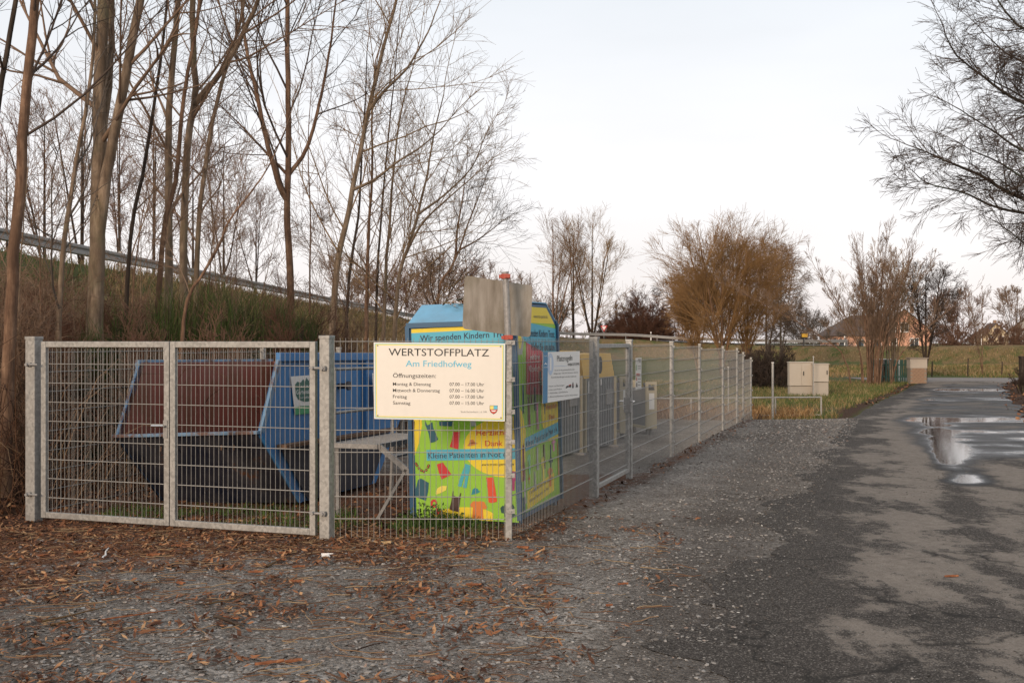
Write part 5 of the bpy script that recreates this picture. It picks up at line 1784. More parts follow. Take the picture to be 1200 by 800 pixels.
# trees right of the sign, beyond the road
SP_ASH = dict(SP_FAR, rmin=0.012, ang0=(28, 66), kids=(0, 7, 6))
far_tree(648, 150, 242, 88, 'tall bare roadside tree at left of the pair by the container', 'twig', 'bark_red', 301, SP_ASH, nst=4, nb=11, low=0.3, spread=1.1, group='three tall roadside trees')
far_tree(672, 154, 248, 50, 'slim bare roadside tree between the two broad ones', 'twig_amber', 'bark_dark', 302, SP_ASH, nst=2, nb=8, low=0.25, group='three tall roadside trees')
far_tree(694, 150, 240, 80, 'broad bare roadside tree nearest the yield sign', 'twig_amber', 'bark_dark', 303, SP_ASH, nst=5, nb=11, low=0.2, spread=1.0, group='three tall roadside trees')

# bare brown scrub on the bank behind the gate
SP_SCRUB = dict(levels=3, kids=(0, 6, 4), ang0=(12, 55), ang=(18, 50), ratio=(0.42, 0.75), trop=(0, 0.05, 0.03, 0.02), wander=0.12, rmin=0.0028, npts=(6, 5, 4, 2, 2), sides=(5, 4, 3, 3, 3))
def scrub(px, d, ytop, wpx, label, twig, seed, n=12, nb=8):
    x = (px - 600) / F * d
    W = wpx / F * d
    rng = np.random.default_rng(seed)
    z = gz1(x, d)
    H = max(.9, CAMZ - (ytop - 399) / F * d - z)
    stems = []
    for k in range(n):
        a, q = rng.uniform(0, 2 * math.pi), math.sqrt(rng.uniform(0, 1))
        ox, oy = math.cos(a) * q * W / 2, math.sin(a) * q * W / 2
        hh = H * rng.uniform(.55, .95)
        zb = gz1(x + ox * .7, d + oy * .7)
        stems.append(([(x + ox * .7, d + oy * .7, zb - .05), (x + ox * .8, d + oy * .8, zb + hh * .45), (x + ox * rng.uniform(.8, 1.4), d + oy, zb + hh * .85)], .014, .005, nb, H * .36, .06))
    return tree('scrub_bush', label, stems, SP_SCRUB, M['bark_red'], M[twig], 'bush', 'bare brown scrub on the bank', seed)
for k, (px, d, yt, w, lb) in enumerate(((14, 13.4, 330, 60, 'bare brown scrub at the left edge beside the leaning trunk'), (52, 14.2, 345, 60, 'bare brown scrub left of the thick double trunk'), (84, 15.8, 318, 60, 'tall bare scrub just left of the double trunk foot'),
                                        (140, 16.4, 330, 60, 'bare brown scrub right of the double trunk foot'), (170, 14.6, 365, 50, 'low bare scrub above the left gate leaf'), (226, 17.8, 330, 60, 'bare scrub above the meeting gate stiles'),
                                        (270, 18.4, 318, 60, 'bare scrub rising out of the green broom'), (312, 18.9, 330, 50, 'bare scrub above the right gate leaf'), (372, 20.5, 345, 46, 'bare scrub beside the tall forked tree'), (402, 23.0, 350, 50, 'bare scrub at the foot of the tall pale stem'),
                                        (262, 14.9, 372, 50, 'low dark scrub just above the right gate leaf hinge side'), (330, 16.4, 372, 50, 'low bare scrub in front of the rightmost broom bushes'), (30, 17.5, 312, 70, 'tall bare scrub high on the bank at far left'), (300, 20.5, 322, 60, 'bare scrub behind the middle broom bush'))):
    scrub(px, d, yt, w, lb, ('twig', 'twig_red', 'bramble_twig')[k % 3], 250 + k)

# golden willows and birches
SP_WIL = dict(SP_FAR, rmin=0.008, kids=(0, 8, 7.5), ang0=(20, 58), ang=(14, 42), trop=(0, 0.10, 0.04, -0.03), ratio=(0.45, 0.78))
WG = 'golden twigged trees before the raised road'
far_tree(846, 76, 262, 108, 'tall golden brown willow in the middle of the thicket', 'twig_gold', 'bark_red', 311, SP_WIL, nst=6, nb=20, low=0.12, group=WG, r=.16)
far_tree(818, 80, 322, 70, 'shorter golden willow at the left side of the thicket', 'twig_gold', 'bark_pale', 312, SP_WIL, nst=5, nb=16, low=0.1, group=WG, r=.09)
far_tree(876, 78, 276, 84, 'golden willow right of the thicket middle with several stems', 'twig_gold', 'bark_red', 313, SP_WIL, nst=6, nb=16, low=0.1, group=WG, r=.10)
SP_BIR = dict(SP_FAR, rmin=0.0095, kids=(0, 10, 7), trop=(0, 0.06, -0.03, -0.2), ratio=(0.42, 0.7))
far_tree(915, 92, 272, 70, 'drooping brown birch at the right end of the thicket', 'twig', 'bark_pale', 314, SP_BIR, nst=3, nb=18, low=0.2, group=WG)
far_tree(898, 96, 268, 66, 'brown birch rising behind the golden willows', 'twig_red', 'bark_pale', 315, SP_BIR, nst=3, nb=16, low=0.15, group=WG)
far_tree(800, 140, 325, 70, 'dark purple brown tree at the far left of the thicket', 'twig_dark', 'bark_dark', 316, dict(SP_BIR, rmin=.02), nst=5, nb=16, low=0.05, group=WG)

# dark bushes
SP_BUSH = dict(FARP, levels=3, kids=(0, 7, 4), ang0=(15, 60), ang=(18, 50), ratio=(0.42, 0.75), trop=(0, 0.05, 0.03, 0.02), wander=0.12, rmin=0.012)
def bush(px, d, ytop, wpx, label, twig, seed, n=16, spec=SP_BUSH, nb=8, group='dense bare bushes', zb=None):
    x = (px - 600) / F * d
    z = gz1(x, d) if zb is None else zb
    H = CAMZ - (ytop - 399) / F * d - z
    W = wpx / F * d
    rng = np.random.default_rng(seed)
    stems = []
    for k in range(n):
        a, q = rng.uniform(0, 2 * math.pi), math.sqrt(rng.uniform(0, 1))
        ox, oy = math.cos(a) * q * W / 2, math.sin(a) * q * W / 2
        hh = H * math.sqrt(max(0.08, 1 - q * q)) * rng.uniform(.7, .95)
        b0 = (x + ox * .55, d + oy * .55, z)
        stems.append(([b0, (x + ox * .75, d + oy * .75, z + hh * .45), (x + ox, d + oy, z + hh * .9)], .03, .012, nb, H * .34, 0.05))
    return tree('bush', label, stems, spec, M['bark_dark'], M[twig], 'bush', group, seed)
bush(752, 152, 344, 92, 'wide dark brown hedge bush left of the golden thicket', 'bramble_twig', 321, 48, dict(SP_BUSH, rmin=.02), 9)
bush(720, 156, 362, 50, 'low dark bush behind the yield sign', 'twig_dark', 322, 20, dict(SP_BUSH, rmin=.02), 9)
bush(908, 53, 402, 74, 'low dark leafless bush beyond the end of the fence', 'twig_dark', 323, 40, dict(SP_BUSH, rmin=.008), 8)
bush(872, 56, 404, 50, 'dark leafless bush partly behind the last fence panels', 'twig_dark', 324, 22, dict(SP_BUSH, rmin=.008), 8)

# multi-stemmed trees by the pillar
SP_HAZ = dict(FARP, levels=3, kids=(0, 6, 3.5), ang0=(14, 50), ang=(14, 42), ratio=(0.42, 0.7), trop=(0, 0.10, 0.07, 0.04), wander=0.07, rmin=0.007)
def clump(px, d, ytop, wpx, n, label, twig, bark, seed, spec=SP_HAZ, nb=13, r=.045, group='multi-stemmed trees by the brick pillar'):
    x = (px - 600) / F * d
    z = gz1(x, d)
    H = CAMZ - (ytop - 399) / F * d - z
    W = wpx / F * d
    rng = np.random.default_rng(seed)
    stems = []
    for k in range(n):
        ox, oy = rng.normal(0, .14) * W, rng.normal(0, .14) * W
        ex = ox * 4.2 * rng.uniform(.7, 1.3)
        hh = H * rng.uniform(.6, .9) * (1 - 0.25 * min(1, abs(ex) / W))
        stems.append(([(x + ox * .8, d + oy * .8, z), (x + ox * 1.2, d + oy, z + hh * .35), (x + (ox + ex) * .5, d + oy * 1.5, z + hh * .7), (x + ex, d + oy * 2, z + hh)], r * rng.uniform(.7, 1.2), .012, nb, H * .17, .25))
    return tree('multi_stem_tree', label, stems, spec, M[bark], M[twig], 'tree', group, seed)
clump(1020, 57, 252, 75, 20, 'dense clump of slim brown stems left of the brick pillar', 'twig', 'bark_red', 331)
clump(1046, 60, 270, 50, 14, 'pale stemmed clump right behind the green fence', 'twig_amber', 'bark_pale', 332)
SP_APP = dict(SP_HAZ, rmin=.008, ang0=(35, 70), ang=(25, 60), trop=(0, 0.05, .03, 0))
far_tree(1085, 62, 290, 62, 'small dark spreading tree behind the brick pillar', 'twig_dark', 'bark_dark', 333, dict(SP_APP, kids=(0, 8, 5)), nst=5, nb=16, low=.22, group='small trees by the lane end', r=.10, spread=.8)
far_tree(1151, 72, 318, 30, 'slim young tree on the grass bank right of the lane', 'twig', 'bark_red', 334, SP_HAZ, nst=2, nb=14, low=.2, group='small trees by the lane end', r=.05)
far_tree(1122, 150, 335, 50, 'reddish bushy tree beside the orange house', 'twig_red', 'bark_dark', 335, dict(SP_FAR, rmin=.02), nst=4, nb=14, low=.1, group='trees around the houses')
far_tree(1192, 170, 330, 40, 'bare tree in front of the white house at the right edge', 'twig', 'bark_dark', 336, dict(SP_FAR, rmin=.022), nst=3, nb=12, low=.1, group='trees around the houses')
far_tree(940, 190, 372, 60, 'low pale thicket on the skyline left of the brown roof', 'twig_grey', 'bark_pale', 337, dict(SP_FAR, rmin=.02), nst=5, nb=12, low=.05, group='trees around the houses')
far_tree(1008, 120, 330, 40, 'thin tree before the brown roofed house', 'twig_grey', 'bark_dark', 338, dict(SP_FAR, rmin=.016), nst=2, nb=10, low=.2, group='trees around the houses')
far_tree(640, 250, 368, 60, 'far low tree on the skyline behind the three roadside trees', 'twig_grey', 'bark_dark', 339, dict(SP_FAR, rmin=.03), nst=4, nb=12, low=.05, group='trees around the houses')

# large tree at the right, its limbs hanging into the picture
SP_LIME = dict(levels=3, kids=(0, 8, 5), ang0=(20, 55), ang=(18, 46), ratio=(0.42, 0.74), trop=(0, 0.01, -0.03, -0.05), wander=0.09, rmin=0.0036, npts=(8, 7, 5, 3, 3), sides=(6, 5, 3, 3, 3))
tx, ty = 13.3, 21.0
tz = gz1(tx, ty)
lim = [([(tx, ty, tz - .1), (tx, ty, 2.2), (tx - .1, ty, 5.0), (tx + .1, ty, 9.0), (tx, ty, 13.0)], .34, .08, 10, 3.0, .55)]
D0 = 20.0
lim.append(([(tx - .1, ty, 4.4), P3(1290, 245, 20.6), P3(1200, 232, 20), P3(1150, 205, 19.8), P3(1105, 186, 19.5), P3(1072, 172, 19.3)], .09, .010, 32, 1.4, .2))
lim.append(([(tx - .1, ty, 4.0), P3(1290, 262, 20.4), P3(1196, 248, 19.8), P3(1162, 240, 19.5), P3(1130, 225, 19.2), P3(1090, 215, 18.9), P3(1076, 206, 18.6)], .06, .008, 26, 1.2, .2))
lim.append(([(tx, ty, 6.4), P3(1290, 150, 20.4), P3(1200, 120, 20), P3(1160, 95, 19.8), P3(1120, 62, 19.4), P3(1108, 40, 19.2)], .08, .010, 30, 1.4, .2))
lim.append(([(tx, ty, 8.0), P3(1290, 60, 20.4), P3(1210, 38, 20), P3(1176, 10, 19.8), P3(1160, -20, 19.6)], .08, .010, 26, 1.4, .2))
lim.append(([(tx, ty, 5.2), P3(1290, 190, 20), P3(1210, 180, 19.4), P3(1160, 150, 19), P3(1126, 128, 18.7)], .06, .010, 26, 1.3, .25))
lim.append(([(tx, ty, 7.2), P3(1290, 100, 21), P3(1220, 80, 21), P3(1180, 62, 21), P3(1160, 44, 21)], .06, .010, 24, 1.4, .25))
lim.append(([(tx, ty, 3.8), P3(1290, 300, 20), P3(1215, 290, 19.6), P3(1180, 268, 19.2)], .05, .010, 12, 1.1, .4))
lim.append(([(tx, ty, 9.0), P3(1290, 15, 20.4), P3(1225, 0, 20), P3(1190, -30, 19.8), P3(1170, -60, 19.6)], .06, .010, 24, 1.4, .2))
lim.append(([(tx, ty, 4.8), P3(1290, 222, 19.6), P3(1215, 214, 19.0), P3(1172, 190, 18.6), P3(1140, 176, 18.3)], .06, .010, 24, 1.2, .2))
lim.append(([(tx, ty, 6.0), P3(1290, 130, 20.8), P3(1225, 125, 20.4), P3(1185, 105, 20.0), P3(1160, 92, 19.7)], .06, .010, 24, 1.2, .2))
tree('large_tree', 'big lane-side tree with mossy limbs hanging in from the right edge', lim, SP_LIME, M['bark_moss'], M['twig_dark'], seed=350)

# ================================================================ blades, litter, stones
def blades(name, P, h, w, lean, mat, label=None, cat=None, seg=2, kind='stuff', seed=0, droop=0.35):
    """grass-like blades: P (N,3) roots, h (N,) heights"""
    rng = np.random.default_rng(seed)
    n = len(P)
    a = rng.uniform(0, 2 * np.pi, n)
    side = np.stack([np.cos(a), np.sin(a), np.zeros(n)], 1)
    la = rng.uniform(0, 2 * np.pi, n)
    ln = np.stack([np.cos(la), np.sin(la), np.zeros(n)], 1) * (np.abs(rng.normal(0, lean, n)) * h)[:, None]
    up = np.zeros((n, 3))
    up[:, 2] = h
    p0, p1, p2 = P, P + up * 0.55 + ln * 0.35, P + up * (1 - droop * rng.uniform(0, 1, n))[:, None] + ln
    ww = (w * rng.uniform(.6, 1.3, n))[:, None]
    v = np.stack([p0 - side * ww, p0 + side * ww, p1 - side * ww * .8, p1 + side * ww * .8, p2 - side * ww * .25, p2 + side * ww * .25], 1)
    i = np.arange(n)[:, None] * 6
    f = np.concatenate([i + np.array([0, 1, 3, 2]), i + np.array([2, 3, 5, 4])], 0)
    tone = np.repeat(rng.uniform(0, 1, n), 6)
    o = link(name, np_mesh(name, v.reshape(-1, 3), f, tone), mat)
    return tag(o, label, cat, kind=kind)


def m_tone(name, stops, rough=0.9):
    t = NT(name)
    return t.done(t.ramp(t.attr('tone'), stops), rough, 0, 0.2)
M['grass'] = m_tone('grass_blades', [(0, (0.04, 0.065, 0.016)), (.5, (0.085, 0.115, 0.03)), (.8, (0.16, 0.155, 0.055)), (1, (0.25, 0.19, 0.085))])
M['straw'] = m_tone('dry_grass_blades', [(0, (0.11, 0.065, 0.03)), (.4, (0.24, 0.155, 0.07)), (.8, (0.36, 0.25, 0.125)), (1, (0.45, 0.34, 0.19))])
M['reed'] = m_tone('dry_reeds', [(0, (0.12, 0.06, 0.028)), (.4, (0.29, 0.165, 0.07)), (.8, (0.42, 0.26, 0.115)), (1, (0.5, 0.36, 0.2))])
M['broom'] = m_tone('green_broom_twigs', [(0, (0.026, 0.042, 0.013)), (.45, (0.055, 0.086, 0.022)), (.8, (0.085, 0.11, 0.032)), (.85, (0.10, 0.062, 0.036)), (1, (0.17, 0.11, 0.065))])
M['bramble'] = m_tone('bramble_stems', [(0, (0.03, 0.015, 0.010)), (.5, (0.075, 0.037, 0.022)), (.85, (0.14, 0.075, 0.042)), (1, (0.25, 0.17, 0.10))])
M['weed'] = m_tone('green_weeds', [(0, (0.025, 0.05, 0.012)), (.6, (0.06, 0.11, 0.025)), (1, (0.11, 0.15, 0.04))])


def scatter(n, x0, x1, y0, y1, seed, keep=None):
    rng = np.random.default_rng(seed)
    X, Y = rng.uniform(x0, x1, n), rng.uniform(y0, y1, n)
    if keep is not None:
        k = keep(X, Y)
        X, Y = X[k], Y[k]
    return X, Y


# meadow around the cabinets
def meadow(X, Y):
    return (X < road_left(Y) - 0.3 - 0.5 * vnoise(X, Y, .8, 31)) & (Y > 29.3) & (X > fence_x(np.minimum(Y, 29)) - 1)
X, Y = scatter(60000, 4, 24, 29, 60, 41, lambda a, b: meadow(a, b) & (vnoise(a, b, 2.2, 32) + .4 * vnoise(a, b, .6, 33) > .38))
P = np.stack([X, Y, gz(X, Y)], 1)
blades('meadow_grass', P, RNG.uniform(.06, .20, len(P)), .007, .5, M['grass'], 'short green meadow grass around the utility cabinets', 'grass', seed=42)
X, Y = scatter(26000, 6, 40, 10, 58, 141, lambda a, b: (a > road_left(b) + 5.1 + .6 * vnoise(a, b, .7, 62)) & (a < road_left(b) + 13))
P = np.stack([X, Y, gz(X, Y)], 1)
blades('verge_grass', P, RNG.uniform(.06, .2, len(P)), .007, .5, M['grass'], 'short grass on the right verge of the lane', 'grass', seed=142)
X, Y = scatter(26000, 3, 26, 29, 62, 43, lambda a, b: meadow(a, b) & (vnoise(a, b, 3.0, 34) > .5))
P = np.stack([X, Y, gz(X, Y)], 1)
blades('meadow_straw', P, RNG.uniform(.08, .26, len(P)), .006, .7, M['straw'], 'dry straw coloured grass in the meadow', 'grass', seed=44)
X, Y = scatter(9000, 3.4, 9.2, 29.7, 33.5, 45, lambda a, b: np.exp(-(((a - 6.3) / 2.2) ** 2 + ((b - 31.6) / 1.5) ** 2)) + .3 * (vnoise(a, b, .5, 35) - .5) > .35)
P = np.stack([X, Y, gz(X, Y) - .03], 1)
blades('ditch_reeds', P, RNG.uniform(.15, .55, len(P)), .008, .7, M['reed'], 'orange straw reeds flattened in the ditch behind the railing', 'reeds', seed=46, droop=.6)
# brown growth beyond the yard
X, Y = scatter(30000, -8, 7, 26, 44, 47, lambda a, b: (a < 7 - .25 * (b - 30)) & (b > np.where(a < fence_x(b), 25 + vnoise(a, b, 1, 3) * 4, 29.3)))
P = np.stack([X, Y, gz(X, Y) - .02], 1)
blades('brown_field_growth', P, RNG.uniform(.15, .55, len(P)), .009, .5, m_tone('brown_field_stems', [(0, (.07, .04, .028)), (.5, (.15, .09, .06)), (1, (.25, .165, .11))]), 'brown dry weeds on the rough ground behind the yard', 'weeds', seed=48)
# far bank of the raised road, green and straw
def off_road(a, b, m):
    d = np.full(len(a), 1e9)
    for k in range(0, len(CENT), 2):
        d = np.minimum(d, (a - CENT[k, 0]) ** 2 + (b - CENT[k, 1]) ** 2)
    return np.sqrt(d) > m
def farbank(a, b): return (gz(a, b) - g0(a, b) > 0.25) & off_road(a, b, 5.4)
X, Y = scatter(110000, 0, 62, 58, 132, 49, lambda a, b: (farbank(a, b) | ((b > 68.5 - .12 * (a - 22)) & (a > 18) & (b < 100) & off_road(a, b, 5.4))) & (vnoise(a, b, 3, 36) > .35))
P = np.stack([X, Y, gz(X, Y)], 1)
blades('bank_grass', P, RNG.uniform(.1, .30, len(P)), .016, .6, M['grass'], 'grass on the far embankment below the guard rail', 'grass', seed=50)
X, Y = scatter(110000, 0, 62, 58, 132, 51, lambda a, b: (farbank(a, b) | ((b > 68.5 - .12 * (a - 22)) & (a > 18) & (b < 100) & off_road(a, b, 5.4))) & (vnoise(a, b, 2.5, 37) > .42))
P = np.stack([X, Y, gz(X, Y)], 1)
blades('bank_straw', P, RNG.uniform(.12, .38, len(P)), .016, .7, M['straw'], 'dry grass tufts on the far embankment', 'grass', seed=52)
# left bank: straw, grass on the crest, brambles
def lbank(a, b): return (gz(a, b) - g0(a, b) > .2) & (a > -15.5 + b * .08)
X, Y = scatter(70000, -14.5, 1, 8, 80, 53, lambda a, b: lbank(a, b) & (b > 25 + 8 * vnoise(a, b, 2.0, 61)))
P = np.stack([X, Y, gz(X, Y)], 1)
blades('bank_dry_grass', P, RNG.uniform(.15, .5, len(P)), .009, .7, M['straw'], 'straw coloured dry grass on the wooded left bank', 'grass', seed=54)
X, Y = scatter(60000, -15, -2, 10, 90, 55, lambda a, b: (gz(a, b) - g0(a, b) > 3.0 - .6 * vnoise(a, b, 1.5, 38)) & off_road(a, b, 4.2))
P = np.stack([X, Y, gz(X, Y)], 1)
blades('crest_grass', P, RNG.uniform(.08, .24, len(P)), .010, .4, M['grass'], 'green grass along the crest of the left bank', 'grass', seed=56)
# grass behind the gate and weeds at the clothes bank
X, Y = scatter(5200, -4.6, .2, 9.75, 11.6, 57, lambda a, b: (a < fence_x(b) - .05) & (b > 9.72 - (a + .03) * .02 + np.clip((-1.675 - a) * .337, 0, 2) + .03) & (vnoise(a, b, .45, 39) > .45))
P = np.stack([X, Y, gz(X, Y) + .02], 1)
blades('yard_grass', P, RNG.uniform(.04, .13, len(P)), .0035, .6, M['weed'], 'green grass growing inside the gate under the skip', 'grass', seed=58)
def weed(x, y, n, h, label, seed):
    rng = np.random.default_rng(seed)
    P = np.stack([x + rng.normal(0, .07, n), y + rng.normal(0, .03, n), np.full(n, gz1(x, y) + .015)], 1)
    o = blades('weed_plant', P, rng.uniform(h * .4, h, n), .006, .45, M['weed'], label, 'weed', kind=None, seed=seed)
    o['group'] = 'green weeds at the foot of the clothes bank'
    # leaves
    m = n * 5
    c = P[rng.integers(0, n, m)] + np.stack([rng.normal(0, .035, m), rng.normal(0, .02, m), rng.uniform(.02, h * .95, m)], 1)
    a = rng.normal(0, 1, (m, 3)); a /= np.linalg.norm(a, axis=1)[:, None]
    b_ = np.cross(a, rng.normal(0, 1, (m, 3))); b_ /= np.linalg.norm(b_, axis=1)[:, None]
    s = rng.uniform(.008, .018, m)[:, None]
    v = np.stack([c - a * s * 1.4, c + b_ * s * .7, c + a * s * 1.4, c - b_ * s * .7], 1)
    me = np_mesh('leaves', v.reshape(-1, 3), np.arange(m * 4).reshape(m, 4), np.repeat(rng.uniform(0, 1, m), 4))
    link('leaves', me, M['weed'], o)
    return o
for k, (px, w) in enumerate(((494, .20), (505, .26), (514, .2), (522, .16), (530, .14), (478, .14), (548, .1))):
    y = 10.30 + .03 * (k % 3)
    weed((px - 600) / F * y, y, 26, w, 'leafy green weed at the foot of the clothes bank, ' + ORD[(1, 2, 3, 4, 5, 0, 6)[k]] + ' from the left', 60 + k)

# broom bushes: dense upright green twigs
def broom(px, d, ytop, wpx, label, seed, n=2400):
    x = (px - 600) / F * d
    z = gz1(x, d)
    H = max(.8, CAMZ - (ytop - 399) / F * d - z)
    W = wpx / F * d
    rng = np.random.default_rng(seed)
    root = empty('broom_bush', (x, d, z), label, 'bush', 'green broom bushes behind the gate')
    tw = Twigs()
    for k in range(26):
        a, q = rng.uniform(0, 2 * np.pi), math.sqrt(rng.uniform(0, 1)) * .5 * W
        tw.add(np.array([(x + math.cos(a) * q * .4, d + math.sin(a) * q * .4, z - .05), (x + math.cos(a) * q * .7, d + math.sin(a) * q * .7, z + H * .35), (x + math.cos(a) * q, d + math.sin(a) * q, z + H * rng.uniform(.6, .85))]), np.array([.014, .009, .004]), 4)
    link('stems', tw.mesh('stems', (x, d, z)), M['bark_dark'], root)
    a, q = rng.uniform(0, 2 * np.pi, n), np.sqrt(rng.uniform(0, 1, n)) * .5 * W
    t = rng.uniform(.12, .85, n)
    P = np.stack([np.cos(a) * q * (.45 + .5 * t), np.sin(a) * q * (.45 + .5 * t), H * t * np.sqrt(np.clip(1.15 - (q / (W * .5)) ** 2 * .6, .2, 1))], 1)
    h = rng.uniform(.15, .5, n) * (.45 + .3 * H)
    o = blades('twigs', P, h, .0030, .6, M['broom'], kind=None, seed=seed, droop=.2)
    o.parent = root
    return root
for k, (px, d, yt, w) in enumerate(((150, 15.6, 350, 60), (200, 15.8, 322, 72), (246, 16.2, 316, 84), (290, 16.8, 324, 80), (324, 17.6, 338, 74), (354, 18.8, 354, 60), (110, 14.6, 374, 50))):
    broom(px, d, yt, w, ('leftmost but one', 'tall', 'middle', 'bushy', 'rounded', 'rightmost', 'small leftmost')[k] + ' green broom bush above the gate rail', 70 + k)

# brambles: arching bare stems through the undergrowth
def brambles():
    rng = np.random.default_rng(81)
    tw = Twigs()
    n = 0
    while n < 3600:
        x, y = rng.uniform(-9.5, -1.0), rng.uniform(10.9, 23)
        if x > -4.95 + (y - 10.75) * .335: continue
        n += 1
        z = gz1(x, y) - .02
        L = rng.uniform(.4, 2.0)
        a = rng.uniform(0, 2 * np.pi)
        hgt = L * rng.uniform(.35, 1.0)
        e = np.array([math.cos(a), math.sin(a), 0]) * L
        t = np.linspace(0, 1, 6)[:, None]
        p = np.array([x, y, z]) + e * t * .8 + np.array([0, 0, 1]) * (hgt * np.sin(t * rng.uniform(1.5, 2.8)))
        p += rng.normal(0, .02, p.shape)
        tw.add(p, np.linspace(.006, .0025, 6), 3)
    me = tw.mesh('bramble_thicket')
    nv = len(me.vertices)
    at = me.attributes.new('tone', 'FLOAT', 'POINT')
    at.data.foreach_set('value', np.repeat(rng.uniform(0, 1, nv // 18 + 1), 18)[:nv].astype(np.float32))
    tag(link('bramble_thicket', me, M['bramble']), 'tangle of bare brown bramble stems on the wooded bank', 'brambles', kind='stuff')
brambles()

# fallen leaves
def flakes(name, X, Y, Z, smin, smax, mat, label, cat, seed, aspect=(1.0, 1.7), tilt=.45, dz=.012):
    rng = np.random.default_rng(seed)
    n = len(X)
    a = rng.uniform(0, 2 * np.pi, n)
    s = rng.uniform(smin, smax, n)[:, None]
    u = np.stack([np.cos(a), np.sin(a), rng.normal(0, tilt, n)], 1)
    w = np.stack([-np.sin(a), np.cos(a), rng.normal(0, tilt, n)], 1)
    asp = rng.uniform(*aspect, n)[:, None]
    c = np.stack([X, Y, Z + dz + s[:, 0] * tilt * .5], 1)
    v = np.stack([c - u * s * asp, c + w * s * .6 + u * s * .1, c + u * s * asp, c - w * s * .6 - u * s * .1], 1)
    me = np_mesh(name, v.reshape(-1, 3), np.arange(n * 4).reshape(n, 4), np.repeat(rng.uniform(0, 1, n), 4))
    return tag(link(name, me, mat), label, cat, kind='stuff')
M['leaf'] = m_tone('fallen_leaves', [(0, (.035, .016, .010)), (.45, (.12, .052, .028)), (.8, (.26, .11, .05)), (1, (.42, .25, .13))], .85)
X, Y = scatter(30000, -10, .5, 9.6, 24, 91, lambda a, b: (a < -4.6 + (b - 10.75) * .335) | ((b < 14) & (a < fence_x(b) - .2)))
flakes('leaf_litter', X, Y, gz(X, Y), .015, .045, M['leaf'], 'brown fallen leaves covering the ground under the trees', 'leaves', 92)
X, Y = scatter(40000, -7, 3.2, 5.2, 11, 93, lambda a, b: (a < road_left(b) - .1 - .5 * RNG.uniform(0, 1, len(a))) & (litter_at(a, b) * 1.2 + (vnoise(a, b, .35, 41) - .5) * .9 > .36 + .35 * RNG.uniform(0, 1, len(a))))
flakes('bark_litter', X, Y, g0(X, Y) + .022, .007, .022, M['leaf'], 'crumbled brown bark and leaf bits on the forecourt gravel', 'litter', 94, (1.0, 2.6), .3, .014)
X, Y = scatter(4000, 12, 30, 26, 60, 95, lambda a, b: (np.abs(a - road_left(b) - 5.6) < 1.3) | (np.abs(a - road_left(b) + .5) < .45))
flakes('verge_leaves', X, Y, gz(X, Y), .03, .07, M['leaf'], 'fallen leaves along both verges of the lane', 'leaves', 96)
X, Y = scatter(5000, 0, 8, 9.6, 29, 97, lambda a, b: np.abs(a - fence_x(b) - .1) < .25 * RNG.uniform(.3, 1.6, len(a)))
flakes('fence_foot_leaves', X, Y, gz(X, Y) + .022, .012, .03, m_tone('red_brown_leaves', [(0, (.05, .022, .012)), (.5, (.13, .055, .028)), (1, (.25, .12, .06))]), 'red brown leaves blown along the foot of the side fence', 'leaves', 98)

# straw-like stalks and splinters on the gravel
def stalks(n, seed):
    rng = np.random.default_rng(seed)
    tw = Twigs()
    k = 0
    while k < n:
        x, y = rng.uniform(-5.5, 1.4), rng.uniform(5.4, 10.3)
        if x > float(road_left(y)) - .4: continue
        if rng.uniform() > litter_at(np.array([x]), np.array([y]))[0] + .12: continue
        k += 1
        a = rng.normal(0, .6)
        L = rng.uniform(.04, .28) * (1 if rng.uniform() < .93 else 2.2)
        e = np.array([math.cos(a), math.sin(a), 0]) * L
        z = float(g0(x, y)) + .033
        t = np.linspace(-.5, .5, 4)[:, None]
        p = np.array([x, y, z]) + e * t + np.stack([np.zeros(4), np.zeros(4), np.abs(rng.normal(0, .006, 4))], 1)
        p[:, :2] += rng.normal(0, .006, (4, 2))
        tw.add(p, np.full(4, rng.uniform(.0018, .0042)), 3)
    me = tw.mesh('stalk_litter')
    nv = len(me.vertices)
    at = me.attributes.new('tone', 'FLOAT', 'POINT')
    at.data.foreach_set('value', np.repeat(rng.uniform(0, 1, nv // 12 + 1), 12)[:nv].astype(np.float32))
    tag(link('stalk_litter', me, m_tone('dry_stalks', [(0, (.08, .04, .022)), (.5, (.19, .10, .055)), (1, (.36, .25, .14))])), 'thin dry stalks and splinters strewn over the gravel', 'litter', kind='stuff')
stalks(1700, 101)


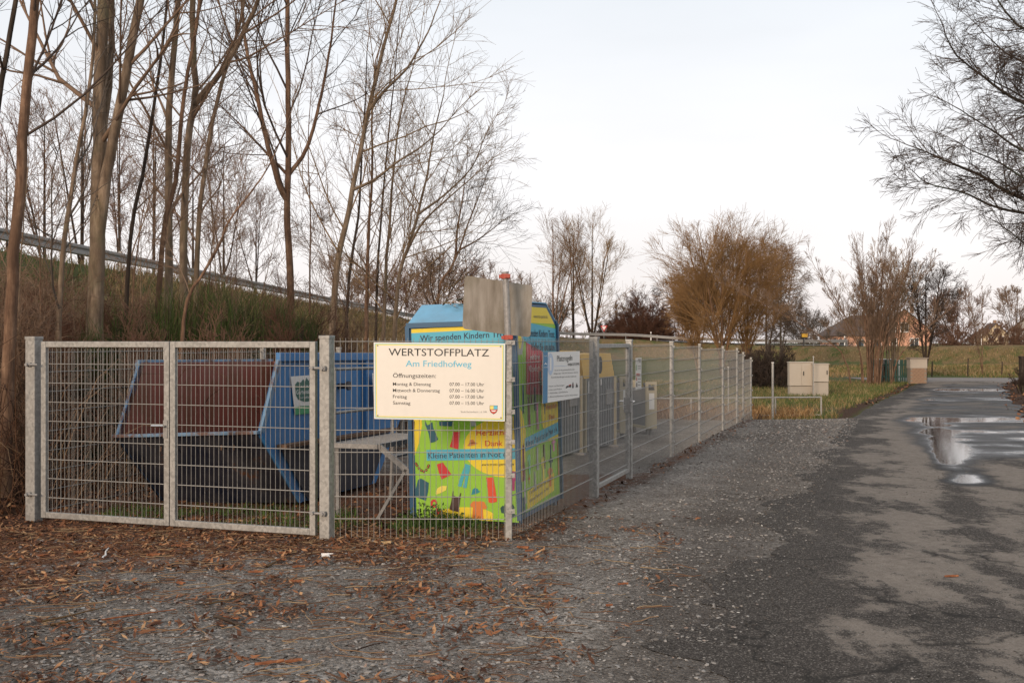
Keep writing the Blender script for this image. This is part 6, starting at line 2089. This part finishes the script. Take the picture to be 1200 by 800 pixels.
# loose stones
def stones(name, X, Y, Z, smin, smax, mat, label, seed, flat=.6):
    rng = np.random.default_rng(seed)
    n = len(X)
    base = np.array([(1, 0, 0), (-1, 0, 0), (0, 1, 0), (0, -1, 0), (0, 0, 1), (0, 0, -1), (.62, .62, .5), (-.62, .62, .5), (-.62, -.62, .5), (.62, -.62, .5)], float)
    tri = np.array([(4, 6, 7), (4, 7, 8), (4, 8, 9), (4, 9, 6), (0, 2, 6), (2, 7, 6), (2, 1, 7), (1, 8, 7), (1, 3, 8), (3, 9, 8), (3, 0, 9), (0, 6, 9)])
    v = base[None] * (1 + rng.normal(0, .20, (n, 10, 3)))
    sc = np.stack([rng.uniform(.7, 1.3, n), rng.uniform(.55, 1.0, n), rng.uniform(.4, .9, n) * flat], 1)
    v = v * sc[:, None, :]
    # random tilt then spin
    a = rng.normal(0, .35, n)
    ca, sa = np.cos(a)[:, None], np.sin(a)[:, None]
    y, z = v[..., 1] * ca - v[..., 2] * sa, v[..., 1] * sa + v[..., 2] * ca
    b = rng.uniform(0, 2 * np.pi, n)
    cb_, sb = np.cos(b)[:, None], np.sin(b)[:, None]
    x2, y2 = v[..., 0] * cb_ - y * sb, v[..., 0] * sb + y * cb_
    s = (smin + (smax - smin) * rng.uniform(0, 1, n) ** 2.2)[:, None]
    vv = np.stack([x2 * s + X[:, None], y2 * s + Y[:, None], z * s + Z[:, None] + s * .25 * flat], -1)
    f = (np.arange(n)[:, None, None] * 10 + tri[None]).reshape(-1, 3)
    me = np_mesh(name, vv.reshape(-1, 3), f, np.repeat(rng.uniform(0, 1, n), 10))
    return tag(link(name, me, mat), label, 'gravel', kind='stuff')
def m_stone():
    t = NT('loose_stones')
    n = t.noise(60, 3)
    col = t.ramp(t.attr('tone'), [(0, (.085, .077, .07)), (.35, (.19, .176, .163)), (.7, (.30, .283, .265)), (.88, (.36, .335, .31)), (.95, (.24, .15, .11)), (.985, (.42, .40, .375)), (1, (.55, .53, .5))])
    col = t.mix(t.ramp(n, [(.35, .4), (.65, 0.)]), col, (.06, .053, .047))
    return t.done(col, .85, 0, .3)
M['stone'] = m_stone()
M['grit'] = m_tone('dark_lane_grit', [(0, (.035, .031, .028)), (.5, (.085, .077, .07)), (.85, (.14, .127, .115)), (1, (.3, .28, .26))])
def fore(a, b):
    r = RNG.uniform(0, 1, len(a))
    dens = .30 + .75 * np.clip(vnoise(a, b, 1.1, 51) * 1.5 - .35, 0, 1)
    dens = dens * (1 - .55 * litter_at(a, b))
    fine = np.exp(-((a - (0.75 + (b - 5.6) * 0.30)) / .75) ** 2)
    return (r < dens * (1 - .6 * fine)) & (a < road_left(b) + .25)
X, Y = scatter(52000, -4.4, 3.2, 5.0, 9.8, 103, fore)
stones('loose_gravel', X, Y, g0(X, Y) + .022, .005, .020, M['stone'], 'loose grey crushed stone on the forecourt in front of the fence', 104)
def fore2(a, b): return (a > fence_x(b) - .1) & (a < road_left(b) + .3) & (RNG.uniform(0, 1, len(a)) < .25 + .75 * vnoise(a, b, .9, 52))
X, Y = scatter(36000, -.2, 7.5, 9.6, 20, 105, fore2)
stones('loose_gravel', X, Y, g0(X, Y) + .022, .007, .020, M['stone'], 'loose grey crushed stone between the side fence and the lane', 106)
X, Y = scatter(16000, 3.2, 9.5, 19.5, 28.5, 109, fore2)
stones('loose_gravel', X, Y, g0(X, Y) + .022, .012, .030, M['stone'], 'loose grey stone at the far end of the gravel strip', 110)
X, Y = scatter(60000, .3, 8.5, 5.2, 17, 107, lambda a, b: (a > road_left(b) - .35) & (a < road_left(b) + 4.6) & (RNG.uniform(0, 1, len(a)) < .75 * np.exp(-(np.clip(a - road_left(b), 0, 9) / .55) ** 2) + .22 * (vnoise(a, b, .8, 53) > .5)))
stones('lane_grit', X, Y, g0(X, Y) + .030, .003, .011, M['grit'], 'fine loose grit lying on the broken asphalt', 108)

# single larger pieces of bark, picked out one by one
M['barkp'] = NT('orange_bark_piece')
_t = M['barkp']
_n = _t.noise(40, 4, stretch=(1, .3, 1))
M['barkp'] = _t.done(_t.ramp(_n, [(.3, (.10, .035, .016)), (.55, (.24, .09, .04)), (.75, (.36, .17, .08))]), .85, 0, .2)
def bark_piece(px, py, L, w, ang, mat, seed):
    """curved flake of bark lying on the gravel"""
    d = F * (CAMZ - .04) / (py - 399)
    x = (px - 600) / F * d
    z = float(g0(x, d)) + .04
    rng = np.random.default_rng(seed)
    b = MB()
    n, m = 6, 4
    g = []
    for i in range(n + 1):
        s = (i / n - .5) * L
        ww = w * (.55 + .45 * math.sin(math.pi * min(1, max(0, i / n * .9 + .05)))) * rng.uniform(.8, 1.15)
        row = []
        for j in range(m + 1):
            t = (j / m - .5)
            zz = .35 * w * (.25 - t * t) * 4 * .55 + rng.normal(0, .0015)
            X_, Y_ = s, t * ww + .1 * L * math.sin(s / L * 2)
            row.append(Vector((x + X_ * math.cos(ang) - Y_ * math.sin(ang), d + X_ * math.sin(ang) + Y_ * math.cos(ang), z + zz)))
        g.append(row)
    for lay, off in ((0, 0), (1, -.007)):
        for i in range(n):
            for j in range(m):
                q = [g[i][j], g[i + 1][j], g[i + 1][j + 1], g[i][j + 1]]
                q = [p + Vector((0, 0, off)) for p in q]
                b.poly(q if lay == 0 else q[::-1])
    edge = [g[i][0] for i in range(n + 1)] + [g[n][j] for j in range(1, m + 1)] + [g[i][m] for i in range(n - 1, -1, -1)] + [g[0][j] for j in range(m - 1, 0, -1)]
    for p, q in zip(edge, edge[1:] + edge[:1]):
        b.poly([p, p + Vector((0, 0, -.007)), q + Vector((0, 0, -.007)), q])
    return b.thing('bark_piece', mat, 'curled orange brown piece of bark lying on the gravel', 'bark', 'bark pieces on the gravel')
for k, (px, py, L, w, a) in enumerate(((180, 648, .13, .05, .1), (207, 637, .11, .05, .2), (334, 646, .12, .045, .1), (330, 654, .10, .04, -.2), (347, 679, .13, .05, .15), (350, 662, .12, .04, .3), (497, 636, .15, .05, .5), (470, 640, .09, .05, .0),
                                       (541, 650, .14, .055, .1), (494, 688, .15, .05, .3), (613, 639, .13, .05, -.6), (620, 643, .09, .03, .1), (555, 683, .14, .04, -.1), (212, 681, .10, .05, -.8), (94, 645, .12, .06, .2), (50, 649, .1, .05, .1),
                                       (560, 666, .12, .04, .1), (730, 682, .10, .03, .1), (714, 707, .06, .03, .0), (316, 774, .20, .04, .25), (344, 772, .12, .04, .3), (511, 792, .11, .05, .35), (1115, 673, .14, .03, .0), (262, 665, .16, .03, .1),
                                       (300, 668, .14, .03, .0), (395, 640, .10, .05, .1), (520, 630, .1, .05, .2), (440, 647, .12, .04, .2), (270, 722, .16, .03, -.5))):
    bark_piece(px, py, L * .8, w * .8, a, M['barkp'], 400 + k)

# longer sticks on the forecourt
def stick(px0, py0, px1, py1, r, label, mat, lift=.0):
    P = []
    for px, py in ((px0, py0), (px1, py1)):
        d = F * (CAMZ - .04) / (py - 399)
        P.append(Vector(((px - 600) / F * d, d, float(g0((px - 600) / F * d, d)) + .038 + lift)))
    tw = Twigs()
    t = np.linspace(0, 1, 7)[:, None]
    p = np.array(P[0]) * (1 - t) + np.array(P[1]) * t
    p[:, :2] += np.random.default_rng(int(px0)).normal(0, .008, (7, 2))
    tw.add(p, np.linspace(r, r * .5, 7), 6)
    o = link('stick', tw.mesh('stick', P[0]), mat, None, P[0])
    return tag(o, label, 'stick', 'loose sticks on the gravel')
stick(48, 727, 125, 709, .007, 'long thin straw coloured stick lying at the lower left', M['straw'])
stick(122, 724, 206, 712, .006, 'thin reddish stick lying lower left of the gate', M['barkp'])
stick(240, 706, 282, 698, .006, 'short pale stick pointing at the gate middle', M['straw'])
stick(62, 730, 92, 724, .009, 'short thick pale splinter at the lower left', M['straw'])
stick(312, 662, 338, 650, .008, 'pale split stick leaning among the bark pieces', M['straw'])
stick(252, 720, 285, 731, .012, 'short dark branch stub in the middle of the gravel', M['bark_dark'])
stick(120, 653, 127, 640, .010, 'white splinter below the left gate leaf', M['white'])
stick(412, 761, 450, 749, .005, 'thin brown twig at the lower middle of the gravel', M['bramble'])

# pale crumpled wood chips beside the sign panel
def chip(px, py, s, label, mat):
    d = F * (CAMZ - .04) / (py - 399)
    x = (px - 600) / F * d
    z = float(g0(x, d)) + .03
    rng = np.random.default_rng(int(px))
    b = MB()
    v = [Vector((x + rng.uniform(-1, 1) * s, d + rng.uniform(-.6, .6) * s, z + rng.uniform(0, .5) * s)) for _ in range(9)]
    for t in ((0, 1, 2), (1, 3, 4), (2, 5, 6), (4, 7, 8), (0, 5, 7), (3, 6, 8)):
        b.prism([v[i] for i in t], (0, 0, .005))
    return b.thing('wood_chip', mat, label, 'wood chip', 'pale wood chips by the fence')
M['chipw'] = NT('fresh_pale_wood').done((.55, .38, .2), .8)
chip(453, 634, .055, 'pale yellow broken wood chip at the foot of the fence panel', M['chipw'])
chip(383, 650, .055, 'whitish crumpled wood shavings in front of the gate post', M['white'])
# ================================================================ guard rail along the raised road
def guardrail():
    root = empty('guard_rail', tuple(RAILC[60][:2]) + (RAILC[60][2] - .72,), 'galvanised guard rail following the raised road across the background', 'guard rail')
    org = np.array(ORG[root.name])
    last = int(np.argmin(np.abs(RAILC[:, 0] - 37)))
    P = RAILC[:last + 1].copy()
    N = _nrm[:last + 1]
    prof = [(-.00, .0), (-.07, -.03), (-.07, -.10), (-.015, -.145), (-.015, -.185), (-.07, -.23), (-.07, -.30), (0, -.33)]
    rows = np.stack([np.column_stack([P[:, :2] + N * o, P[:, 2] + z]) for o, z in prof], 1)
    n, m = rows.shape[:2]
    idx = np.arange(n * m).reshape(n, m)
    f = np.stack([idx[:-1, :-1], idx[:-1, 1:], idx[1:, 1:], idx[1:, :-1]], -1).reshape(-1, 4)
    o = link('beam', np_mesh('beam', rows.reshape(-1, 3) - org, f), M['galv_dark'], root)
    md = o.modifiers.new('thick', 'SOLIDIFY')
    md.thickness = .006
    b = MB().box((0, 0, -.36), (.11, .06, .95))
    b.box((0, 0, -.12), (.16, .05, .2))
    me = b.mesh('post')
    me.materials.append(M['galv_dark'])
    seg = np.linalg.norm(np.diff(P, axis=0), axis=1)
    cum = np.concatenate([[0], np.cumsum(seg)])
    for s in np.arange(1.0, cum[-1], 4.0):
        i = min(np.searchsorted(cum, s), n - 1)
        q = bpy.data.objects.new('post', me)
        COL.objects.link(q)
        q.parent = root
        p = P[i] - org
        q.location = (p[0] + N[i][0] * .06, p[1] + N[i][1] * .06, p[2] - .05)
        q.rotation_euler = (0, 0, math.atan2(N[i][1], N[i][0]))
guardrail()

# white marker posts with a black band
M['marker'] = paint('white_marker_plastic', (.74, .72, .69), .5, .08)
def near_road(px, off):
    """place on the raised road's verge that lies in direction px; off from the centre line"""
    C = CENT[:, :2] + _nrm * off
    r = (px - 600) / F
    k = np.argmin(np.abs(C[90:, 0] / C[90:, 1] - r)) + 90
    return Vector((C[k, 0], C[k, 1], CENT[k, 2] + .04))
for px, off, nm in ((681, 4.4, 'white marker post between the trunks of the roadside trees'), (762, 4.4, 'white marker post in front of the dark hedge bush'), (869, 4.4, 'white marker post among the golden willow stems'),
                    (902, 4.4, 'white marker post right of the golden willow trunk'), (985, 4.4, 'white marker post left of the brown roofed house'), (1154, -3.9, 'white marker post beside the slim young tree')):
    p = near_road(px, off)
    root = empty('marker_post', p, nm, 'marker post', 'white marker posts along the raised road')
    MB().prism([p + Vector((-.07, 0, 0)), p + Vector((.07, 0, 0)), p + Vector((0, .10, 0))], (0, 0, 1.12)).build('body', M['marker'], root)
    MB().prism([p + Vector((-.074, -.004, .70)), p + Vector((.074, -.004, .70)), p + Vector((0, .105, .70))], (0, 0, .22)).build('black_band', M['black'], root)
    MB().box(p + Vector((0, -.008, .81)), (.04, .008, .14)).build('reflector', M['white'], root)

# yield sign
p = near_road(708, 5.0)
ys_ = empty('yield_sign', p, 'red and white triangular yield sign beyond the guard rail', 'sign')
MB().tube(p, p + Vector((0, 0, 1.75)), .04, n=8).build('pole', M['galv_dark'], ys_)
M['yred'] = paint('traffic_sign_red', (.55, .03, .025), .45, .05)
c = p + Vector((0, -.06, 1.50))
tri = lambda s, dy: [c + Vector((0, dy, -.58 * s)), c + Vector((.5 * s, dy, .29 * s)), c + Vector((-.5 * s, dy, .29 * s))]
MB().prism(tri(.95, 0), (0, .012, 0)).build('plate', M['yred'], ys_)
MB().prism(tri(.58, -.008), (0, .006, 0)).build('white_field', M['white'], ys_)
# small blue plate beneath
MB().box(p + Vector((0, -.06, .60)), (.42, .012, .30)).build('blue_plate', M['pr_blue'], ys_)
# yellow box on its post
p = near_road(938, -4.3)
yb = empty('yellow_box', p, 'small yellow box on a dark post at the guard rail end', 'box')
MB().tube(p + Vector((0, 0, -.2)), p + Vector((0, 0, 2.1)), .075, n=8).build('post', M['black'], yb)
MB().box(p + Vector((.10, -.1, 1.15)), (.62, .3, .36)).build('box_body', M['gb_amber'], yb, bevel=.02)
MB().box(p + Vector((.10, -.1, 1.355)), (.68, .36, .03)).build('box_lid', M['gb_amber'], yb)

# ================================================================ brick pillar, green fence
def pillar():
    d = 58.5
    x0, x1 = (1067 - 600) / F * d, (1086.5 - 600) / F * d
    z = gz1((x0 + x1) / 2, d)
    w = x1 - x0
    root = empty('brick_pillar', ((x0 + x1) / 2, d, z), 'low brick pillar with a pale panel at the end of the lane', 'pillar')
    t = NT('red_brown_brick')
    n = t.noise(3.0, 4)
    M['brick'] = t.done(t.ramp(n, [(.3, (.19, .115, .075)), (.6, (.29, .185, .12)), (.8, (.34, .235, .16))]), .9)
    M['mortar'] = paint('mortar', (.24, .20, .16), .9, .2)
    H, hb = 1.36, .84
    MB().box(((x0 + x1) / 2, d + .28, z + hb / 2), (w - .03, .5, hb)).build('core', M['mortar'], root)
    bm_ = MB().box((0, 0, 0), (.205, .03, .092)).mesh('brick')
    bm_.materials.append(M['brick'])
    bs = MB().box((0, 0, 0), (.03, .205, .092)).mesh('brick')
    bs.materials.append(M['brick'])
    org = ORG[root.name]
    for r in range(8):
        zz = z + .055 + r * .105
        for k in range(5):
            xx = x0 + .11 + k * .22 - (.11 if r % 2 else 0)
            if xx - .1 < x0 - .02 or xx + .1 > x1 + .06: continue
            o = bpy.data.objects.new('brick', bm_)
            COL.objects.link(o)
            o.parent = root
            o.location = Vector((xx, d + .018 + random.uniform(0, .004), zz)) - org
        for k in range(2):
            o = bpy.data.objects.new('brick', bs)
            COL.objects.link(o)
            o.parent = root
            o.location = Vector((x1 - .012, d + .16 + k * .22 + (.05 if r % 2 else 0), zz)) - org
    MB().box(((x0 + x1) / 2, d + .28, z + (hb + H) / 2), (w + .02, .56, H - hb)).build('pale_panel', M['cab_base'], root, bevel=.01)
    MB().box(((x0 + x1) / 2, d + .28, z + H + .03), (w + .12, .66, .06)).build('coping', M['mortar'], root)
pillar()
M['dgreen'] = paint('dark_green_paint', (.018, .062, .05), .6, .2)
def green_fence():
    d = 59.5
    xs_ = [(px - 600) / F * d for px in (1022, 1066)]
    z = gz1(xs_[1], d)
    root = empty('green_fence', ((xs_[0] + xs_[1]) / 2, d, z), 'dark green picket fence left of the brick pillar', 'fence')
    pk = MB().box((0, 0, .62), (.085, .025, 1.24)).mesh('picket')
    pk.materials.append(M['dgreen'])
    n = 17
    for i in range(n):
        if i in (5, 9): continue
        x = xs_[0] + (xs_[1] - xs_[0]) * i / (n - 1)
        o = bpy.data.objects.new('picket', pk)
        COL.objects.link(o)
        o.parent = root
        o.location = Vector((x, d + random.uniform(-.02, .02), z + .05)) - ORG[root.name]
        o.rotation_euler = (0, random.uniform(-.03, .03), 0)
    for zz in (.35, 1.0):
        MB().bar((xs_[0], d + .05, z + zz), (xs_[1], d + .05, z + zz), .04, .07).build('rail', M['dgreen'], root)
    for x in xs_:
        MB().box((x, d + .1, z + .65), (.1, .1, 1.4)).build('post', M['dgreen'], root)
green_fence()
# white covered things stacked behind the fence
for k, (px, w) in enumerate(((1027, .7), (1041, .9))):
    d = 61.5
    x = (px - 600) / F * d
    z = gz1(x, d)
    b = MB()
    n = 9
    for i in range(n):
        a = i / (n - 1)
        s = w * (1 - .25 * abs(a - .5))
        b.box((x - w * .5 + a * w, d, z + .62 + .04 * math.sin(a * 9)), (w / n * 1.02, .8, 1.24 + .12 * math.sin(a * 3.1)))
    b.thing('tarpaulin_heap', M['white'], 'white covered heap behind the green fence, ' + ('left' if k == 0 else 'right') + ' one', 'heap', 'white heaps behind the green fence')

# ================================================================ houses
M['roof_brown'] = paint('dark_brown_roof_tiles', (.075, .05, .042), .8, .2, 1.0)
M['roof_dark'] = paint('dark_grey_roof_tiles', (.07, .065, .065), .8, .2, 1.0)
M['wall_orange'] = paint('salmon_orange_render', (.66, .36, .25), .85, .1, .3)
M['wall_yellow'] = paint('pale_yellow_render', (.62, .50, .33), .85, .1, .3)
M['wall_white'] = paint('white_render', (.52, .50, .48), .85, .1, .3)
M['pane'] = NT('window_glass').done((.05, .06, .07), .1, 0, .6)
M['win_frame'] = paint('white_window_frame', (.7, .68, .65), .6, .05)
def house(P, D, L, W, he, hr, wall, roof, label, wins, gwins, annex=None):
    """gable house: P near gable's left corner, D gable direction (unit), ridge runs away along N"""
    D = Vector(D).normalized()
    N = Vector((-D.y, D.x, 0))
    if N.y < 0: N = -N
    P = Vector(P)
    g = lambda a, b, z: P + D * a + N * b + Vector((0, 0, z))
    root = empty('house', g(W / 2, L / 2, 0), label, 'house', 'houses beyond the raised road')
    sec = [(0, -1), (0, he), (W / 2, hr), (W, he), (W, -1)]
    MB().prism([g(a, 0, z) for a, z in sec], N * L).build('wall', M[wall], root)
    b = MB()
    ov, th = .5, .16
    for a0, a1 in ((0, W / 2), (W, W / 2)):
        sl = (hr - he) / (W / 2)
        ao = a0 - ov if a0 == 0 else a0 + ov
        zo = he - sl * ov
        q = [g(ao, -ov, zo + .03), g(a1, -ov, hr + .03), g(a1, L + ov, hr + .03), g(ao, L + ov, zo + .03)]
        b.prism(q, (0, 0, th))
    rf = b.build('roof', M[roof], root)
    MB().box(g(W * .62, L * .55, hr + .2), (.6, .6, 1.3), D, N).build('chimney', M['brick'], rf)
    for a, z, w, h in gwins:
        o = MB().box(g(a, -.02, z), (w + .24, .06, h + .24), D, N).build('window', M['win_frame'], root)
        for s in (-1, 1):
            MB().box(g(a + s * w * .26, -.065, z), (w * .46, .03, h), D, N).build('pane', M['pane'], o)
        MB().box(g(a, -.12, z - h / 2 - .16), (w + .4, .2, .06), D, N).build('sill', M['win_frame'], o)
    for s, z, w, h in wins:
        o = MB().box(g(W + .02, s, z), (.06, w + .24, h + .24), D, N).build('window', M['win_frame'], root)
        MB().box(g(W + .065, s, z), (.03, w, h), D, N).build('pane', M['pane'], o)
    return root
# orange house: gable turned to the right, long brown roof to the left
d = 175.0
hx = (1034 - 600) / F * d
zg = .1
house((hx, d + 2.0, zg), (.93, -.37, 0), 11, 8.2, 3.3, 6.9, 'wall_orange', 'roof_brown', 'salmon orange gabled house with windows behind the bare tree', [(2, 1.6, 1.2, 1.3)],
      [(2.1, 4.0, 1.1, 1.3), (4.1, 4.0, 1.1, 1.3), (2.2, 1.5, 1.2, 1.3), (5.6, 1.5, 1.2, 1.3)])
# lower wing with the broad hipped brown roof
hx2 = (979 - 600) / F * 172
b_root = empty('house', (hx2 + 5, 178, zg), 'low wide house under a broad dark brown hipped roof', 'house', 'houses beyond the raised road')
MB().box((hx2 + 5.0, 178, zg + .9), (9.2, 8, 3.8)).build('wall', M['wall_orange'], b_root)
r0 = [(hx2 - .4, 173.4), (hx2 + 10.2, 173.4), (hx2 + 10.2, 182.6), (hx2 - .4, 182.6)]
mb = MB()
zr0, zr1 = zg + 2.6, zg + 6.0
a, b2, c, d2 = [Vector((x, y, zr0)) for x, y in r0]
e1, e2 = Vector((hx2 + 4.2, 178, zr1)), Vector((hx2 + 9.0, 178, zr1))
mb.poly([a, b2, e2, e1]); mb.poly([b2, c, e2]); mb.poly([c, d2, e1, e2]); mb.poly([d2, a, e1]); mb.poly([d2, c, b2, a])
mb.build('roof', M['roof_brown'], b_root)
for k in range(3):
    o = MB().box((hx2 + 1.8 + k * 2.8, 173.98, zg + 1.4), (1.3, .06, 1.3)).build('window', M['win_frame'], b_root)
    MB().box((hx2 + 1.8 + k * 2.8, 173.93, zg + 1.4), (1.1, .03, 1.1)).build('pane', M['pane'], o)
house(((1152 - 600) / F * 230, 230, .6), (.97, -.24, 0), 9, 5.2, 2.4, 5.0, 'wall_yellow', 'roof_brown', 'pale yellow gabled house in the distance right of the lane', [], [(1.6, 1.7, .9, 1.1), (3.6, 1.7, .9, 1.1), (2.6, 3.5, .8, .9)])
house(((1141 - 600) / F * 236, 236, .6), (.97, -.24, 0), 8, 3.4, 1.8, 3.2, 'wall_white', 'roof_brown', 'small white outbuilding left of the pale yellow house', [], [(1.6, 1.2, .9, .9)])
house(((1182 - 600) / F * 190, 190, .5), (.6, -.8, 0), 11, 7.0, 2.9, 5.6, 'wall_white', 'roof_dark', 'white house with dark grey roof at the right edge', [(3, 1.6, 1.1, 1.2)], [(2, 1.6, 1, 1.1), (5, 1.6, 1, 1.1)])

# brown hedge bank behind the raised road at the right
def hedge(px0, px1, d, ytop, label, seed, twig='twig_dark', n=30):
    x0, x1 = (px0 - 600) / F * d, (px1 - 600) / F * d
    rng = np.random.default_rng(seed)
    z = gz1((x0 + x1) / 2, d)
    H = CAMZ - (ytop - 399) / F * d - z
    stems = []
    for k in range(n):
        x = x0 + (x1 - x0) * (k + rng.uniform(0, 1)) / n
        y = d + rng.uniform(-1, 1)
        zz = gz1(x, y)
        stems.append(([(x, y, zz - .1), (x + rng.normal(0, .1), y, zz + H * .45), (x + rng.normal(0, .3), y, zz + H * .85)], .03, .015, 7, H * .45, .02))
    return tree('hedge', label, stems, dict(SP_BUSH, rmin=.02, kids=(0, 6, 3)), M['bark_dark'], M[twig], 'hedge', 'hedges beyond the raised road', seed)
hedge(1100, 1215, 132, 386, 'long brown hedge beyond the raised road below the pale houses', 501, 'twig_red', 46)
hedge(560, 800, 170, 388, 'low brown hedge on the skyline behind the yield sign', 502, 'twig', 40)
hedge(940, 1000, 160, 391, 'low hedge on the skyline left of the brown roofed house', 503, 'twig_grey', 16)
# gate post and shrub at the right edge of the lane
M['darkwood'] = wood_bark('dark_gate_wood', (.03, .022, .017), (.06, .045, .035), (.1, .075, .055))
x, y = (1199 - 600) / F * 56, 56.0
z = gz1(x, y)
MB().box((x, y, z + .72), (.32, .32, 1.5)).box((x, y, z + 1.5), (.38, .38, .08)).thing('gate_pillar', M['darkwood'], 'dark stubby gate pillar at the right edge by the cobbles', 'pillar')
bush(1204, 47, 428, 40, 'low bare scrub at the right verge of the lane', 'twig_dark', 504, 12, dict(SP_BUSH, rmin=.006), 6)
# thin wire fence posts on the far grass bank
for k, (px, h) in enumerate(((1092, 1.0), (1134, 1.2), (1174, 1.0))):
    y = 70.0
    x = (px - 600) / F * y
    z = gz1(x, y)
    b = MB().tube((x, y, z - .1), (x + .03, y, z + h), .045, .04, n=7)
    b.thing('wooden_post', M['darkwood'], 'weathered wooden post at the foot of the grass bank, ' + ('left', 'middle', 'right')[k] + ' one', 'post', 'wooden posts by the cobbles')

# dry leaves on the clothes bank roof
rng = np.random.default_rng(9)
n = 140
w = np.clip(rng.normal(.62, .12, n), .3, .95)
s = rng.uniform(.18, .5, n)
P = np.array([cb(a, b_, CE + (CR - CE) * min(1, a / ins) + .035 + rng.uniform(0, .03)) for a, b_ in zip(s, w)])
flakes('roof_leaves', P[:, 0], P[:, 1], P[:, 2], .015, .035, m_tone('tan_leaves', [(0, (.12, .06, .03)), (.6, (.3, .18, .1)), (1, (.42, .27, .15))]), 'dry tan leaves lying on the roof of the clothes bank', 'leaves', 10)

# bird in the sky
bx = pix(587.5, 110.5, 60)
b = MB()
b.poly([bx + Vector((-.16, 0, .02)), bx + Vector((0, -.05, 0)), bx + Vector((.02, .06, 0)), bx + Vector((-.05, .08, .01))])
b.poly([bx + Vector((.17, 0, -.03)), bx + Vector((.02, .06, 0)), bx + Vector((0, -.05, 0)), bx + Vector((.06, -.08, -.01))])
body = [(0, 0, .11), (.03, 0, .03), (0, .03, .03), (-.03, 0, .03), (0, -.03, .03), (0, 0, -.12)]
v = [bx + Vector((p[2], p[0], p[1])) for p in body]
for q in ((0, 1, 2), (0, 2, 3), (0, 3, 4), (0, 4, 1), (5, 2, 1), (5, 3, 2), (5, 4, 3), (5, 1, 4)):
    b.poly([v[i] for i in q])
b.thing('bird', M['black'], 'small dark bird flying in the sky above the sign', 'bird')
